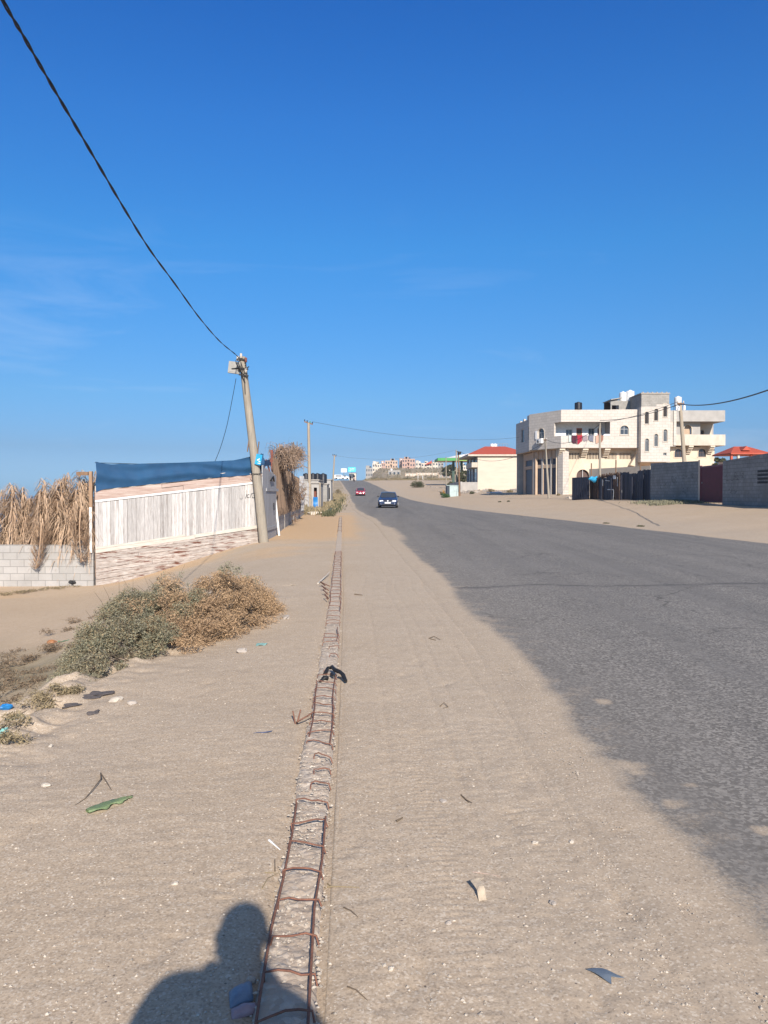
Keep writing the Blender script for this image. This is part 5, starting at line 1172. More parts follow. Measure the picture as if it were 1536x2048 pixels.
mb = MB(); mb.M = MT; mb.box(tx(1311.2), tx(1338.8), .0, .2, tz(813.5), tz(808.6)); part('tower_stone_step', mb, 'stone_mat')
mb = MB(); mb.M = MT; mb.prism([(.3, tz(924)-.01), (2.4, tz(924)-.01), (2.4, tz(931)), (1.4, tz(931))], tx(1284), tx(1334), 'x'); part('tower_soffit', mb, 'beige_soffit_mat')
mb = MB(); mb.prism([(X_(1262), Z_(930)), (X_(1284), Z_(936)), (X_(1284), zS-.01), (X_(1281), zS-.01)], .3, .9); part('stair_underside', mb, 'plaster_mat')
mb = MB(); mb.wall(X_(1284, 1.3), X_(1342, 1.3), -.4, Z_(922), 1.3, 1.5); part('ground_floor_wall', mb, 'plaster_mat')
# right wing (section F)
F0, F1 = X_(1339.3), X_(1449.4)
mb = MB(); mb.wall(F0+.003, F1, Z_(843), Z_(821), .1, .32); part('wing_fascia', mb, 'house_block_mat' if 0 else 'grey_plaster_mat'); mb = MB(); mb.box(F0-.6, F1, .32, 9, Z_(843), Z_(840)); part('wing_roof_slab', mb, 'concrete_mat')
rw_ = (X_(1367, 1.0), X_(1381.8, 1.0), Z_(868.8, 1), Z_(850.5, 1), .42)
M1 = Matrix.Translation((0, 1.0, 0)); mb = MB(); mb.M = M1; mb.wall(F0, X_(1399, 1), Z_(893), Z_(841), 0, .2, [rw_, (X_(1340.3, 1), X_(1342, 1), Z_(862, 1), Z_(853, 1))]); part('wing_upper_wall', mb, 'grey_plaster_mat')
mb = MB(); mb.M = M1; mb.box(rw_[0], rw_[1], .35, .4, rw_[2], rw_[3]); part('brick_infill', mb, 'beige_soffit_mat'); trim(M1, house, *rw_)
mb = MB(); mb.wall(X_(1399, 3.2), X_(1422, 3.2), Z_(893), Z_(841), 3.2, 3.4, [(X_(1400.5, 3.2), X_(1407, 3.2), Z_(868), Z_(856))]); part('wing_inner_wall', mb, 'gable_mat')
mb = MB(); mb.box(X_(1399, 1)-.2, X_(1399, 1), 1.2, 3.2, Z_(893), Z_(841)); mb.box(X_(1422, 3.2), X_(1422, 3.2)+.2, 3.2, 9, Z_(893), Z_(841)); part('wing_side_wall', mb, 'grey_plaster_mat')
mb = MB(); mb.wall(X_(1351), X_(1450), Z_(891), Z_(869.3), .05, .22); mb.box(X_(1450)-.2, X_(1450), .22, 3, Z_(891), Z_(869.3)); part('wing_parapet', mb, 'balcony_mat')
mb = MB(); mb.wall(F0+.003, X_(1351)-.003, Z_(893), Z_(843.2), .12, .3); mb.box(X_(1346), X_(1351.5), -.02, .118, Z_(891), Z_(821.5)); part('wing_column', mb, 'stone_mat')
mb = MB(); mb.box(X_(1351), X_(1450), .22, 3.3, Z_(891)-.02, Z_(891)+.16); part('wing_floor', mb, 'beige_soffit_mat')
lw1 = (X_(1348, 1), X_(1364.3, 1), Z_(914.7, 1), Z_(898, 1), .45); lw2 = (X_(1395.5, 1), X_(1411, 1), Z_(914, 1), Z_(897.5, 1), .45)
mb = MB(); mb.M = M1; mb.wall(F0-.2, X_(1428, 1), -.4, Z_(891)-.03, 0, .25, [lw1, lw2]); mb.box(X_(1428, 1)-.25, X_(1428, 1), .25, 9, -.4, Z_(891)-.03); part('wing_ground_wall', mb, 'plaster_mat')
for q in (lw1, lw2): winparts(M1, house, *q[:4], .45, mull=2, framemat='brown_mat', bars=5); trim(M1, house, *q, mat='plaster_mat')
for px in (1377, 1420):
    mb = MB(); x = X_(px)
    for k in range(5): mb.box(x, x+.5, -.05+k*.2, .999, Z_(891)-.18-k*.17, Z_(891)-.03-k*.17-.002*k)
    part('bracket', mb, 'plaster_mat')
mb = MB(); mb.tube([(X_(1380), -.02, Z_(871)), (X_(1384), -.1, Z_(876)), (X_(1383), -.05, Z_(879))], .05, 5); mb.tube([(X_(1380), -.02, Z_(871)), (X_(1380.5), -.1, Z_(879))], .05, 5); part('hanging_cloth', mb, 'green_mat') if 0 else None
# unfinished roof room
mb = MB(); mb.wall(X_(1220, 3), X_(1238, 3), zT-.1, Z_(801, 3), 3, 3.2, [(X_(1222.5, 3), X_(1236.5, 3), zT-.05, Z_(811, 3))]); mb.wall(X_(1238, 3), X_(1265, 3), zT-.1, Z_(802.7, 3), 3, 3.2); mb.wall(X_(1265, 3), X_(1282, 3), zT-.1, Z_(797, 3), 3, 3.2, [(X_(1269.5, 3), X_(1274, 3), Z_(814, 3), Z_(804, 3))]); part('roof_room_wall', mb, 'house_block_mat')
mb = MB(); mb.prism([(X_(1219, 3), Z_(801, 3)), (X_(1241, 3), Z_(797.5, 3)), (X_(1241, 3), Z_(796, 3)), (X_(1219, 3), Z_(799.4, 3))], 2.7, 6); mb.prism([(X_(1264, 3), Z_(796.8, 3)), (X_(1283, 3), Z_(789.5, 3)), (X_(1283, 3), Z_(788.2, 3)), (X_(1264, 3), Z_(795.5, 3))], 2.7, 6); part('roof_room_slab', mb, 'concrete_mat')
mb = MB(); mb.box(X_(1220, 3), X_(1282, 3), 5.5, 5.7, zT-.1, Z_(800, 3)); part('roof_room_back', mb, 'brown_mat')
# things on and at the house
tank('black water tank on the roof of the pale stone house', BO+Vector((X_(1155.6, 2), 2, Z_(819.5, 2))), .42, .82, MAT['tank_black_mat'])
mb = MB(); mb.box(-.5, .5, -.5, .5, 0, 1.0); tk = tank('left of the two white tanks on the unfinished roof room', BO+Vector((X_(1245, 3.6), 3.7, Z_(803.5, 3.6))), .42, 1.1, MAT['tank_white_mat'])
tank('right of the two white tanks on the unfinished roof room', BO+Vector((X_(1259, 3.4), 3.5, Z_(802.6, 3.4))), .49, 1.2, MAT['tank_white_mat'])
mb = MB(); mb.box(X_(1239, 3), X_(1264.5, 3), 3.22, 4.6, zT-.6, Z_(802.8, 3)); part('tank_plinth', mb, 'concrete_mat')
tank('single white water tank on the right wing of the house', BO+Vector((X_(1354.2, 2), 2, Z_(811.5, 2))), .40, 1.0, MAT['tank_white_mat'])
mb = MB()
for px in (1349, 1360):
    for yy_ in (1.7, 2.4): mb.tube([(X_(px, 2), yy_, Z_(821)-.15), (X_(px, 2), yy_, Z_(811.5, 2))], .03, 5)
mb.box(X_(1348, 2), X_(1361, 2), 1.65, 2.45, Z_(812.6, 2), Z_(811.7, 2)); part('tank_stand', mb, 'steel_mat')
acp = MBm @ Vector((LB-3.3, -.25, Z_(882.5, 3))); ac = thing('air_conditioner', 'white air conditioner unit under the arched window of the stone house', 'air conditioner', BO+acp, math.atan2(-4.9, 2.6))
mb = MB(); mb.box(-.42, .42, -.16, .16, -.27, .27); mb.build('casing', MAT['white_paint_mat'], ac); mb = MB(); mb.M = Matrix.Translation((-.1, -.165, 0)) @ Matrix.Rotation(R(90), 4, 'X'); mb.lathe([(.2, 0), (.21, .012), (.05, .014)], (0, 0, 0), 16); mb.build('fan', MAT['steel_mat'], ac); mb = MB(); mb.box(-.35, -.3, -.15, .25, -.33, -.272); mb.box(.3, .35, -.15, .25, -.33, -.272); mb.build('bracket', MAT['steel_mat'], ac)
mk('cloth_pale', (.50, .58, .55), .9); mk('cloth_maroon', (.075, .014, .03), .9, (.05, .01, .02)); mk('cloth_red', (.34, .015, .04), .9); mk('cloth_mauve', (.34, .27, .29), .9, (.2, .16, .18), 30); mk('cloth_slate', (.17, .18, .23), .9); mk('cloth_peach', (.52, .34, .26), .9, (.4, .25, .18), 20); mk('cloth_check', (.38, .22, .16), .9, (.16, .07, .05), 30)
for px0, px1, pyb0, pyb1, mt, lab in ((1136.5, 1141.5, 884, 886, 'cloth_pale', 'pale cloth hanging leftmost on the balcony line'), (1142, 1153, 885, 890, 'cloth_maroon', 'wide dark maroon towel hanging on the balcony'), (1153.5, 1163.5, 889, 884, 'cloth_red', 'bright red towel hanging beside the maroon one'),
    (1164, 1174, 881, 884, 'cloth_mauve', 'mauve grey patterned cloth hanging in the middle of the balcony'), (1175.5, 1186, 880, 886, 'cloth_slate', 'slate blue cloth hanging on the balcony'), (1190, 1199, 887, 886, 'cloth_peach', 'peach cloth hanging left of the slim pole'), (1200, 1205.5, 885, 882, 'cloth_check', 'small chequered cloth hanging right of the slim pole')):
    mb = MB(); x0, x1 = X_(px0), X_(px1); o = BO+Vector(((x0+x1)/2, -.06, zP+.03)); vs = []; n_ = 8
    for i in range(n_+1):
        t = i/n_; x = x0+(x1-x0)*t-(x0+x1)/2; zb = Z_(pyb0+(pyb1-pyb0)*t+1.2*math.sin(t*6))-zP
        for j in range(4): vs.append((x*(1-.08*j/3), -.03-.035*math.sin(t*9+j), zb*j/3))
    mb.add(vs, [(i*4+j, (i+1)*4+j, (i+1)*4+j+1, i*4+j+1) for i in range(n_) for j in range(3)], True)
    mb.add([(x0-(x0+x1)/2, -.03, 0), (x1-(x0+x1)/2, -.03, 0), (x1-(x0+x1)/2, .22, .01), (x0-(x0+x1)/2, .22, .01)], [(0, 1, 2, 3)])
    tag(mb.build('laundry', MAT[mt], loc=o), lab, 'laundry', 'washing hung over the balcony')
mb = MB(); mb.box(0, .9, -.02, .25, 0, .10); mb.box(.1, .7, -.05, .2, .1, .17); tag(mb.build('folded_bedding', MAT['white_paint_mat'], loc=BO+Vector((X_(1206), 0, zP+.01))), 'pale folded bedding resting on the right end of the balcony parapet', 'bedding')
# ------------------------------------------------------------------ yard fences in front of the house
def rowfence(name, label, cat, p0, p1, mat, build):
    d = Vector(p1)-Vector(p0); L = Vector((d.x, d.y, 0)).length; t = thing(name, label, cat, p0, math.atan2(d.y, d.x)); build(t, L, d.z); return t
f0 = base(1144.5, 999, 66); f1 = base(1178, 999, 63.5); f2 = base(1300, 999, 55)
def bf(t, L, dz):
    mb = MB(); mb.box(0, L, -.03, .03, -.2, 2.0); mb.build('gate_leaf', MAT['black_sheet_mat'], t); mb = MB()
    for k in range(7): x = L*(k+.5)/7; mb.box(x-.02, x+.02, -.05, -.032, -.1, 1.98)
    mb.build('ribs', MAT['black_sheet_mat'], t)
rowfence('sheet_gate', 'dark sheet metal gate under the arched doorway of the stone house', 'gate', f0-Vector((0, 0, .1)), f1-Vector((0, 0, .1)), None, bf)
f1b = base(1180, 999, 64); f1c = base(1196, 999, 62)
mb = MB(); R6 = random.Random(3); L_ = (f1c-f1b).length
bt = thing('brushwood_panel', 'dark brushwood panel under the blue bundle beside the slim pole', 'fence panel', f1b-Vector((0, 0, .1)), math.atan2(f1c.y-f1b.y, f1c.x-f1b.x)); 
for k in range(60): x = R6.uniform(0, L_); mb.tube([(x, R6.uniform(-.04, .04), 0), (x+R6.uniform(-.06, .06), R6.uniform(-.04, .04), R6.uniform(1.6, 2.0))], .02, 4, cap=False)
mb.build('sticks', MAT['brush_mat'], bt); mb = MB(); mb.box(0, L_, .05, .07, 0, 1.7); mb.build('backing', MAT['black_sheet_mat'], bt)
bl = P(1188, 958, 62.5); o = blob('plastic_bundle', 'bright blue plastic bundle on top of the brushwood panel', 'bundle', 1188, 1000, .40, .28, .24, MAT['lightblue_mat'], .1, seed=30, jag=.45, sub=3); o.location = bl
d = f2-f1c; LF = Vector((d.x, d.y, 0)).length; ft = thing('scrap_fence', 'long patched fence of dark scrap sheets in front of the stone house', 'fence', f1c-Vector((0, 0, .15)), math.atan2(d.y, d.x))
x = 0; k = 0
while x < LF-.1:
    w_ = min(R6.choice([.45, .7, .95, 1.2]), LF-x); h_ = 1.95+.42*x/LF+R6.uniform(-.14, .1); mb = MB(); y_ = R6.uniform(-.05, .05)
    n_ = max(2, int(w_/.12)); sl_ = d.z/LF
    for q in range(n_): xa = x+w_*q/n_; mb.box(xa, xa+w_/n_*.97, y_+(.012 if q % 2 else 0), y_+.03, sl_*x, sl_*x+h_+R6.uniform(-.04, .03))
    mb.build('sheet', MAT['brush_mat'] if (k in (1, 4)) else MAT['black_sheet_mat'], ft); x += w_; k += 1
for k in range(5): x = LF*(k+.5)/5; mb = MB(); mb.box(x-.05, x+.05, -.14, -.07, 0, R6.uniform(1.7, 2.1)); mb.build('post', MAT['black_sheet_mat'], ft)
for (xa, za, w_, h_) in ((LF*.36, 1.9, .4, .28), (LF*.42, 1.55, .06, .7), (LF*.28, .95, .9, .07), (LF*.22, 1.65, .7, .05), (LF*.12, 1.5, .1, .5), (LF*.5, .9, .1, .4), (LF*.34, .5, .08, .8)):
    mb = MB(); mb.cb((xa, -.09, za), (w_, .012, h_), 0, 0, R6.uniform(-.1, .1)); mb.build('pale_strip', MAT['tin_mat'], ft)
mb = MB()
for k in range(260):
    x = LF*.02+R6.random()*LF*.42; o = Vector((x, R6.uniform(-.1, .3), 1.9+.3*x/LF)); mb.tube([o, o+Vector((R6.uniform(-.25, .25), R6.uniform(-.1, .1), R6.uniform(.02, .32)))], .014, 3, cap=False)
mb.build('brushwood_top', MAT['brush_mat'], ft, uv=False)
for px, Y, hz, lab in ((1231, 62, 3.1, 'short brown stake standing behind the dark scrap fence'), (1280, 58, 2.5, 'small stake behind the right part of the scrap fence'), (1182, 66, 3.0, 'thin stake behind the arched doorway gate')):
    b_ = base(px, 990, Y); mb = MB(); mb.tube([(0, 0, 0), (.02, 0, hz)], .05, 6); tag(mb.build('stake', MAT['old_wood_mat'], loc=b_), lab, 'stake')
cw = base(1178, 990, 70); cw2 = base(1300, 990, 62); d = cw2-cw
mb = MB(); mb.wall(0, Vector((d.x, d.y, 0)).length, -.5, 2.05, 0, .2); t = thing('yard_wall', 'low cream yard wall behind the dark scrap fence', 'wall', cw+Vector((0, 0, .45)), math.atan2(d.y, d.x)); mb.build('wall', MAT['plaster_mat'], t)
# grey block walls, pillar and maroon gate
def bwall(label, px0, y0, px1, y1, z0top, z1top, mat='dark_block_mat', name='boundary_wall', pier=True):
    a_ = base(px0, 1000, y0); b_ = base(px1, 1000, y1); d = b_-a_; L = Vector((d.x, d.y, 0)).length; t = thing(name, label, 'wall', (a_.x, a_.y, 0), math.atan2(d.y, d.x)); mb = MB()
    zb = min(a_.z, b_.z)-.3; zt0 = P(px0, z0top, y0).z; zt1 = P(px1, z1top, y1).z
    mb.prism([(0, zb), (L, zb), (L, zt1), (0, zt0)], 0, .2); mb.build('blocks', MAT[mat], t); return t, L, a_, b_, zt0, zt1
# directions chosen parallel to the road
ya, yb = 55.0, 50.6; xa = (1300.5-768)/FPX*ya; xb = (1397-768)/FPX*yb
w1, L1, a1, b1_, _, _ = bwall('grey block yard wall with faint graffiti left of the maroon gate', 1300.5, 55.0, 1397, 47.3, 926.5, 922)
mb = MB(); mb.box(L1, L1+.22, -.03, .26, a1.z-.3, P(1397, 920, 47.3).z); mb.build('end_pier', MAT['plaster_mat'], w1)
def scrawl(n, x0, x1, z0, z1, seed, M=None, size=.2):
    r = random.Random(seed); out = []
    for k in range(n):
        x = x0+(x1-x0)*(k+.5)/n+r.uniform(-.05, .05); z = r.uniform(z0, z1); c = r.random()
        if c < .3: out.append(arc(x, z, size*r.uniform(.35, .6), r.uniform(150, 200), r.uniform(330, 380), 8, .6))
        elif c < .55: out.append([(x, z), (x+size*.15, z+size*r.uniform(.8, 1.7))])
        elif c < .75: out.append([(x, z), (x+size*.5, z+size*.1), (x+size*.9, z+size*.6)]); 
        else: out.append(arc(x, z, size*.35, 0, 300, 8)); out.append([(x-size*.5, z-size*.5), (x+size*.5, z-size*.55)])
        if r.random() < .4: out.append([(x+.02, z-size*.7), (x+.06, z-size*.7)])
    return out
g1 = strokes('graffiti', I4, scrawl(5, L1*.20, L1*.36, a1.z+.95, a1.z+1.1, 3, size=.30)+scrawl(4, L1*.44, L1*.58, a1.z+.9, a1.z+1.5, 4, size=.34)+scrawl(4, L1*.68, L1*.92, a1.z+1.4, a1.z+1.6, 5, size=.3)+scrawl(4, L1*.66, L1*.8, a1.z+.5, a1.z+.9, 6, size=.25), .035, mk('graffiti_mat', (.13, .13, .13), .9), w1)
p0 = base(1398.5, 1000, 47.0); p1 = base(1445, 1000, 43.3)
gt = thing('maroon_gate', 'maroon ribbed metal yard gate between two grey walls', 'gate', (p0.x, p0.y, p0.z), math.atan2(p1.y-p0.y, p1.x-p0.x)); GLn = (Vector((p1.x, p1.y, 0))-Vector((p0.x, p0.y, 0))).length; zt = P(1420, 931, 45.4).z-p0.z; mb = MB(); n_ = 26
for k in range(n_): x = .12+(GLn-.2)*k/n_; mb.box(x, x+(GLn-.2)/n_*.55, .05, .08, .08, zt-.1); mb.box(x+(GLn-.2)/n_*.55, x+(GLn-.2)/n_, .075, .09, .08, zt-.1)
mb.build('ribbed_panel', MAT['maroon_mat'], gt); mb = MB(); mb.box(0, .12, .02, .12, -.1, zt+.05); mb.box(GLn-.1, GLn, .02, .12, -.1, zt+.05); mb.box(.12, GLn-.1, .03, .11, zt-.1, zt); mb.box(.12, GLn-.1, .03, .11, .02, .08); mb.build('gate_frame', MAT['maroon_mat'], gt)
mb = MB(); mb.cb((.35, .03, 1.2), (.07, .04, .10)); mb.build('lock', MAT['steel_mat'], gt)
w2, L2_, a2, b2_, _, _ = bwall('long grey block yard wall with black stencilled writing right of the maroon gate', 1445, 43.3, 1640, 34.0, 922, 888)
g2 = strokes('graffiti', I4, scrawl(8, L2_*.02, L2_*.26, a2.z+1.3, a2.z+1.7, 13, size=.26)+scrawl(7, L2_*.07, L2_*.20, a2.z+.6, a2.z+.9, 14, size=.28), .035, MAT['graffiti_mat'], w2)
sx0 = L2_*.415
st = []
for r_ in range(4):
    z = a2.z+1.72-r_*.19; x = sx0
    for k in range(9):
        st += [[(x, z), (x+.08, z)], [(x+.02, z), (x+.02, z+.09+.03*((k*r_) % 2))], [(x+.07, z), (x+.07, z+.07)]]; x += .115
strokes('stencilled_writing', I4, st, .05, MAT['black_mat'], w2)
# gazebo with a red roof behind the wall
gz0 = P(1486.5, 915, 62); gzb = Hs(gz0.x, 62); gaz = thing('gazebo', 'red tiled hip roofed gazebo beyond the grey yard wall', 'gazebo', (gz0.x, 62, gzb)); s_ = 62/FPX; zE = P(0, 907.5, 62).z-gzb; zR = P(0, 894.6, 63.5).z-gzb
hx = 39*s_; mb = MB(); vs = [(-hx, -1.3, zE), (hx, -1.3, zE), (hx, 2.2, zE), (-hx, 2.2, zE), (-.55, .45, zR), (.55, .45, zR)]
mb.add(vs, [(0, 1, 5, 4), (1, 2, 5), (2, 3, 4, 5), (3, 0, 4)]); mb.box(-hx, hx, -1.3, 2.2, zE-.10, zE-.003); mb.build('roof', MAT['roof_red_mat'], gaz)
mb = MB(); mb.prism([(-.55, zE+.22), (.15, zE+.22), (-.2, zR-.05)], -1.0, .2); mb.build('roof_gable', MAT['roof_red_mat'], gaz)
for px in (1451.5, 1465, 1490.5, 1505, 1519):
    x = (px-1486.5)*s_; mb = MB(); mb.box(x-.08, x+.08, -1.1, -.9, 0, zE-.11); mb.build('column', MAT['roof_red_mat'] if px in (1451.5, 1490.5) else MAT['balcony_mat'], gaz)
mb = MB(); mb.box(-hx+.3, hx-.3, 1.6, 1.75, 0, zE-.6); mb.build('back_wall', MAT['gable_mat'], gaz)
# poles on the right
def rp_(label, pb, pt, Y, r0, mat='pole_mat', Yt=None):
    b_ = base(pb[0], pb[1], Y); t_ = P(pt[0], pt[1], Yt or Y); return upole('utility_pole', label, b_, t_, r0, r0*.72, MAT[mat])
pr1, dr1 = rp_('thick pale pole leaning in front of the grey graffiti wall', (1374.5, 1003), (1360, 805), 50, .155, 'pale_pole_mat')
pr2, dr2 = rp_('slim upright brown pole in front of the balcony with washing', (1200, 998), (1199.5, 846), 64, .11)
pr3, dr3 = rp_('slim brown pole leaning left in front of the dark shop fronts', (1098, 993), (1090, 878), 75, .12)
for t, d, off in ((pr1, dr1, .45), (pr3, dr3, .3)):
    mb = MB(); mb.cb(d*.985+Vector((0, -.1, 0)), (off, .08, .1), 0, 0, .1); mb.build('cross_arm', MAT['old_wood_mat'], t)
    for dx in (-off*.4, off*.4): mb = MB(); mb.lathe([(.02, 0), (.05, .03), (.03, .06), (.05, .09), (.02, .14)], d*.985+Vector((dx, -.1, .05)), 8); mb.build('insulator', MAT['cream_rail_mat'], t)
mb = MB(); mb.cb(dr1*.94+Vector((-.22, -.1, 0)), (.25, .15, .3)); mb.cb(dr1*.96+Vector((.22, -.1, -.1)), (.12, .1, .3)); mb.build('junction_box', MAT['white_paint_mat'], pr1)
pr4, dr4 = rp_('thin dark pole standing beside the pale blue kiosk', (919.5, 986), (916.5, 903), 112, .14, 'old_wood_mat')
mb = MB(); mb.cb(dr4*.99+Vector((.1, -.1, 0)), (.7, .12, .14), 0, 0, .15); mb.lathe([(.1, 0), (.22, .08), (.22, .25), (.1, .4)], dr4*.93+Vector((.15, -.15, 0)), 10); mb.build('transformer', MAT['black_mat'], pr4)
pr5, dr5 = rp_('thin pale pole just left of the dark pole by the kiosk', (913.5, 963), (912.5, 900), 150, .16, 'pale_pole_mat')
pr6, dr6 = rp_('thinnest grey pole left of the pale blue kiosk', (892.5, 975), (892, 914), 135, .10, 'pole_mat')
topw = lambda t, d: Vector(t.location)+d
cable('thick service cable running from the pale leaning pole out to the right edge', sag(topw(pr1, dr1)+Vector((0, 0, -.1)), P(1640, 738, 24), .45), .03)
cable('cable running left from the pale leaning pole towards the slim brown poles', sag(topw(pr1, dr1)+Vector((0, 0, -.1)), topw(pr2, dr2)+Vector((0, 0, .2)), .25), .022)
cable('second cable strung from the pale leaning pole past the stair tower', sag(topw(pr1, dr1)+Vector((0, 0, .1)), BO+Vector((X_(1190), -.05, Z_(846))), .3), .018)
cable('cable between the upright slim pole and the pole by the shop fronts', sag(topw(pr2, dr2)-Vector((0, 0, .1)), topw(pr3, dr3), .9), .022)
cable('cable crossing the road from the second left pole to the stone house', sag(topw(pole2, d2)+Vector((.3, 0, .1)), BO+Vector((X_(1034, 11), 10, Z_(875, 10))), .75), .013)
cable('cable crossing the road from the farthest left pole to the kiosk pole', sag(topw(pole3, d3), topw(pr5, dr5), 1.2), .016)
cable('low cable running past the red roofed house to the leaning brown pole', sag(topw(pr4, dr4)+Vector((.3, 0, 0)), topw(pr3, dr3)-Vector((0, 0, .3)), 1.6), .022)
# kiosk
kb_ = base(905, 988, 112); ks = 112/FPX; kio = thing('utility_kiosk', 'pale blue metal utility kiosk with a dark side door', 'kiosk', kb_-Vector((0, 0, .1)), .12)
mb = MB(); mb.box(-.42, .85, 0, 1.1, 0, 1.68); mb.build('cabinet', MAT['kiosk_mat'], kio); mb = MB(); mb.box(-.80, -.425, .03, 1.0, 0, 1.66); mb.build('side_door', MAT['kiosk_door_mat'], kio)
mb = MB(); mb.box(-.88, .92, -.08, 1.2, 1.685, 1.76); mb.build('lid', MAT['kiosk_mat'], kio); mb = MB(); mb.box(.2, .215, -.012, -.001, .1, 1.6); mb.box(.3, .36, -.03, -.001, .8, 1.0); mb.build('door_seam', MAT['steel_mat'], kio)
# weeds & rubble near the kiosk
bushy('bright green creeping weed at the foot of the kiosk', 888, 988, 110, 32, 11, 'leaf_bright_mat', 1500, .06, 70)
bushy('orange flowering bush behind the pale blue kiosk', 886, 977, 122, 16, 13, 'leaf_orange_mat', 900, .06, 71, stems=True)
bushy('round olive shrub alone on the sandy plain', 834, 973, 175, 34, 18, 'leaf_olive_mat', 2600, .10, 72)
bushy('dry tuft at the corner column of the stone house', 1117, 991, 80, 8, 8, 'dry_grass_mat', 500, .05, 73)
def rubble(label, spots, n, smin, smax, seed, mat='rubble_mat'):
    t = thing('rubble_heap', label, 'rubble', gp(*spots[0])); r = random.Random(seed); mb = MB(); o = Vector(t.location)
    for k in range(n):
        px, py = r.choice(spots); g = gp(px+r.uniform(-9, 9), py+r.uniform(-1.0, 1.0)); s = smin*(smax/smin)**(r.random()**2)
        mb.M = Matrix.Translation(g-o+Vector((0, 0, s*.15))) @ Matrix.Rotation(r.uniform(0, 3), 4, 'Z') @ Matrix.Rotation(r.uniform(-.5, .5), 4, 'X')
        q = [(x*s*r.uniform(.5, 1), y*s*r.uniform(.4, .8), z*s*r.uniform(.2, .45)) for z in (-1, 1) for y in (-1, 1) for x in (-1, 1)]
        mb.add(q, [(0, 2, 3, 1), (4, 5, 7, 6), (0, 1, 5, 4), (1, 3, 7, 5), (3, 2, 6, 7), (2, 0, 4, 6)])
    mb.build('stones', MAT[mat], t, uv=False); return t
rubble('low heap of pale rubble between the kiosk and the cream gable', [(925, 986), (935, 985), (948, 984), (940, 981)], 130, .08, .45, 80)
rubble('long bank of rubble along the foot of the cream gable wall', [(965, 980), (985, 981), (1005, 983), (1020, 982), (975, 983), (1035, 981)], 190, .08, .45, 81)
rubble('scattered pale stones on the sand left of the kiosk', [(845, 972), (862, 974), (876, 976), (885, 984)], 60, .08, .3, 82)
for px, py, Y, w_, h_, mt, lab, i in ((982, 979, 118, 16, 8, 'dry_grass_mat', 'dry weeds in the middle of the rubble by the cream gable', 90), (1020, 982, 112, 14, 7, 'dry_grass_mat', 'dry weeds at the right end of the rubble by the cream gable', 91), (944, 981, 116, 12, 6, 'leaf_olive_mat', 'dull green weeds near the terrace wall of the red roofed house', 92)):
    bushy(lab, px, py, Y, w_, h_, mt, 600, .06, i)
mb = MB(); mb.cb((0, 0, .12), (2.2, 1.0, .10), .2, .05, .04); mb.cb((.2, .1, .22), (1.6, .8, .06), .5, .1, -.04); tag(mb.build('scrap_board', MAT['tin_mat'], loc=gp(990, 987.5)), 'flat grey board lying on the sand before the cream gable', 'board')
gp_ = [(gp(1285+q*9, 1006+rnd.uniform(-4, 2)).x, gp(1285+q*9, 1006).y, 0, .7) for q in range(13)]+[(gp(1335, 1008).x+rnd.uniform(-1, 1), gp(1335, 1008).y+rnd.uniform(-1.2, 1.2), 0, .5) for _ in range(5)]
grass_obj('grass_patch', 'patch of thin dry green grass before the grey graffiti wall', gp_, 3600, .16, .02, MAT['leaf_green_mat'], 95, .5)
for px, py, lab, i in ((1280, 1053.5, 'dark dead weed lying on the sand at the far road edge', 3), (1212, 1048, 'small dead weed left of the larger one on the far road edge', 4), (1000, 1005, 'dark clump on the sand before the cream gable', 5), (1017, 1004, 'smaller dark clump right of the other on the sand', 6)):
    bushy(lab, px, py, gp(px, py).y, 16 if i < 5 else 8, 4, 'leaf_olive_mat', 500, .025, 200+i, name='dead_weed', cat='weed', base_=gp(px, py))
rubble('sand and earth heap beside the arched doorway gate', [(1150, 997), (1140, 996), (1158, 998)], 70, .08, .35, 83, 'sand' if 0 else 'stone_piece_mat')
# ------------------------------------------------------------------ red-roofed house
RO = Vector((15.8, 130, 2.3)); h2 = thing('house', 'cream gabled house with red hip roof and shaded shop front', 'house', RO)
W2 = 8.6; zw = CAMH+81*130/FPX-RO.z; 
mb = MB(); mb.box(0, W2, 0, .25, -.4, zw); mb.box(W2-.25, W2, .25, 14, -.4, zw); mb.box(0, W2-.25, 13.8, 14, -.4, zw); mb.build('gable_wall', MAT['gable_mat'], h2)
MSd, LS = frame((-.30, 14.0), (0, 0)); zu0 = CAMH+(990-927)*137/FPX-RO.z; zu1 = CAMH+(990-913)*137/FPX-RO.z; zl1 = CAMH+(990-938.5)*137/FPX-RO.z; zl0 = CAMH+(990-965)*137/FPX-RO.z
hs_ = [(.8, 4.2, zu0, zu1), (5.0, 8.3, zu0, zu1), (9.2, 12.6, zu0, zu1), (.8, 3.6, zl0, zl1), (4.3, 7.4, zl0, zl1), (8.3, 12.8, zl0, zl1)]
mb = MB(); mb.M = MSd; mb.wall(0, LS-.003, -.4, zw-.02, 0, .25, hs_); mb.build('shop_wall', MAT['grey_plaster_mat'], h2)
for h__ in hs_: winparts(MSd, h2, *h__, 0, mull=2, fw=.1)
mb = MB(); mb.M = MSd; mb.box(6.5, LS-.1, -1.0, -.002, zl1+.1, zu0-.1); mb.build('balcony', MAT['balcony_mat'], h2)
mb = MB(); mb.M = MSd; mb.box(0, LS+2.5, -3.2, -2.9, -.4, zl0-.02); mb.box(LS-1.5, LS+.0, -3.0, -.003, -.4, zl0-.05); mb.build('terrace_wall', MAT['grey_plaster_mat'], h2)
zr0, zr1 = zw, CAMH+(990-893.7)*137/FPX-RO.z; e = 1.35
mb = MB(); vs = [(-e-.35, -.5, zr0), (W2+.8, -.5, zr0), (W2+.8, 14.8, zr0), (-e-.6, 14.8, zr0), (2.0, 6.2, zr1), (5.6, 6.2, zr1), (5.6, 8, zr1), (2.0, 8, zr1)]
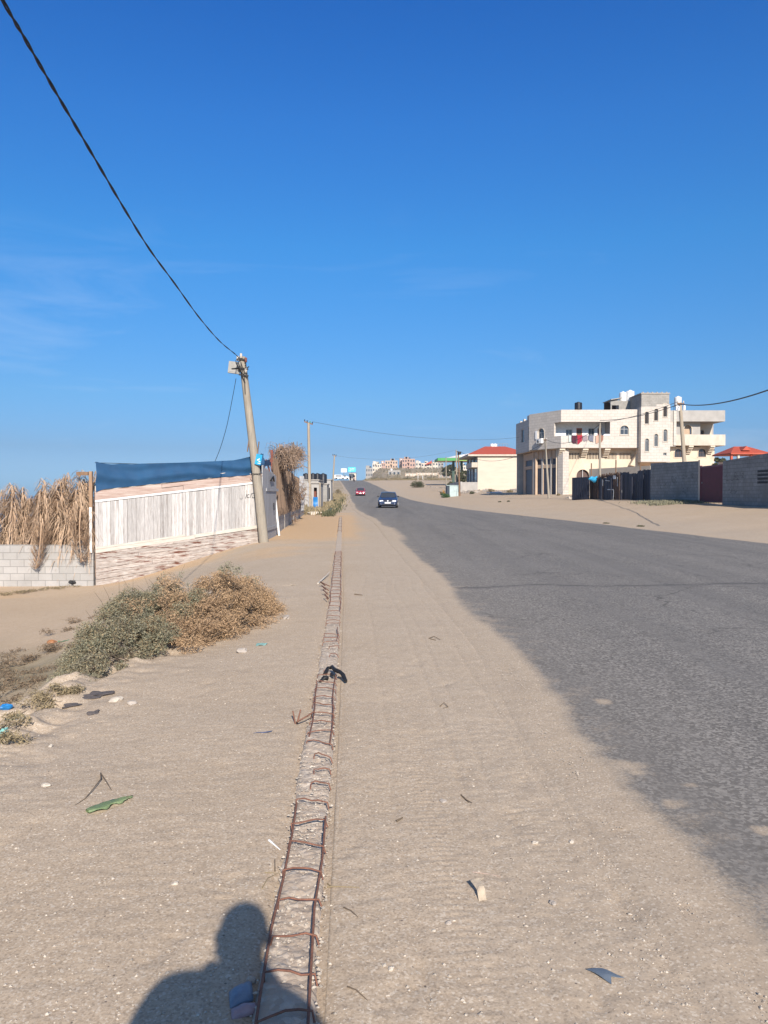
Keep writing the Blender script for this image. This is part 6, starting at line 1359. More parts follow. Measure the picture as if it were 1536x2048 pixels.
mb.add(vs, [(0, 1, 5, 4), (1, 2, 6, 5), (2, 3, 7, 6), (3, 0, 4, 7), (4, 5, 6, 7)]); mb.build('roof', MAT['roof_red_mat'], h2)
mb = MB(); mb.prism([(-e-.33, -.48), (W2+.78, -.48), (W2+.78, 14.78), (-e-.58, 14.78)], zr0-.28, zr0-.004, 'z'); mb.build('eaves', MAT['balcony_mat'], h2)
for k, (px, lab) in enumerate(((984, 'left white tank on the red hip roof'), (990, 'right white tank on the red hip roof'))): tank(lab, Vector(((px-768)/FPX*138.0, 138, RO.z+zr1-.15)), .38, .75, MAT['tank_white_mat'])
mb = MB()
for k in range(5): x = k*.5; mb.tube([(x, 0, 0), (x, 0, .7)], .03, 4)
mb.tube([(0, 0, .7), (2.0, 0, .7)], .03, 4); tag(mb.build('roof_rail', MAT['steel_mat'], loc=Vector(((993-768)/FPX*138, 138, RO.z+zr1-.1))), 'small metal rail beside the white tanks on the red roof', 'rail')
# ------------------------------------------------------------------ canopy with green edge
CO = Vector(((876-768)/FPX*190, 190, 0)); cg = CAMH+(990-962)*190/FPX; kc = 190/FPX; can = thing('station_canopy', 'filling station canopy with green edge and sloping white top', 'canopy', (CO.x, CO.y, cg)); zf0 = CAMH+(990-921.5)*kc-cg; zf1 = CAMH+(990-916)*kc-cg
mb = MB(); mb.box(0, 14, 0, 12, zf0+.1, zf1-.1); mb.build('deck', MAT['gable_mat'], can)
mb = MB(); mb.box(-.1, 5.2, -.12, -.002, zf0, zf1); mb.box(-.12, -.002, 0, 12, zf0, zf1); mb.build('green_fascia', MAT['green_mat'], can)
mb = MB(); mb.box(5.21, 14, -.12, -.002, zf0, zf1+.25); mb.build('lime_fascia', MAT['lime_mat'], can)
mb = MB(); zt_ = CAMH+(990-904)*kc-cg; mb.add([(2.0, 0, zf1), (14, 0, zf1+.1), (14, 6, zt_+.6), (8.5, 6, zt_), (4, 6, zf1+.7)], [(0, 1, 2, 3, 4)]); mb.add([(2, 12, zf1), (14, 12, zf1), (14, 6, zt_+.6), (8.5, 6, zt_), (4, 6, zf1+.7)], [(4, 3, 2, 1, 0)]); mb.build('white_top', MAT['white_paint_mat'], can)
for px in (909.8, 926.5): x = (px-876)*kc; mb = MB(); mb.box(x-.3, x+.3, 4, 4.6, -.5, zf0+.1); mb.build('column', MAT['dark_green_post_mat'], can)
# ------------------------------------------------------------------ distant apartment blocks
mk('pink_wall_mat', (.47, .315, .255), .9, (.40, .265, .21), .1); mk('peach_wall_mat', (.52, .39, .30), .9, (.46, .34, .26), .1); mk('cream_wall_mat', (.60, .54, .46), .9, (.50, .45, .38), .1); mk('far_grey_mat', (.36, .34, .32), .9, (.28, .27, .25), .1)
def block(label, px0, px1, pt, Y, mat, st, cols, seed, depth=14, balc=(), pb=952, ang=0, tanks=1):
    r = random.Random(seed); a_ = P(px0, pt, Y); b_ = P(px1, pt, Y); zb = P(px0, pb, Y).z-3; W = b_.x-a_.x; Ht = a_.z-zb; t = thing('apartment_block', label, 'apartment block', (a_.x, Y, zb), ang)
    hh = 3.1; mb = MB(); holes = []
    for k in range(st):
        z = Ht-1.0-1.35-k*hh
        if z < .3: break
        for c in range(cols):
            if c in balc: continue
            x = W*(c+.5)/cols; holes.append((x-W/cols*.24, x+W/cols*.24, z-.1, z+1.35))
    mb.wall(0, W, 0, Ht, 0, .3, holes); mb.box(0, .3, .3, depth, 0, Ht); mb.box(W-.3, W, .3, depth, 0, Ht); mb.box(.3, W-.3, depth-.3, depth, 0, Ht); mb.build('walls', MAT[mat], t)
    mb = MB(); mb.box(.3, W-.3, .3, depth-.3, Ht-.9, Ht-.6); mb.build('roof', MAT['far_grey_mat'], t)
    for h__ in holes: mb = MB(); mb.box(h__[0], h__[1], .15, .2, h__[2], h__[3]); mb.build('window', MAT['glass_mat'], t)
    for c in balc:
        for k in range(st):
            z = Ht-3.2-k*hh
            if z < 0: break
            mb = MB(); x0, x1 = W*c/cols+.2, W*(c+1)/cols-.2; mb.box(x0, x1, -1.3, -.003, z, z+.15); mb.box(x0, x1, -1.3, -1.2, z+.151, z+1.0); bb = mb.build('balcony', MAT[mat], t)
            mb = MB(); mb.box(x0+.3, x1-.3, -.04, -.002, z+.16, z+2.4); mb.build('balcony_opening', MAT['room_mat'], bb)
    for k in range(tanks):
        x = W*r.uniform(.2, .8); mb = MB(); mb.box(x-1.2, x+1.2, 3, 6, Ht-.59, Ht+1.6); mb.build('stair_head', MAT[mat], t)
    mb = MB(); x = W*r.uniform(.2, .8); mb.lathe([(.6, 0), (.6, 1.3), (.3, 1.5)], (x, 2, Ht-.5), 10); mb.build('roof_tank', MAT['tank_black_mat'] if seed % 2 else MAT['tank_white_mat'], t); return t
block('low grey far block leftmost on the ridge', 731.5, 744.5, 935.5, 520, 'far_grey_mat', 2, 3, 1, 10)
block('narrow white far block with a dark side beside the low grey one', 744.8, 750, 926.5, 560, 'cream_wall_mat', 4, 1, 2)
block('cream far apartment block left of the peach one', 750.2, 763, 927.5, 565, 'cream_wall_mat', 4, 3, 3, balc=(2,))
block('brown shaded far block joined to the peach one', 763.2, 770, 925.5, 590, 'pink_wall_mat', 4, 2, 4)
block('peach far apartment block with a stair head', 770.2, 795, 921, 600, 'peach_wall_mat', 5, 5, 5, balc=(2,), tanks=2)
block('slim pink wing at the left of the tall pink block', 799, 803.8, 920, 600, 'pink_wall_mat', 5, 1, 6)
block('tall pink far apartment block with balconies', 804, 830, 917.5, 590, 'pink_wall_mat', 6, 5, 7, balc=(2,), tanks=2)
block('plain cream far block between the pink and the red roofed ones', 831, 842, 924.5, 620, 'cream_wall_mat', 5, 2, 8)
rb_ = block('far apartment block with a red sloping roof', 842.5, 864.5, 926, 600, 'cream_wall_mat', 4, 4, 9, balc=(2,))
mb = MB(); q0 = P(850, 930, 599); q1 = P(863.5, 921.5, 599); o = Vector(rb_.location); mb.prism([(q0.x-o.x, q0.z-o.z), (q1.x-o.x, q0.z-o.z+1.3), (q1.x-o.x, q1.z-o.z+.2), (q0.x-o.x+1.5, q0.z-o.z+1.4)], -2.2, -.35); mb.build('red_roof', MAT['roof_red_mat'], rb_)
block('white far block right of the red sloping roof', 865, 876, 924, 600, 'white_paint_mat' if 0 else 'cream_wall_mat', 4, 2, 10)
block('pale far block with stacked grey balconies at the right end', 876.4, 887, 925, 600, 'far_grey_mat', 5, 2, 11, balc=(1,))
block('small cream far building half hidden by the canopy poles', 888, 900, 938, 480, 'cream_wall_mat', 2, 3, 12, 8)
block('white far building under the canopy deck', 920, 935, 931, 500, 'cream_wall_mat', 3, 4, 13, 8)
block('unfinished grey concrete house on the ridge before the peach block', 776.5, 801, 940.5, 420, 'far_grey_mat', 2, 3, 14, 10, tanks=0, pb=953)
def farwall(label, px0, px1, pt, pb, Y, mat='cream_wall_mat', n=5, arch=False):
    a_ = P(px0, pt, Y); b_ = P(px1, pt, Y); zb = P(px0, pb, Y).z-1; t = thing('boundary_wall', label, 'wall', (a_.x, Y, zb)); W = b_.x-a_.x; Hh = a_.z-zb; mb = MB(); mb.wall(0, W, 0, Hh, 0, .3); mb.build('wall', MAT[mat], t); mb = MB()
    for k in range(n+1): x = W*k/n; mb.box(x-.2, x+.2, -.1, -.003, 0, Hh+.3)
    mb.build('piers', MAT['peach_wall_mat'], t)
farwall('far cream boundary wall with brown piers below the pink block', 811, 833, 947, 955, 400, n=3)
farwall('long far cream boundary wall below the white blocks', 834, 876, 946, 953, 410, n=7)
farwall('short far wall right of the boundary wall by the canopy', 878, 900, 950, 957, 380, 'far_grey_mat', 3)
# billboards
def bill(label, px0, px1, pt, pb, Y, mat, ground=958, art=None):
    a_ = P(px0, pt, Y); b_ = P(px1, pb, Y); c = (a_+b_)/2; W = b_.x-a_.x; Hh = a_.z-b_.z; zb = P(px0, ground, Y).z-1; t = thing('billboard', label, 'billboard', (c.x, Y, zb))
    mb = MB(); mb.box(-W/2, W/2, 0, .2, b_.z-zb, a_.z-zb); pn = mb.build('panel', mat, t); mb = MB(); mb.tube([(0, .3, 0), (0, .3, a_.z-zb-.2)], .12, 8); mb.build('post', MAT['steel_mat'], t)
    mb = MB(); zc = (a_.z+b_.z)/2-zb
    for (x, z, w_, h_) in (art or []): mb.cb((x*W, -.01, zc+z*Hh), (w_*W, .012, h_*Hh))
    mb.build('lettering', MAT['white_paint_mat'] if 'teal' in label else MAT['far_grey_mat'], pn); return t
bill('blank looking white billboard at the crest of the road', 682, 693.3, 937, 944.6, 330, MAT['white_paint_mat'], art=[(-.1, .2, .5, .07), (.1, -.05, .4, .06), (-.15, -.25, .5, .06)])
bill('teal billboard with white lettering at the crest of the road', 696.3, 711.3, 934.6, 943.4, 345, mk('teal_board_mat', (.03, .50, .58), .5, (.08, .62, .66), .6), art=[(-.2, .15, .25, .12), (.15, .2, .35, .10), (.05, -.1, .5, .08), (-.25, -.3, .2, .1)])
boxhut('house', 'small pale building under the teal billboard at the crest', 698, 712, 946.5, 350, 6, MAT['cream_wall_mat'], 'house', -2, holes=[(.1, .3, .5, .8), (.55, .85, .45, .85)])
# white posts (goal frame)
gf = thing('goal_frame', 'low white pipe frame on the plain before the far cream wall', 'frame', base(836, 960, 300))
s3 = 300/FPX; mb = MB(); mb.tube([(0, 0, -.5), (0, 0, 9*s3)], .12, 6); mb.tube([(9.5*s3, 0, -.5), (9.5*s3, 0, 9*s3)], .12, 6); mb.tube([(9.5*s3, 0, .3), (30*s3, 0, .3)], .12, 6); mb.build('pipes', MAT['white_paint_mat'], gf)
mb = MB(); mb.tube([(0, 0, -.5), (0, 0, 36*300/FPX)], .12, 6); tag(mb.build('flag_pole', MAT['pale_pole_mat'], loc=base(865, 960, 300)), 'slim pole standing before the white far block', 'pole')
# far shrubs and trees
FB = [(748, 950, 400, 30, 12, 'leaf_olive_mat', 'grey green scrub mound below the low grey far block'), (736, 952, 390, 22, 12, 'dry_grass_mat', 'dry scrub mound at the left end of the ridge'), (762, 952, 380, 26, 6, 'dry_grass_mat', 'dry scrub before the unfinished grey house'), (731, 961, 330, 14, 5, 'leaf_olive_mat', 'small dark shrub low at the road bend'), (815, 957, 350, 20, 6, 'leaf_olive_mat', 'dark scrub below the far cream piers'), (860, 960, 330, 22, 7, 'leaf_olive_mat', 'dark scrub at the foot of the slim pole'), (790, 958, 360, 34, 5, 'dry_grass_mat', 'long dry scrub below the unfinished grey house'),
      (902, 968, 175, 24, 14, 'leaf_olive_mat', 'olive shrub behind the kiosk, left of its poles')]
for i, (px, py, Y, w_, h_, mt, lab) in enumerate(FB): bushy(lab, px, py, Y, w_, h_, mt, 1500, .16 if Y > 300 else .12, 100+i)
bushy('long low dry scrub bank along the far side of the plain', 780, 961, 320, 120, 6, 'dry_grass_mat', 5000, .14, 121)
bushy('second low dry scrub bank right of the road crest', 860, 962, 300, 110, 5, 'dry_grass_mat', 4000, .14, 122)
V = []; F = []; r = random.Random(77)
for k in range(520):
    Y = r.uniform(318, 640); X = r.uniform(-.02, .13)*Y; l = X+.044*Y
    if l < 9: continue
    z = Hs(X, Y); h_ = r.uniform(.25, 1.1)*(1 if r.random() < .8 else 1.9); w_ = h_*r.uniform(.8, 2.2)
    for q in range(14):
        cx_, cy_, cz_ = X+r.gauss(0, w_*.45), Y+r.gauss(0, w_*.45), z+abs(r.gauss(0, h_*.45)); a_ = r.uniform(0, 3.14); d_ = r.uniform(.15, .4); b = len(V)
        V += [(cx_-math.cos(a_)*d_, cy_-math.sin(a_)*d_, cz_), (cx_+r.uniform(-.2, .2), cy_, cz_-d_*.6), (cx_+math.cos(a_)*d_, cy_+math.sin(a_)*d_, cz_+r.uniform(-.1, .2)), (cx_, cy_+r.uniform(-.3, .3), cz_+d_*.7)]; F.append((b, b+1, b+2, b+3))
tag(npmesh('hillside_scrub', V, F, MAT['hill_scrub_mat']), 'low grey green scrub dotted over the far hillside', 'scrub', kind='stuff')
def tree(label, px, Y, ptop, wpx, mat, seed, n=5200, leaf=.16, trunk=True):
    b_ = base(px, 960, Y); s = Y/FPX; top = P(px, ptop, Y).z-b_.z; rx = wpx*s/2; t = thing('tree', label, 'tree', b_); r = random.Random(seed); C = []
    for k in range(26):
        a_ = r.uniform(0, 6.28); q = r.random()**.5; zz = r.uniform(.3, .95); wf = math.sin(math.pi*min(1, (zz-.15)/.95))**.6; x = math.cos(a_)*q*rx*.85*wf; y = math.sin(a_)*q*rx*.85*wf; rr = rx*r.uniform(.15, .32); C.append((x, y, top*zz-rr*.3, rr, rr, rr*.75, rr**2))
    leaves('crown', C, n, leaf, MAT[mat], t, 2, seed)
    mb = MB(); mb.tube([(0, 0, -.3), (.1, 0, top*.25), (0, .1, top*.5)], [rx*.1, rx*.07, rx*.05], 8); mb.build('trunk', MAT['bark_mat'], t)
    twigs('limbs', (0, 0, top*.3), [c[:3] for c in C[:12]], rx*.04, MAT['bark_mat'], t, seed); return t
tree('dark olive tree right behind the canopy columns', 928, 170, 938, 24, 'leaf_olive_mat', 130)
tree('bushy tree beside the shop front of the red roofed house', 922, 160, 948, 20, 'leaf_olive_mat', 131)
tree('broad dark tree far behind the kiosk poles', 903, 300, 928, 26, 'leaf_olive_mat', 132, leaf=.25)
tree('wide far tree left of the canopy columns', 893, 380, 932, 22, 'leaf_olive_mat', 133, leaf=.3)
tree('green tree between the stone house and the gazebo', 1437, 78, 913, 30, 'leaf_olive_mat', 134, leaf=.12)
tree('second green tree just left of the gazebo roof', 1449, 72, 915, 22, 'leaf_olive_mat', 135, leaf=.12)
# ================================================================== VEHICLES
def car(name, label, loc, rz, paint, scale=1.0, hatch=True):
    t = thing(name, label, 'car', loc, rz); S = lambda y, pts: [(x, y, z) for x, z in pts]
    def ring(y, wb, wm, zt, z0=.24, crown=.03): return [(-wb*.94, y, z0), (-wb, y, z0+.12), (-wm, y, (z0+zt)/2+.06), (-wm*.965, y, zt-.05), (-wm*.80, y, zt), (0, y, zt+crown), (wm*.80, y, zt), (wm*.965, y, zt-.05), (wm, y, (z0+zt)/2+.06), (wb, y, z0+.12), (wb*.94, y, z0), (0, y, z0-.02)]
    st = [(-2.12, .62, .66, .56), (-2.08, .74, .78, .66), (-1.95, .80, .84, .76), (-1.6, .83, .87, .83), (-1.15, .84, .88, .92), (-.9, .84, .885, .96), (0, .85, .89, .975), (.9, .85, .885, .985), (1.5, .83, .86, .98), (1.95, .78, .82, .93), (2.08, .70, .74, .8)]
    vs = []; 
    for a_ in st: vs += ring(*a_)
    n = 12; fs = [(i*n+j, (i+1)*n+j, (i+1)*n+(j+1) % n, i*n+(j+1) % n) for i in range(len(st)-1) for j in range(n)]
    fs += [tuple(range(n)), tuple(range(len(vs)-1, len(vs)-n-1, -1))]
    mb = MB(); mb.add(vs, fs, True)
    # cabin roof
    rr = [(-.98, .70, .97), (-.32, .60, 1.37), (-.1, .60, 1.41), (.7, .60, 1.42), (1.25, .60, 1.36), (1.85, .68, .97)]
    vs = []
    for y, w_, z in rr: vs += [(-w_-.0, y, z-.02), (-w_*.85, y, z+.015), (0, y, z+.035), (w_*.85, y, z+.015), (w_, y, z-.02)]
    mb.add(vs[5:25], [(i*5+j, i*5+j+1, (i+1)*5+j+1, (i+1)*5+j) for i in range(3) for j in range(4)], True)
    for s in (-1, 1):
        for (p, q) in (((.70, -.98, .955), (.605, -.32, 1.36)), ((.605, 1.25, 1.345), (.70, 1.85, .96)), ((.775, .35, .97), (.605, .38, 1.40)), ((.605, -.32, 1.36), (.605, .7, 1.405)), ((.605, .7, 1.405), (.605, 1.25, 1.345))):
            mb.tube([(s*p[0], p[1], p[2]), (s*q[0], q[1], q[2])], .035, 6)
    body = mb.build('body', paint, t)
    mb = MB(); mb.add([(-.72, -.965, .965), (.72, -.965, .965), (.60, -.33, 1.36), (0, -.37, 1.40), (-.60, -.33, 1.36)], [(0, 1, 2, 3, 4)]); mb.build('windscreen', MAT['glass_mat'], t)
    mb = MB(); mb.add([(-.69, 1.83, .97), (.69, 1.83, .97), (.6, 1.27, 1.35), (-.6, 1.27, 1.35)], [(1, 0, 3, 2)]); mb.build('rear_window', MAT['glass_mat'], t)
    for s in (-1, 1):
        mb = MB(); mb.add([(s*.755, -.93, .965), (s*.78, .33, .975), (s*.615, .36, 1.38), (s*.60, -.30, 1.35)], [(0, 1, 2, 3)]); mb.add([(s*.78, .38, .975), (s*.72, 1.75, .975), (s*.61, 1.2, 1.34), (s*.615, .40, 1.38)], [(0, 1, 2, 3)]); mb.build('side_window', MAT['glass_mat'], t)
        mb = MB(); mb.M = Matrix.Translation((s*.90, -.75, 1.0)); mb.box(-.09, .09, -.05, .05, -.055, .065); mb.build('mirror', MAT['black_mat'], t)
        mb = MB(); mb.prism([(-.17, -.05), (.15, -.055), (.17, .03), (.12, .07), (-.16, .06)], -.05, .04) ; mb.v = [Vector((s*(v.x)+s*.57, v.y-2.055+.0, v.z+.62)) for v in mb.v]; h = mb.build('headlight', MAT['headlight_mat'], t)
        mb = MB(); mb.M = Matrix.Translation((s*.58, -2.14, .36)) @ Matrix.Rotation(R(90), 4, 'X'); mb.lathe([(.06, 0), (.07, .01), (.03, .02)], (0, 0, 0), 12); mb.build('fog_lamp', MAT['tin_mat'], t)
        mb = MB(); mb.box(s*.62-.12, s*.62+.12, 2.03, 2.09, .66, .84); mb.build('tail_light', MAT['cloth_red'], t)
        for y in (-1.32, 1.32):
            mb = MB(); mb.M = Matrix.Translation((s*.775, y, .31)) @ Matrix.Rotation(R(90), 4, 'Y'); mb.lathe([(.20, -.10), (.29, -.10), (.31, -.07), (.31, .07), (.29, .10), (.2, .10)], (0, 0, 0), 22); wh = mb.build('wheel', MAT['black_mat'], t)
            mb = MB(); mb.M = Matrix.Translation((s*.875, y, .31)) @ Matrix.Rotation(R(90), 4, 'Y'); mb.lathe([(.19, -.01), (.19, .012), (.05, .02)], (0, 0, 0), 16); mb.build('rim', MAT['tin_mat'], wh)
            mb = MB(); mb.M = Matrix.Translation((s*.868, y, .34)) @ Matrix.Rotation(R(90), 4, 'Y'); mb.lathe([(.345, -.012), (.345, .008)], (0, 0, 0), 22); mb.build('wheel_arch', MAT['black_mat'], body)
    mb = MB(); mb.box(-.36, .36, -2.135, -2.09, .575, .68); gr_ = mb.build('grille', MAT['black_mat'], t)
    mb = MB(); mb.M = Matrix.Translation((0, -2.14, .63)) @ Matrix.Rotation(R(90), 4, 'X'); mb.lathe([(.065, -.004), (.065, .008)], (0, 0, 0), 16); mb.build('emblem', MAT['headlight_mat'], gr_)
    mb = MB(); mb.box(-.60, .60, -2.20, -2.05, .26, .50); bp = mb.build('bumper', paint, t); mb = MB(); mb.box(-.52, .52, -2.21, -2.201, .27, .35); mb.build('lower_grille', MAT['black_mat'], bp)
    mb = MB(); mb.box(-.27, .27, -2.225, -2.212, .40, .515); mb.build('number_plate', MAT['white_paint_mat'], t)
    mb = MB(); mb.box(-.6, .6, -.9, 1.6, .5, .9); mb.build('cabin_interior', MAT['black_mat'], t)
    mb = MB(); mb.box(-.80, .80, -1.9, 1.9, .16, .26); mb.build('underbody', MAT['black_mat'], t)
    for s in (-.35, .35): mb = MB(); mb.box(s-.2, s+.2, .2, .32, .9, 1.2); mb.build('seat', MAT['black_mat'], t)
    t.scale = (scale,)*3; return t
mk('headlight_mat', (.80, .82, .84), .15, (.7, .7, .72), 5, 0, spec=.9)
def paintm(name, c):
    m = NT(name, .28); m.col(m.mix(m.ramp(m.noise(m.co('Object'), 3, 4), [(.4, 0), (.7, 1)]), c, tuple(x*1.35+.01 for x in c))); m.b.inputs['Coat Weight'].default_value = .7; m.b.inputs['Coat Roughness'].default_value = .08; return m.m
navy = paintm('navy_paint_mat', (.012, .026, .075)); red = paintm('red_paint_mat', (.32, .008, .03))
def rz_(x, y): return float(G(y)+.012+.0004*y)
p = P(777, 1015, 68); car('car', 'dark blue car driving towards the camera, nearer of the two', (p.x, 70.2, rz_(p.x, 68)), -.03, navy)
p = P(720.5, 991, 132); car('car', 'small red car farther up the road', (p.x, 134, rz_(p.x, 132)), .02, red, .97)
# white vehicles parked at the crest
for px, Y, w_, lab, k in ((678, 300, 2.2, 'white van parked at the left of the road crest', 1), (687, 305, 1.9, 'white low pickup parked right of the white van', 0)):
    b_ = base(px, 960, Y); t = thing('parked_van' if k else 'parked_pickup', lab, 'van' if k else 'pickup', b_+Vector((0, 0, .5)), .35)
    mb = MB(); prof = [(-2.1, .3), (2.1, .3), (2.1, 1.0), (1.3, 1.15), (.8, 1.75 if k else 1.5), (-2.0, 1.75) if k else (-.3, 1.5), (-2.1, 1.6) if k else (-.5, 1.0), (-2.1, .9)]; mb.prism(prof, -.85, .85); mb.build('body', MAT['white_paint_mat'], t)
    mb = MB(); mb.box(-1.6 if k else -.25, .75, -.87, -.855, 1.08, 1.5); mb.build('side_window', MAT['glass_mat'], t)
    for x in (-1.35, 1.35):
        for y in (-.8, .8): mb = MB(); mb.M = Matrix.Translation((x, y, .33)) @ Matrix.Rotation(R(90), 4, 'X'); mb.lathe([(.33, -.1), (.33, .1)], (0, 0, 0), 14); mb.build('wheel', MAT['black_mat'], t)
# ================================================================== PEOPLE
mk('skin_mat', (.42, .25, .17), .6, (.36, .21, .14), 8); mk('shirt_mat', (.55, .56, .58), .9); mk('trouser_mat', (.05, .055, .07), .9); mk('hair_mat', (.02, .015, .012), .7); mk('dark_shirt_mat', (.06, .065, .08), .9)
def skin(name, nodes, edges, mat, parent, sub=2, root=0):
    me = bpy.data.meshes.new(name); me.from_pydata([n[:3] for n in nodes], edges, []); o = bpy.data.objects.new(name, me); COL.objects.link(o); o.parent = parent; me.materials.append(mat)
    md = o.modifiers.new('skin', 'SKIN'); md.use_smooth_shade = True
    for v, n in zip(me.skin_vertices[0].data, nodes): v.radius = (n[3], n[4] if len(n) > 4 else n[3]); v.use_root = False
    me.skin_vertices[0].data[root].use_root = True
    s = o.modifiers.new('sub', 'SUBSURF'); s.levels = sub; s.render_levels = sub; return o
# photographer: stands behind the phone, only the shadow falls in the picture
ph = thing('person', 'photographer whose shadow falls across the kerb, holding up a phone in both hands', 'person', (-.06, -.42, Hs(-.06, -.42)+.0))
o = Vector(ph.location); L = lambda x, y, z: (x-o.x, y-o.y, z)
cx, cy = .03, -.27
N = [L(cx, cy, .98)+(.15, .11), L(cx, cy, 1.15)+(.145, .10), L(cx, cy+.01, 1.33)+(.165, .11), L(cx, cy+.01, 1.455)+(.12, .085), L(cx, cy+.03, 1.525)+(.085, .085), L(cx+.005, cy+.06, 1.585)+(.07, .085), L(cx+.01, cy+.075, 1.65)+(.078, .098), L(cx+.01, cy+.06, 1.695)+(.05, .06),
     L(cx-.225, cy, 1.49)+(.08,), L(cx-.31, cy+.04, 1.24)+(.045,), L(cx-.20, cy+.15, 1.36)+(.036,), L(-.075, -.06, 1.485)+(.026, .02),
     L(cx+.19, cy, 1.43)+(.06,), L(cx+.25, cy+.08, 1.20)+(.045,), L(cx+.12, cy+.15, 1.37)+(.036,), L(.062, -.055, 1.485)+(.026, .02),
     L(cx-.10, cy, .90)+(.10,), L(cx-.11, cy-.01, .50)+(.062,), L(cx-.12, cy-.03, .12)+(.042,), L(cx-.13, cy+.10, .05)+(.04, .03), L(cx-.135, cy+.18, .04)+(.03, .022),
     L(cx+.10, cy, .90)+(.10,), L(cx+.11, cy+.0, .50)+(.062,), L(cx+.12, cy-.02, .12)+(.042,), L(cx+.14, cy+.11, .05)+(.04, .03), L(cx+.15, cy+.19, .04)+(.03, .022)]
E = [(0, 1), (1, 2), (2, 3), (3, 4), (4, 5), (5, 6), (6, 7), (3, 8), (8, 9), (9, 10), (10, 11), (3, 12), (12, 13), (13, 14), (14, 15), (0, 16), (16, 17), (17, 18), (18, 19), (19, 20), (0, 21), (21, 22), (22, 23), (23, 24), (24, 25)]
skin('body', N, E, MAT['skin_mat'], ph)
def grow(ix, add): return [tuple(N[i][:3])+tuple(r+add for r in N[i][3:]) for i in ix]
tn = grow([0, 1, 2, 3, 8, 9, 12, 13], .014); skin('shirt', tn, [(0, 1), (1, 2), (2, 3), (3, 4), (4, 5), (3, 6), (6, 7)], MAT['dark_shirt_mat'], ph)
tn = grow([0, 16, 17, 18, 21, 22, 23], .016); skin('trousers', tn, [(0, 1), (1, 2), (2, 3), (0, 4), (4, 5), (5, 6)], MAT['trouser_mat'], ph)
for ix in ((18, 19, 20), (23, 24, 25)):
    tn = grow(ix, .008); tn[0] = (tn[0][0], tn[0][1], .07, .045); skin('shoe', tn, [(0, 1), (1, 2)], MAT['black_mat'], ph)
hx, hy, hz = cx+.01-o.x, cy+.075-o.y, 1.65
bm = bmesh.new(); bmesh.ops.create_icosphere(bm, subdivisions=4, radius=1)
for v in list(bm.verts):
    n_ = 1+.05*float(fbm(v.co.x+3, v.co.y+v.co.z, 6, 5, 2)); v.co = Vector((hx+v.co.x*.086*n_, hy-.008+v.co.y*.104*n_, hz+.022+v.co.z*.088*n_))
bmesh.ops.delete(bm, geom=[v for v in bm.verts if (v.co.y > hy+.045 and v.co.z < hz+.055) or v.co.z < hz-.055], context='VERTS')
me = bpy.data.meshes.new('hair'); bm.to_mesh(me); bm.free(); me.materials.append(MAT['hair_mat']); ho = bpy.data.objects.new('hair', me); COL.objects.link(ho); ho.parent = ph
fb = MB(); fb.tube([(hx, hy+.085, hz+.01), (hx, hy+.115, hz-.03), (hx, hy+.09, hz-.04)], [.010, .014, .008], 8); fb.build('nose', MAT['skin_mat'], ph)
for s in (-1, 1):
    fb = MB(); fb.lathe([(.004, -.012), (.011, -.006), (.012, 0), (.011, .006), (.004, .012)], (hx+s*.03, hy+.082, hz), 10); fb.build('eye', MAT['white_paint_mat'], ph)
    fb = MB(); fb.lathe([(.006, -.03), (.016, -.015), (.018, .01), (.008, .03)], (hx+s*.085, hy-.01, hz-.01), 8); fb.build('ear', MAT['skin_mat'], ph)
fb = MB(); fb.tube([(hx-.025, hy+.082, hz-.065), (hx, hy+.09, hz-.067), (hx+.025, hy+.082, hz-.065)], .007, 6); fb.build('mouth', MAT['pink_plank_mat'], ph)
# hands closed on the phone: palm plus four fingers and a thumb on each side
for s in (-1, 1):
    wx, wy, wz = (-.075, -.06, 1.485) if s < 0 else (.062, -.055, 1.485); px_ = s*.047-.004
    nodes = [L(wx, wy, wz)+(.022, .016), L(px_+s*.012, -.040, 1.515)+(.026, .013), L(px_+s*.010, -.034, 1.545)+(.024, .012)]; eds = [(0, 1), (1, 2)]
    for k, ln in enumerate((.9, 1, .95, .8)):
        z = 1.50+.016*k; b_ = len(nodes); nodes += [L(px_+s*.006, -.026, z+.004)+(.0085,), L(px_+s*.003-.0, -.010, z+.006)+(.008,), L(px_-s*.014*ln, -.0035-.0-.003, z+.008)+(.007,)]; eds += [(1 if k < 2 else 2, b_), (b_, b_+1), (b_+1, b_+2)]
    b_ = len(nodes); nodes += [L(px_+s*.004, -.043, 1.525)+(.011,), L(px_-s*.012, -.040, 1.54)+(.009,), L(px_-s*.028, -.034, 1.548)+(.008,)]; eds += [(1, b_), (b_, b_+1), (b_+1, b_+2)]
    skin('hand', nodes, eds, MAT['skin_mat'], ph, 1)
phn = thing('mobile_phone', 'dark mobile phone held up in front of the photographer', 'phone', (-.004, -.024, 1.487))
mb = MB(); mb.box(-.037, .037, -.005, .0035, -.075, .075); mb.build('case', MAT['black_mat'], phn); mb = MB(); mb.box(-.034, .034, -.0062, -.0051, -.07, .07); mb.build('screen', MAT['glass_mat'], phn)
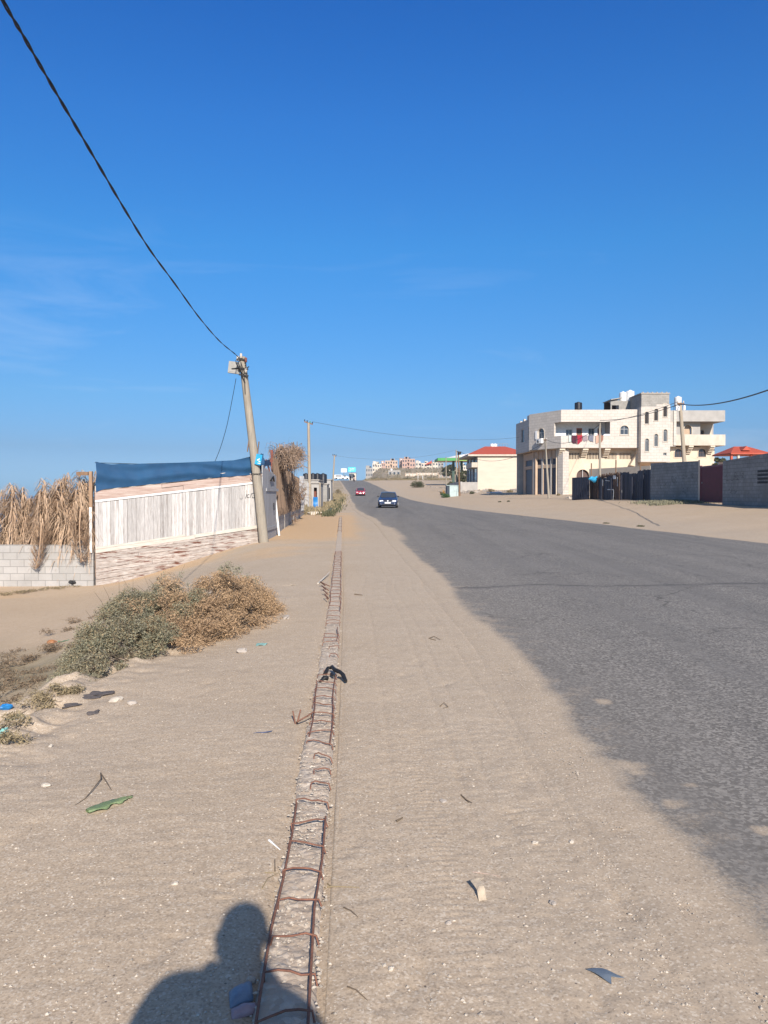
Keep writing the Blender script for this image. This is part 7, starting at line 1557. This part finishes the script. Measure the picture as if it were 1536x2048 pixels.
# rider on a motorcycle near the crest
b_ = base(708.5, 962, 250); b_.z = float(G(250))+.11; mc = thing('motorcycle', 'small motorcycle coming over the road crest', 'motorcycle', b_)
for y in (-.62, .62): mb = MB(); mb.M = Matrix.Translation((0, y, .31)) @ Matrix.Rotation(R(90), 4, 'Y'); mb.lathe([(.22, -.05), (.31, -.05), (.31, .05), (.22, .05)], (0, 0, 0), 16); mb.build('wheel', MAT['black_mat'], mc)
mb = MB(); mb.tube([(0, -.62, .31), (0, -.45, .95)], .03, 6); mb.tube([(0, .62, .31), (0, .2, .55), (0, -.4, .75)], .06, 6); mb.build('frame', MAT['steel_mat'], mc); mb = MB(); mb.cb((0, .2, .8), (.26, .7, .12)); mb.build('seat', MAT['black_mat'], mc); mb = MB(); mb.cb((0, -.15, .78), (.28, .35, .2)); mb.build('fuel_tank', MAT['red_paint_mat'], mc)
mb = MB(); mb.tube([(-.35, -.35, 1.0), (0, -.45, .98), (.35, -.35, 1.0)], .02, 6); mb.build('handlebar', MAT['black_mat'], mc); mb = MB(); mb.lathe([(.05, -.08), (.1, 0), (.05, .08)], (0, -.55, .85), 10); mb.build('headlight', MAT['headlight_mat'], mc)
rd = thing('person', 'rider in a pale shirt sitting on the motorcycle at the crest', 'person', b_+Vector((0, .15, 0)))
NN = [(0, .1, .92, .14), (0, .08, 1.15, .15), (0, 0, 1.38, .15), (0, -.02, 1.5, .06), (0, -.05, 1.66, .10), (-.22, -.02, 1.38, .06), (-.3, -.2, 1.15, .05), (-.3, -.46, 1.04, .045), (.22, -.02, 1.38, .06), (.3, -.2, 1.15, .05), (.3, -.46, 1.04, .045), (-.15, -.3, .8, .09), (-.2, -.1, .35, .06), (-.2, -.2, .28, .05), (.15, -.3, .8, .09), (.2, -.1, .35, .06), (.2, -.2, .28, .05)]
skin('body', NN, [(0, 1), (1, 2), (2, 3), (3, 4), (2, 5), (5, 6), (6, 7), (2, 8), (8, 9), (9, 10), (0, 11), (11, 12), (12, 13), (0, 14), (14, 15), (15, 16)], MAT['skin_mat'], rd, 1)
skin('shirt', [n[:3]+(n[3]+.015,) for n in (NN[0], NN[1], NN[2], NN[5], NN[6], NN[8], NN[9])], [(0, 1), (1, 2), (2, 3), (3, 4), (2, 5), (5, 6)], MAT['white_paint_mat'], rd, 1)
skin('trousers', [n[:3]+(n[3]+.012,) for n in (NN[0], NN[11], NN[12], NN[14], NN[15])], [(0, 1), (1, 2), (0, 3), (3, 4)], MAT['trouser_mat'], rd, 1)
skin('hair', [(0, -.03, 1.72, .10), (0, .02, 1.66, .09)], [(0, 1)], MAT['hair_mat'], rd, 1)

# ------------------------------------------------------------------ the air
m = bpy.data.materials.new('haze_mat'); m.use_nodes = True; t_ = m.node_tree; t_.nodes.clear(); ou = t_.nodes.new('ShaderNodeOutputMaterial'); pv = t_.nodes.new('ShaderNodeVolumePrincipled')
pv.inputs['Color'].default_value = (.80, .88, 1.0, 1); pv.inputs['Density'].default_value = .00022; pv.inputs['Anisotropy'].default_value = 0.2; t_.links.new(pv.outputs[0], ou.inputs['Volume'])
mb = MB(); mb.box(-900, 900, -70, 1400, -40, 60); tag(mb.build('haze', m, uv=False), 'thin pale haze in the air over the whole place', 'haze', kind='stuff')
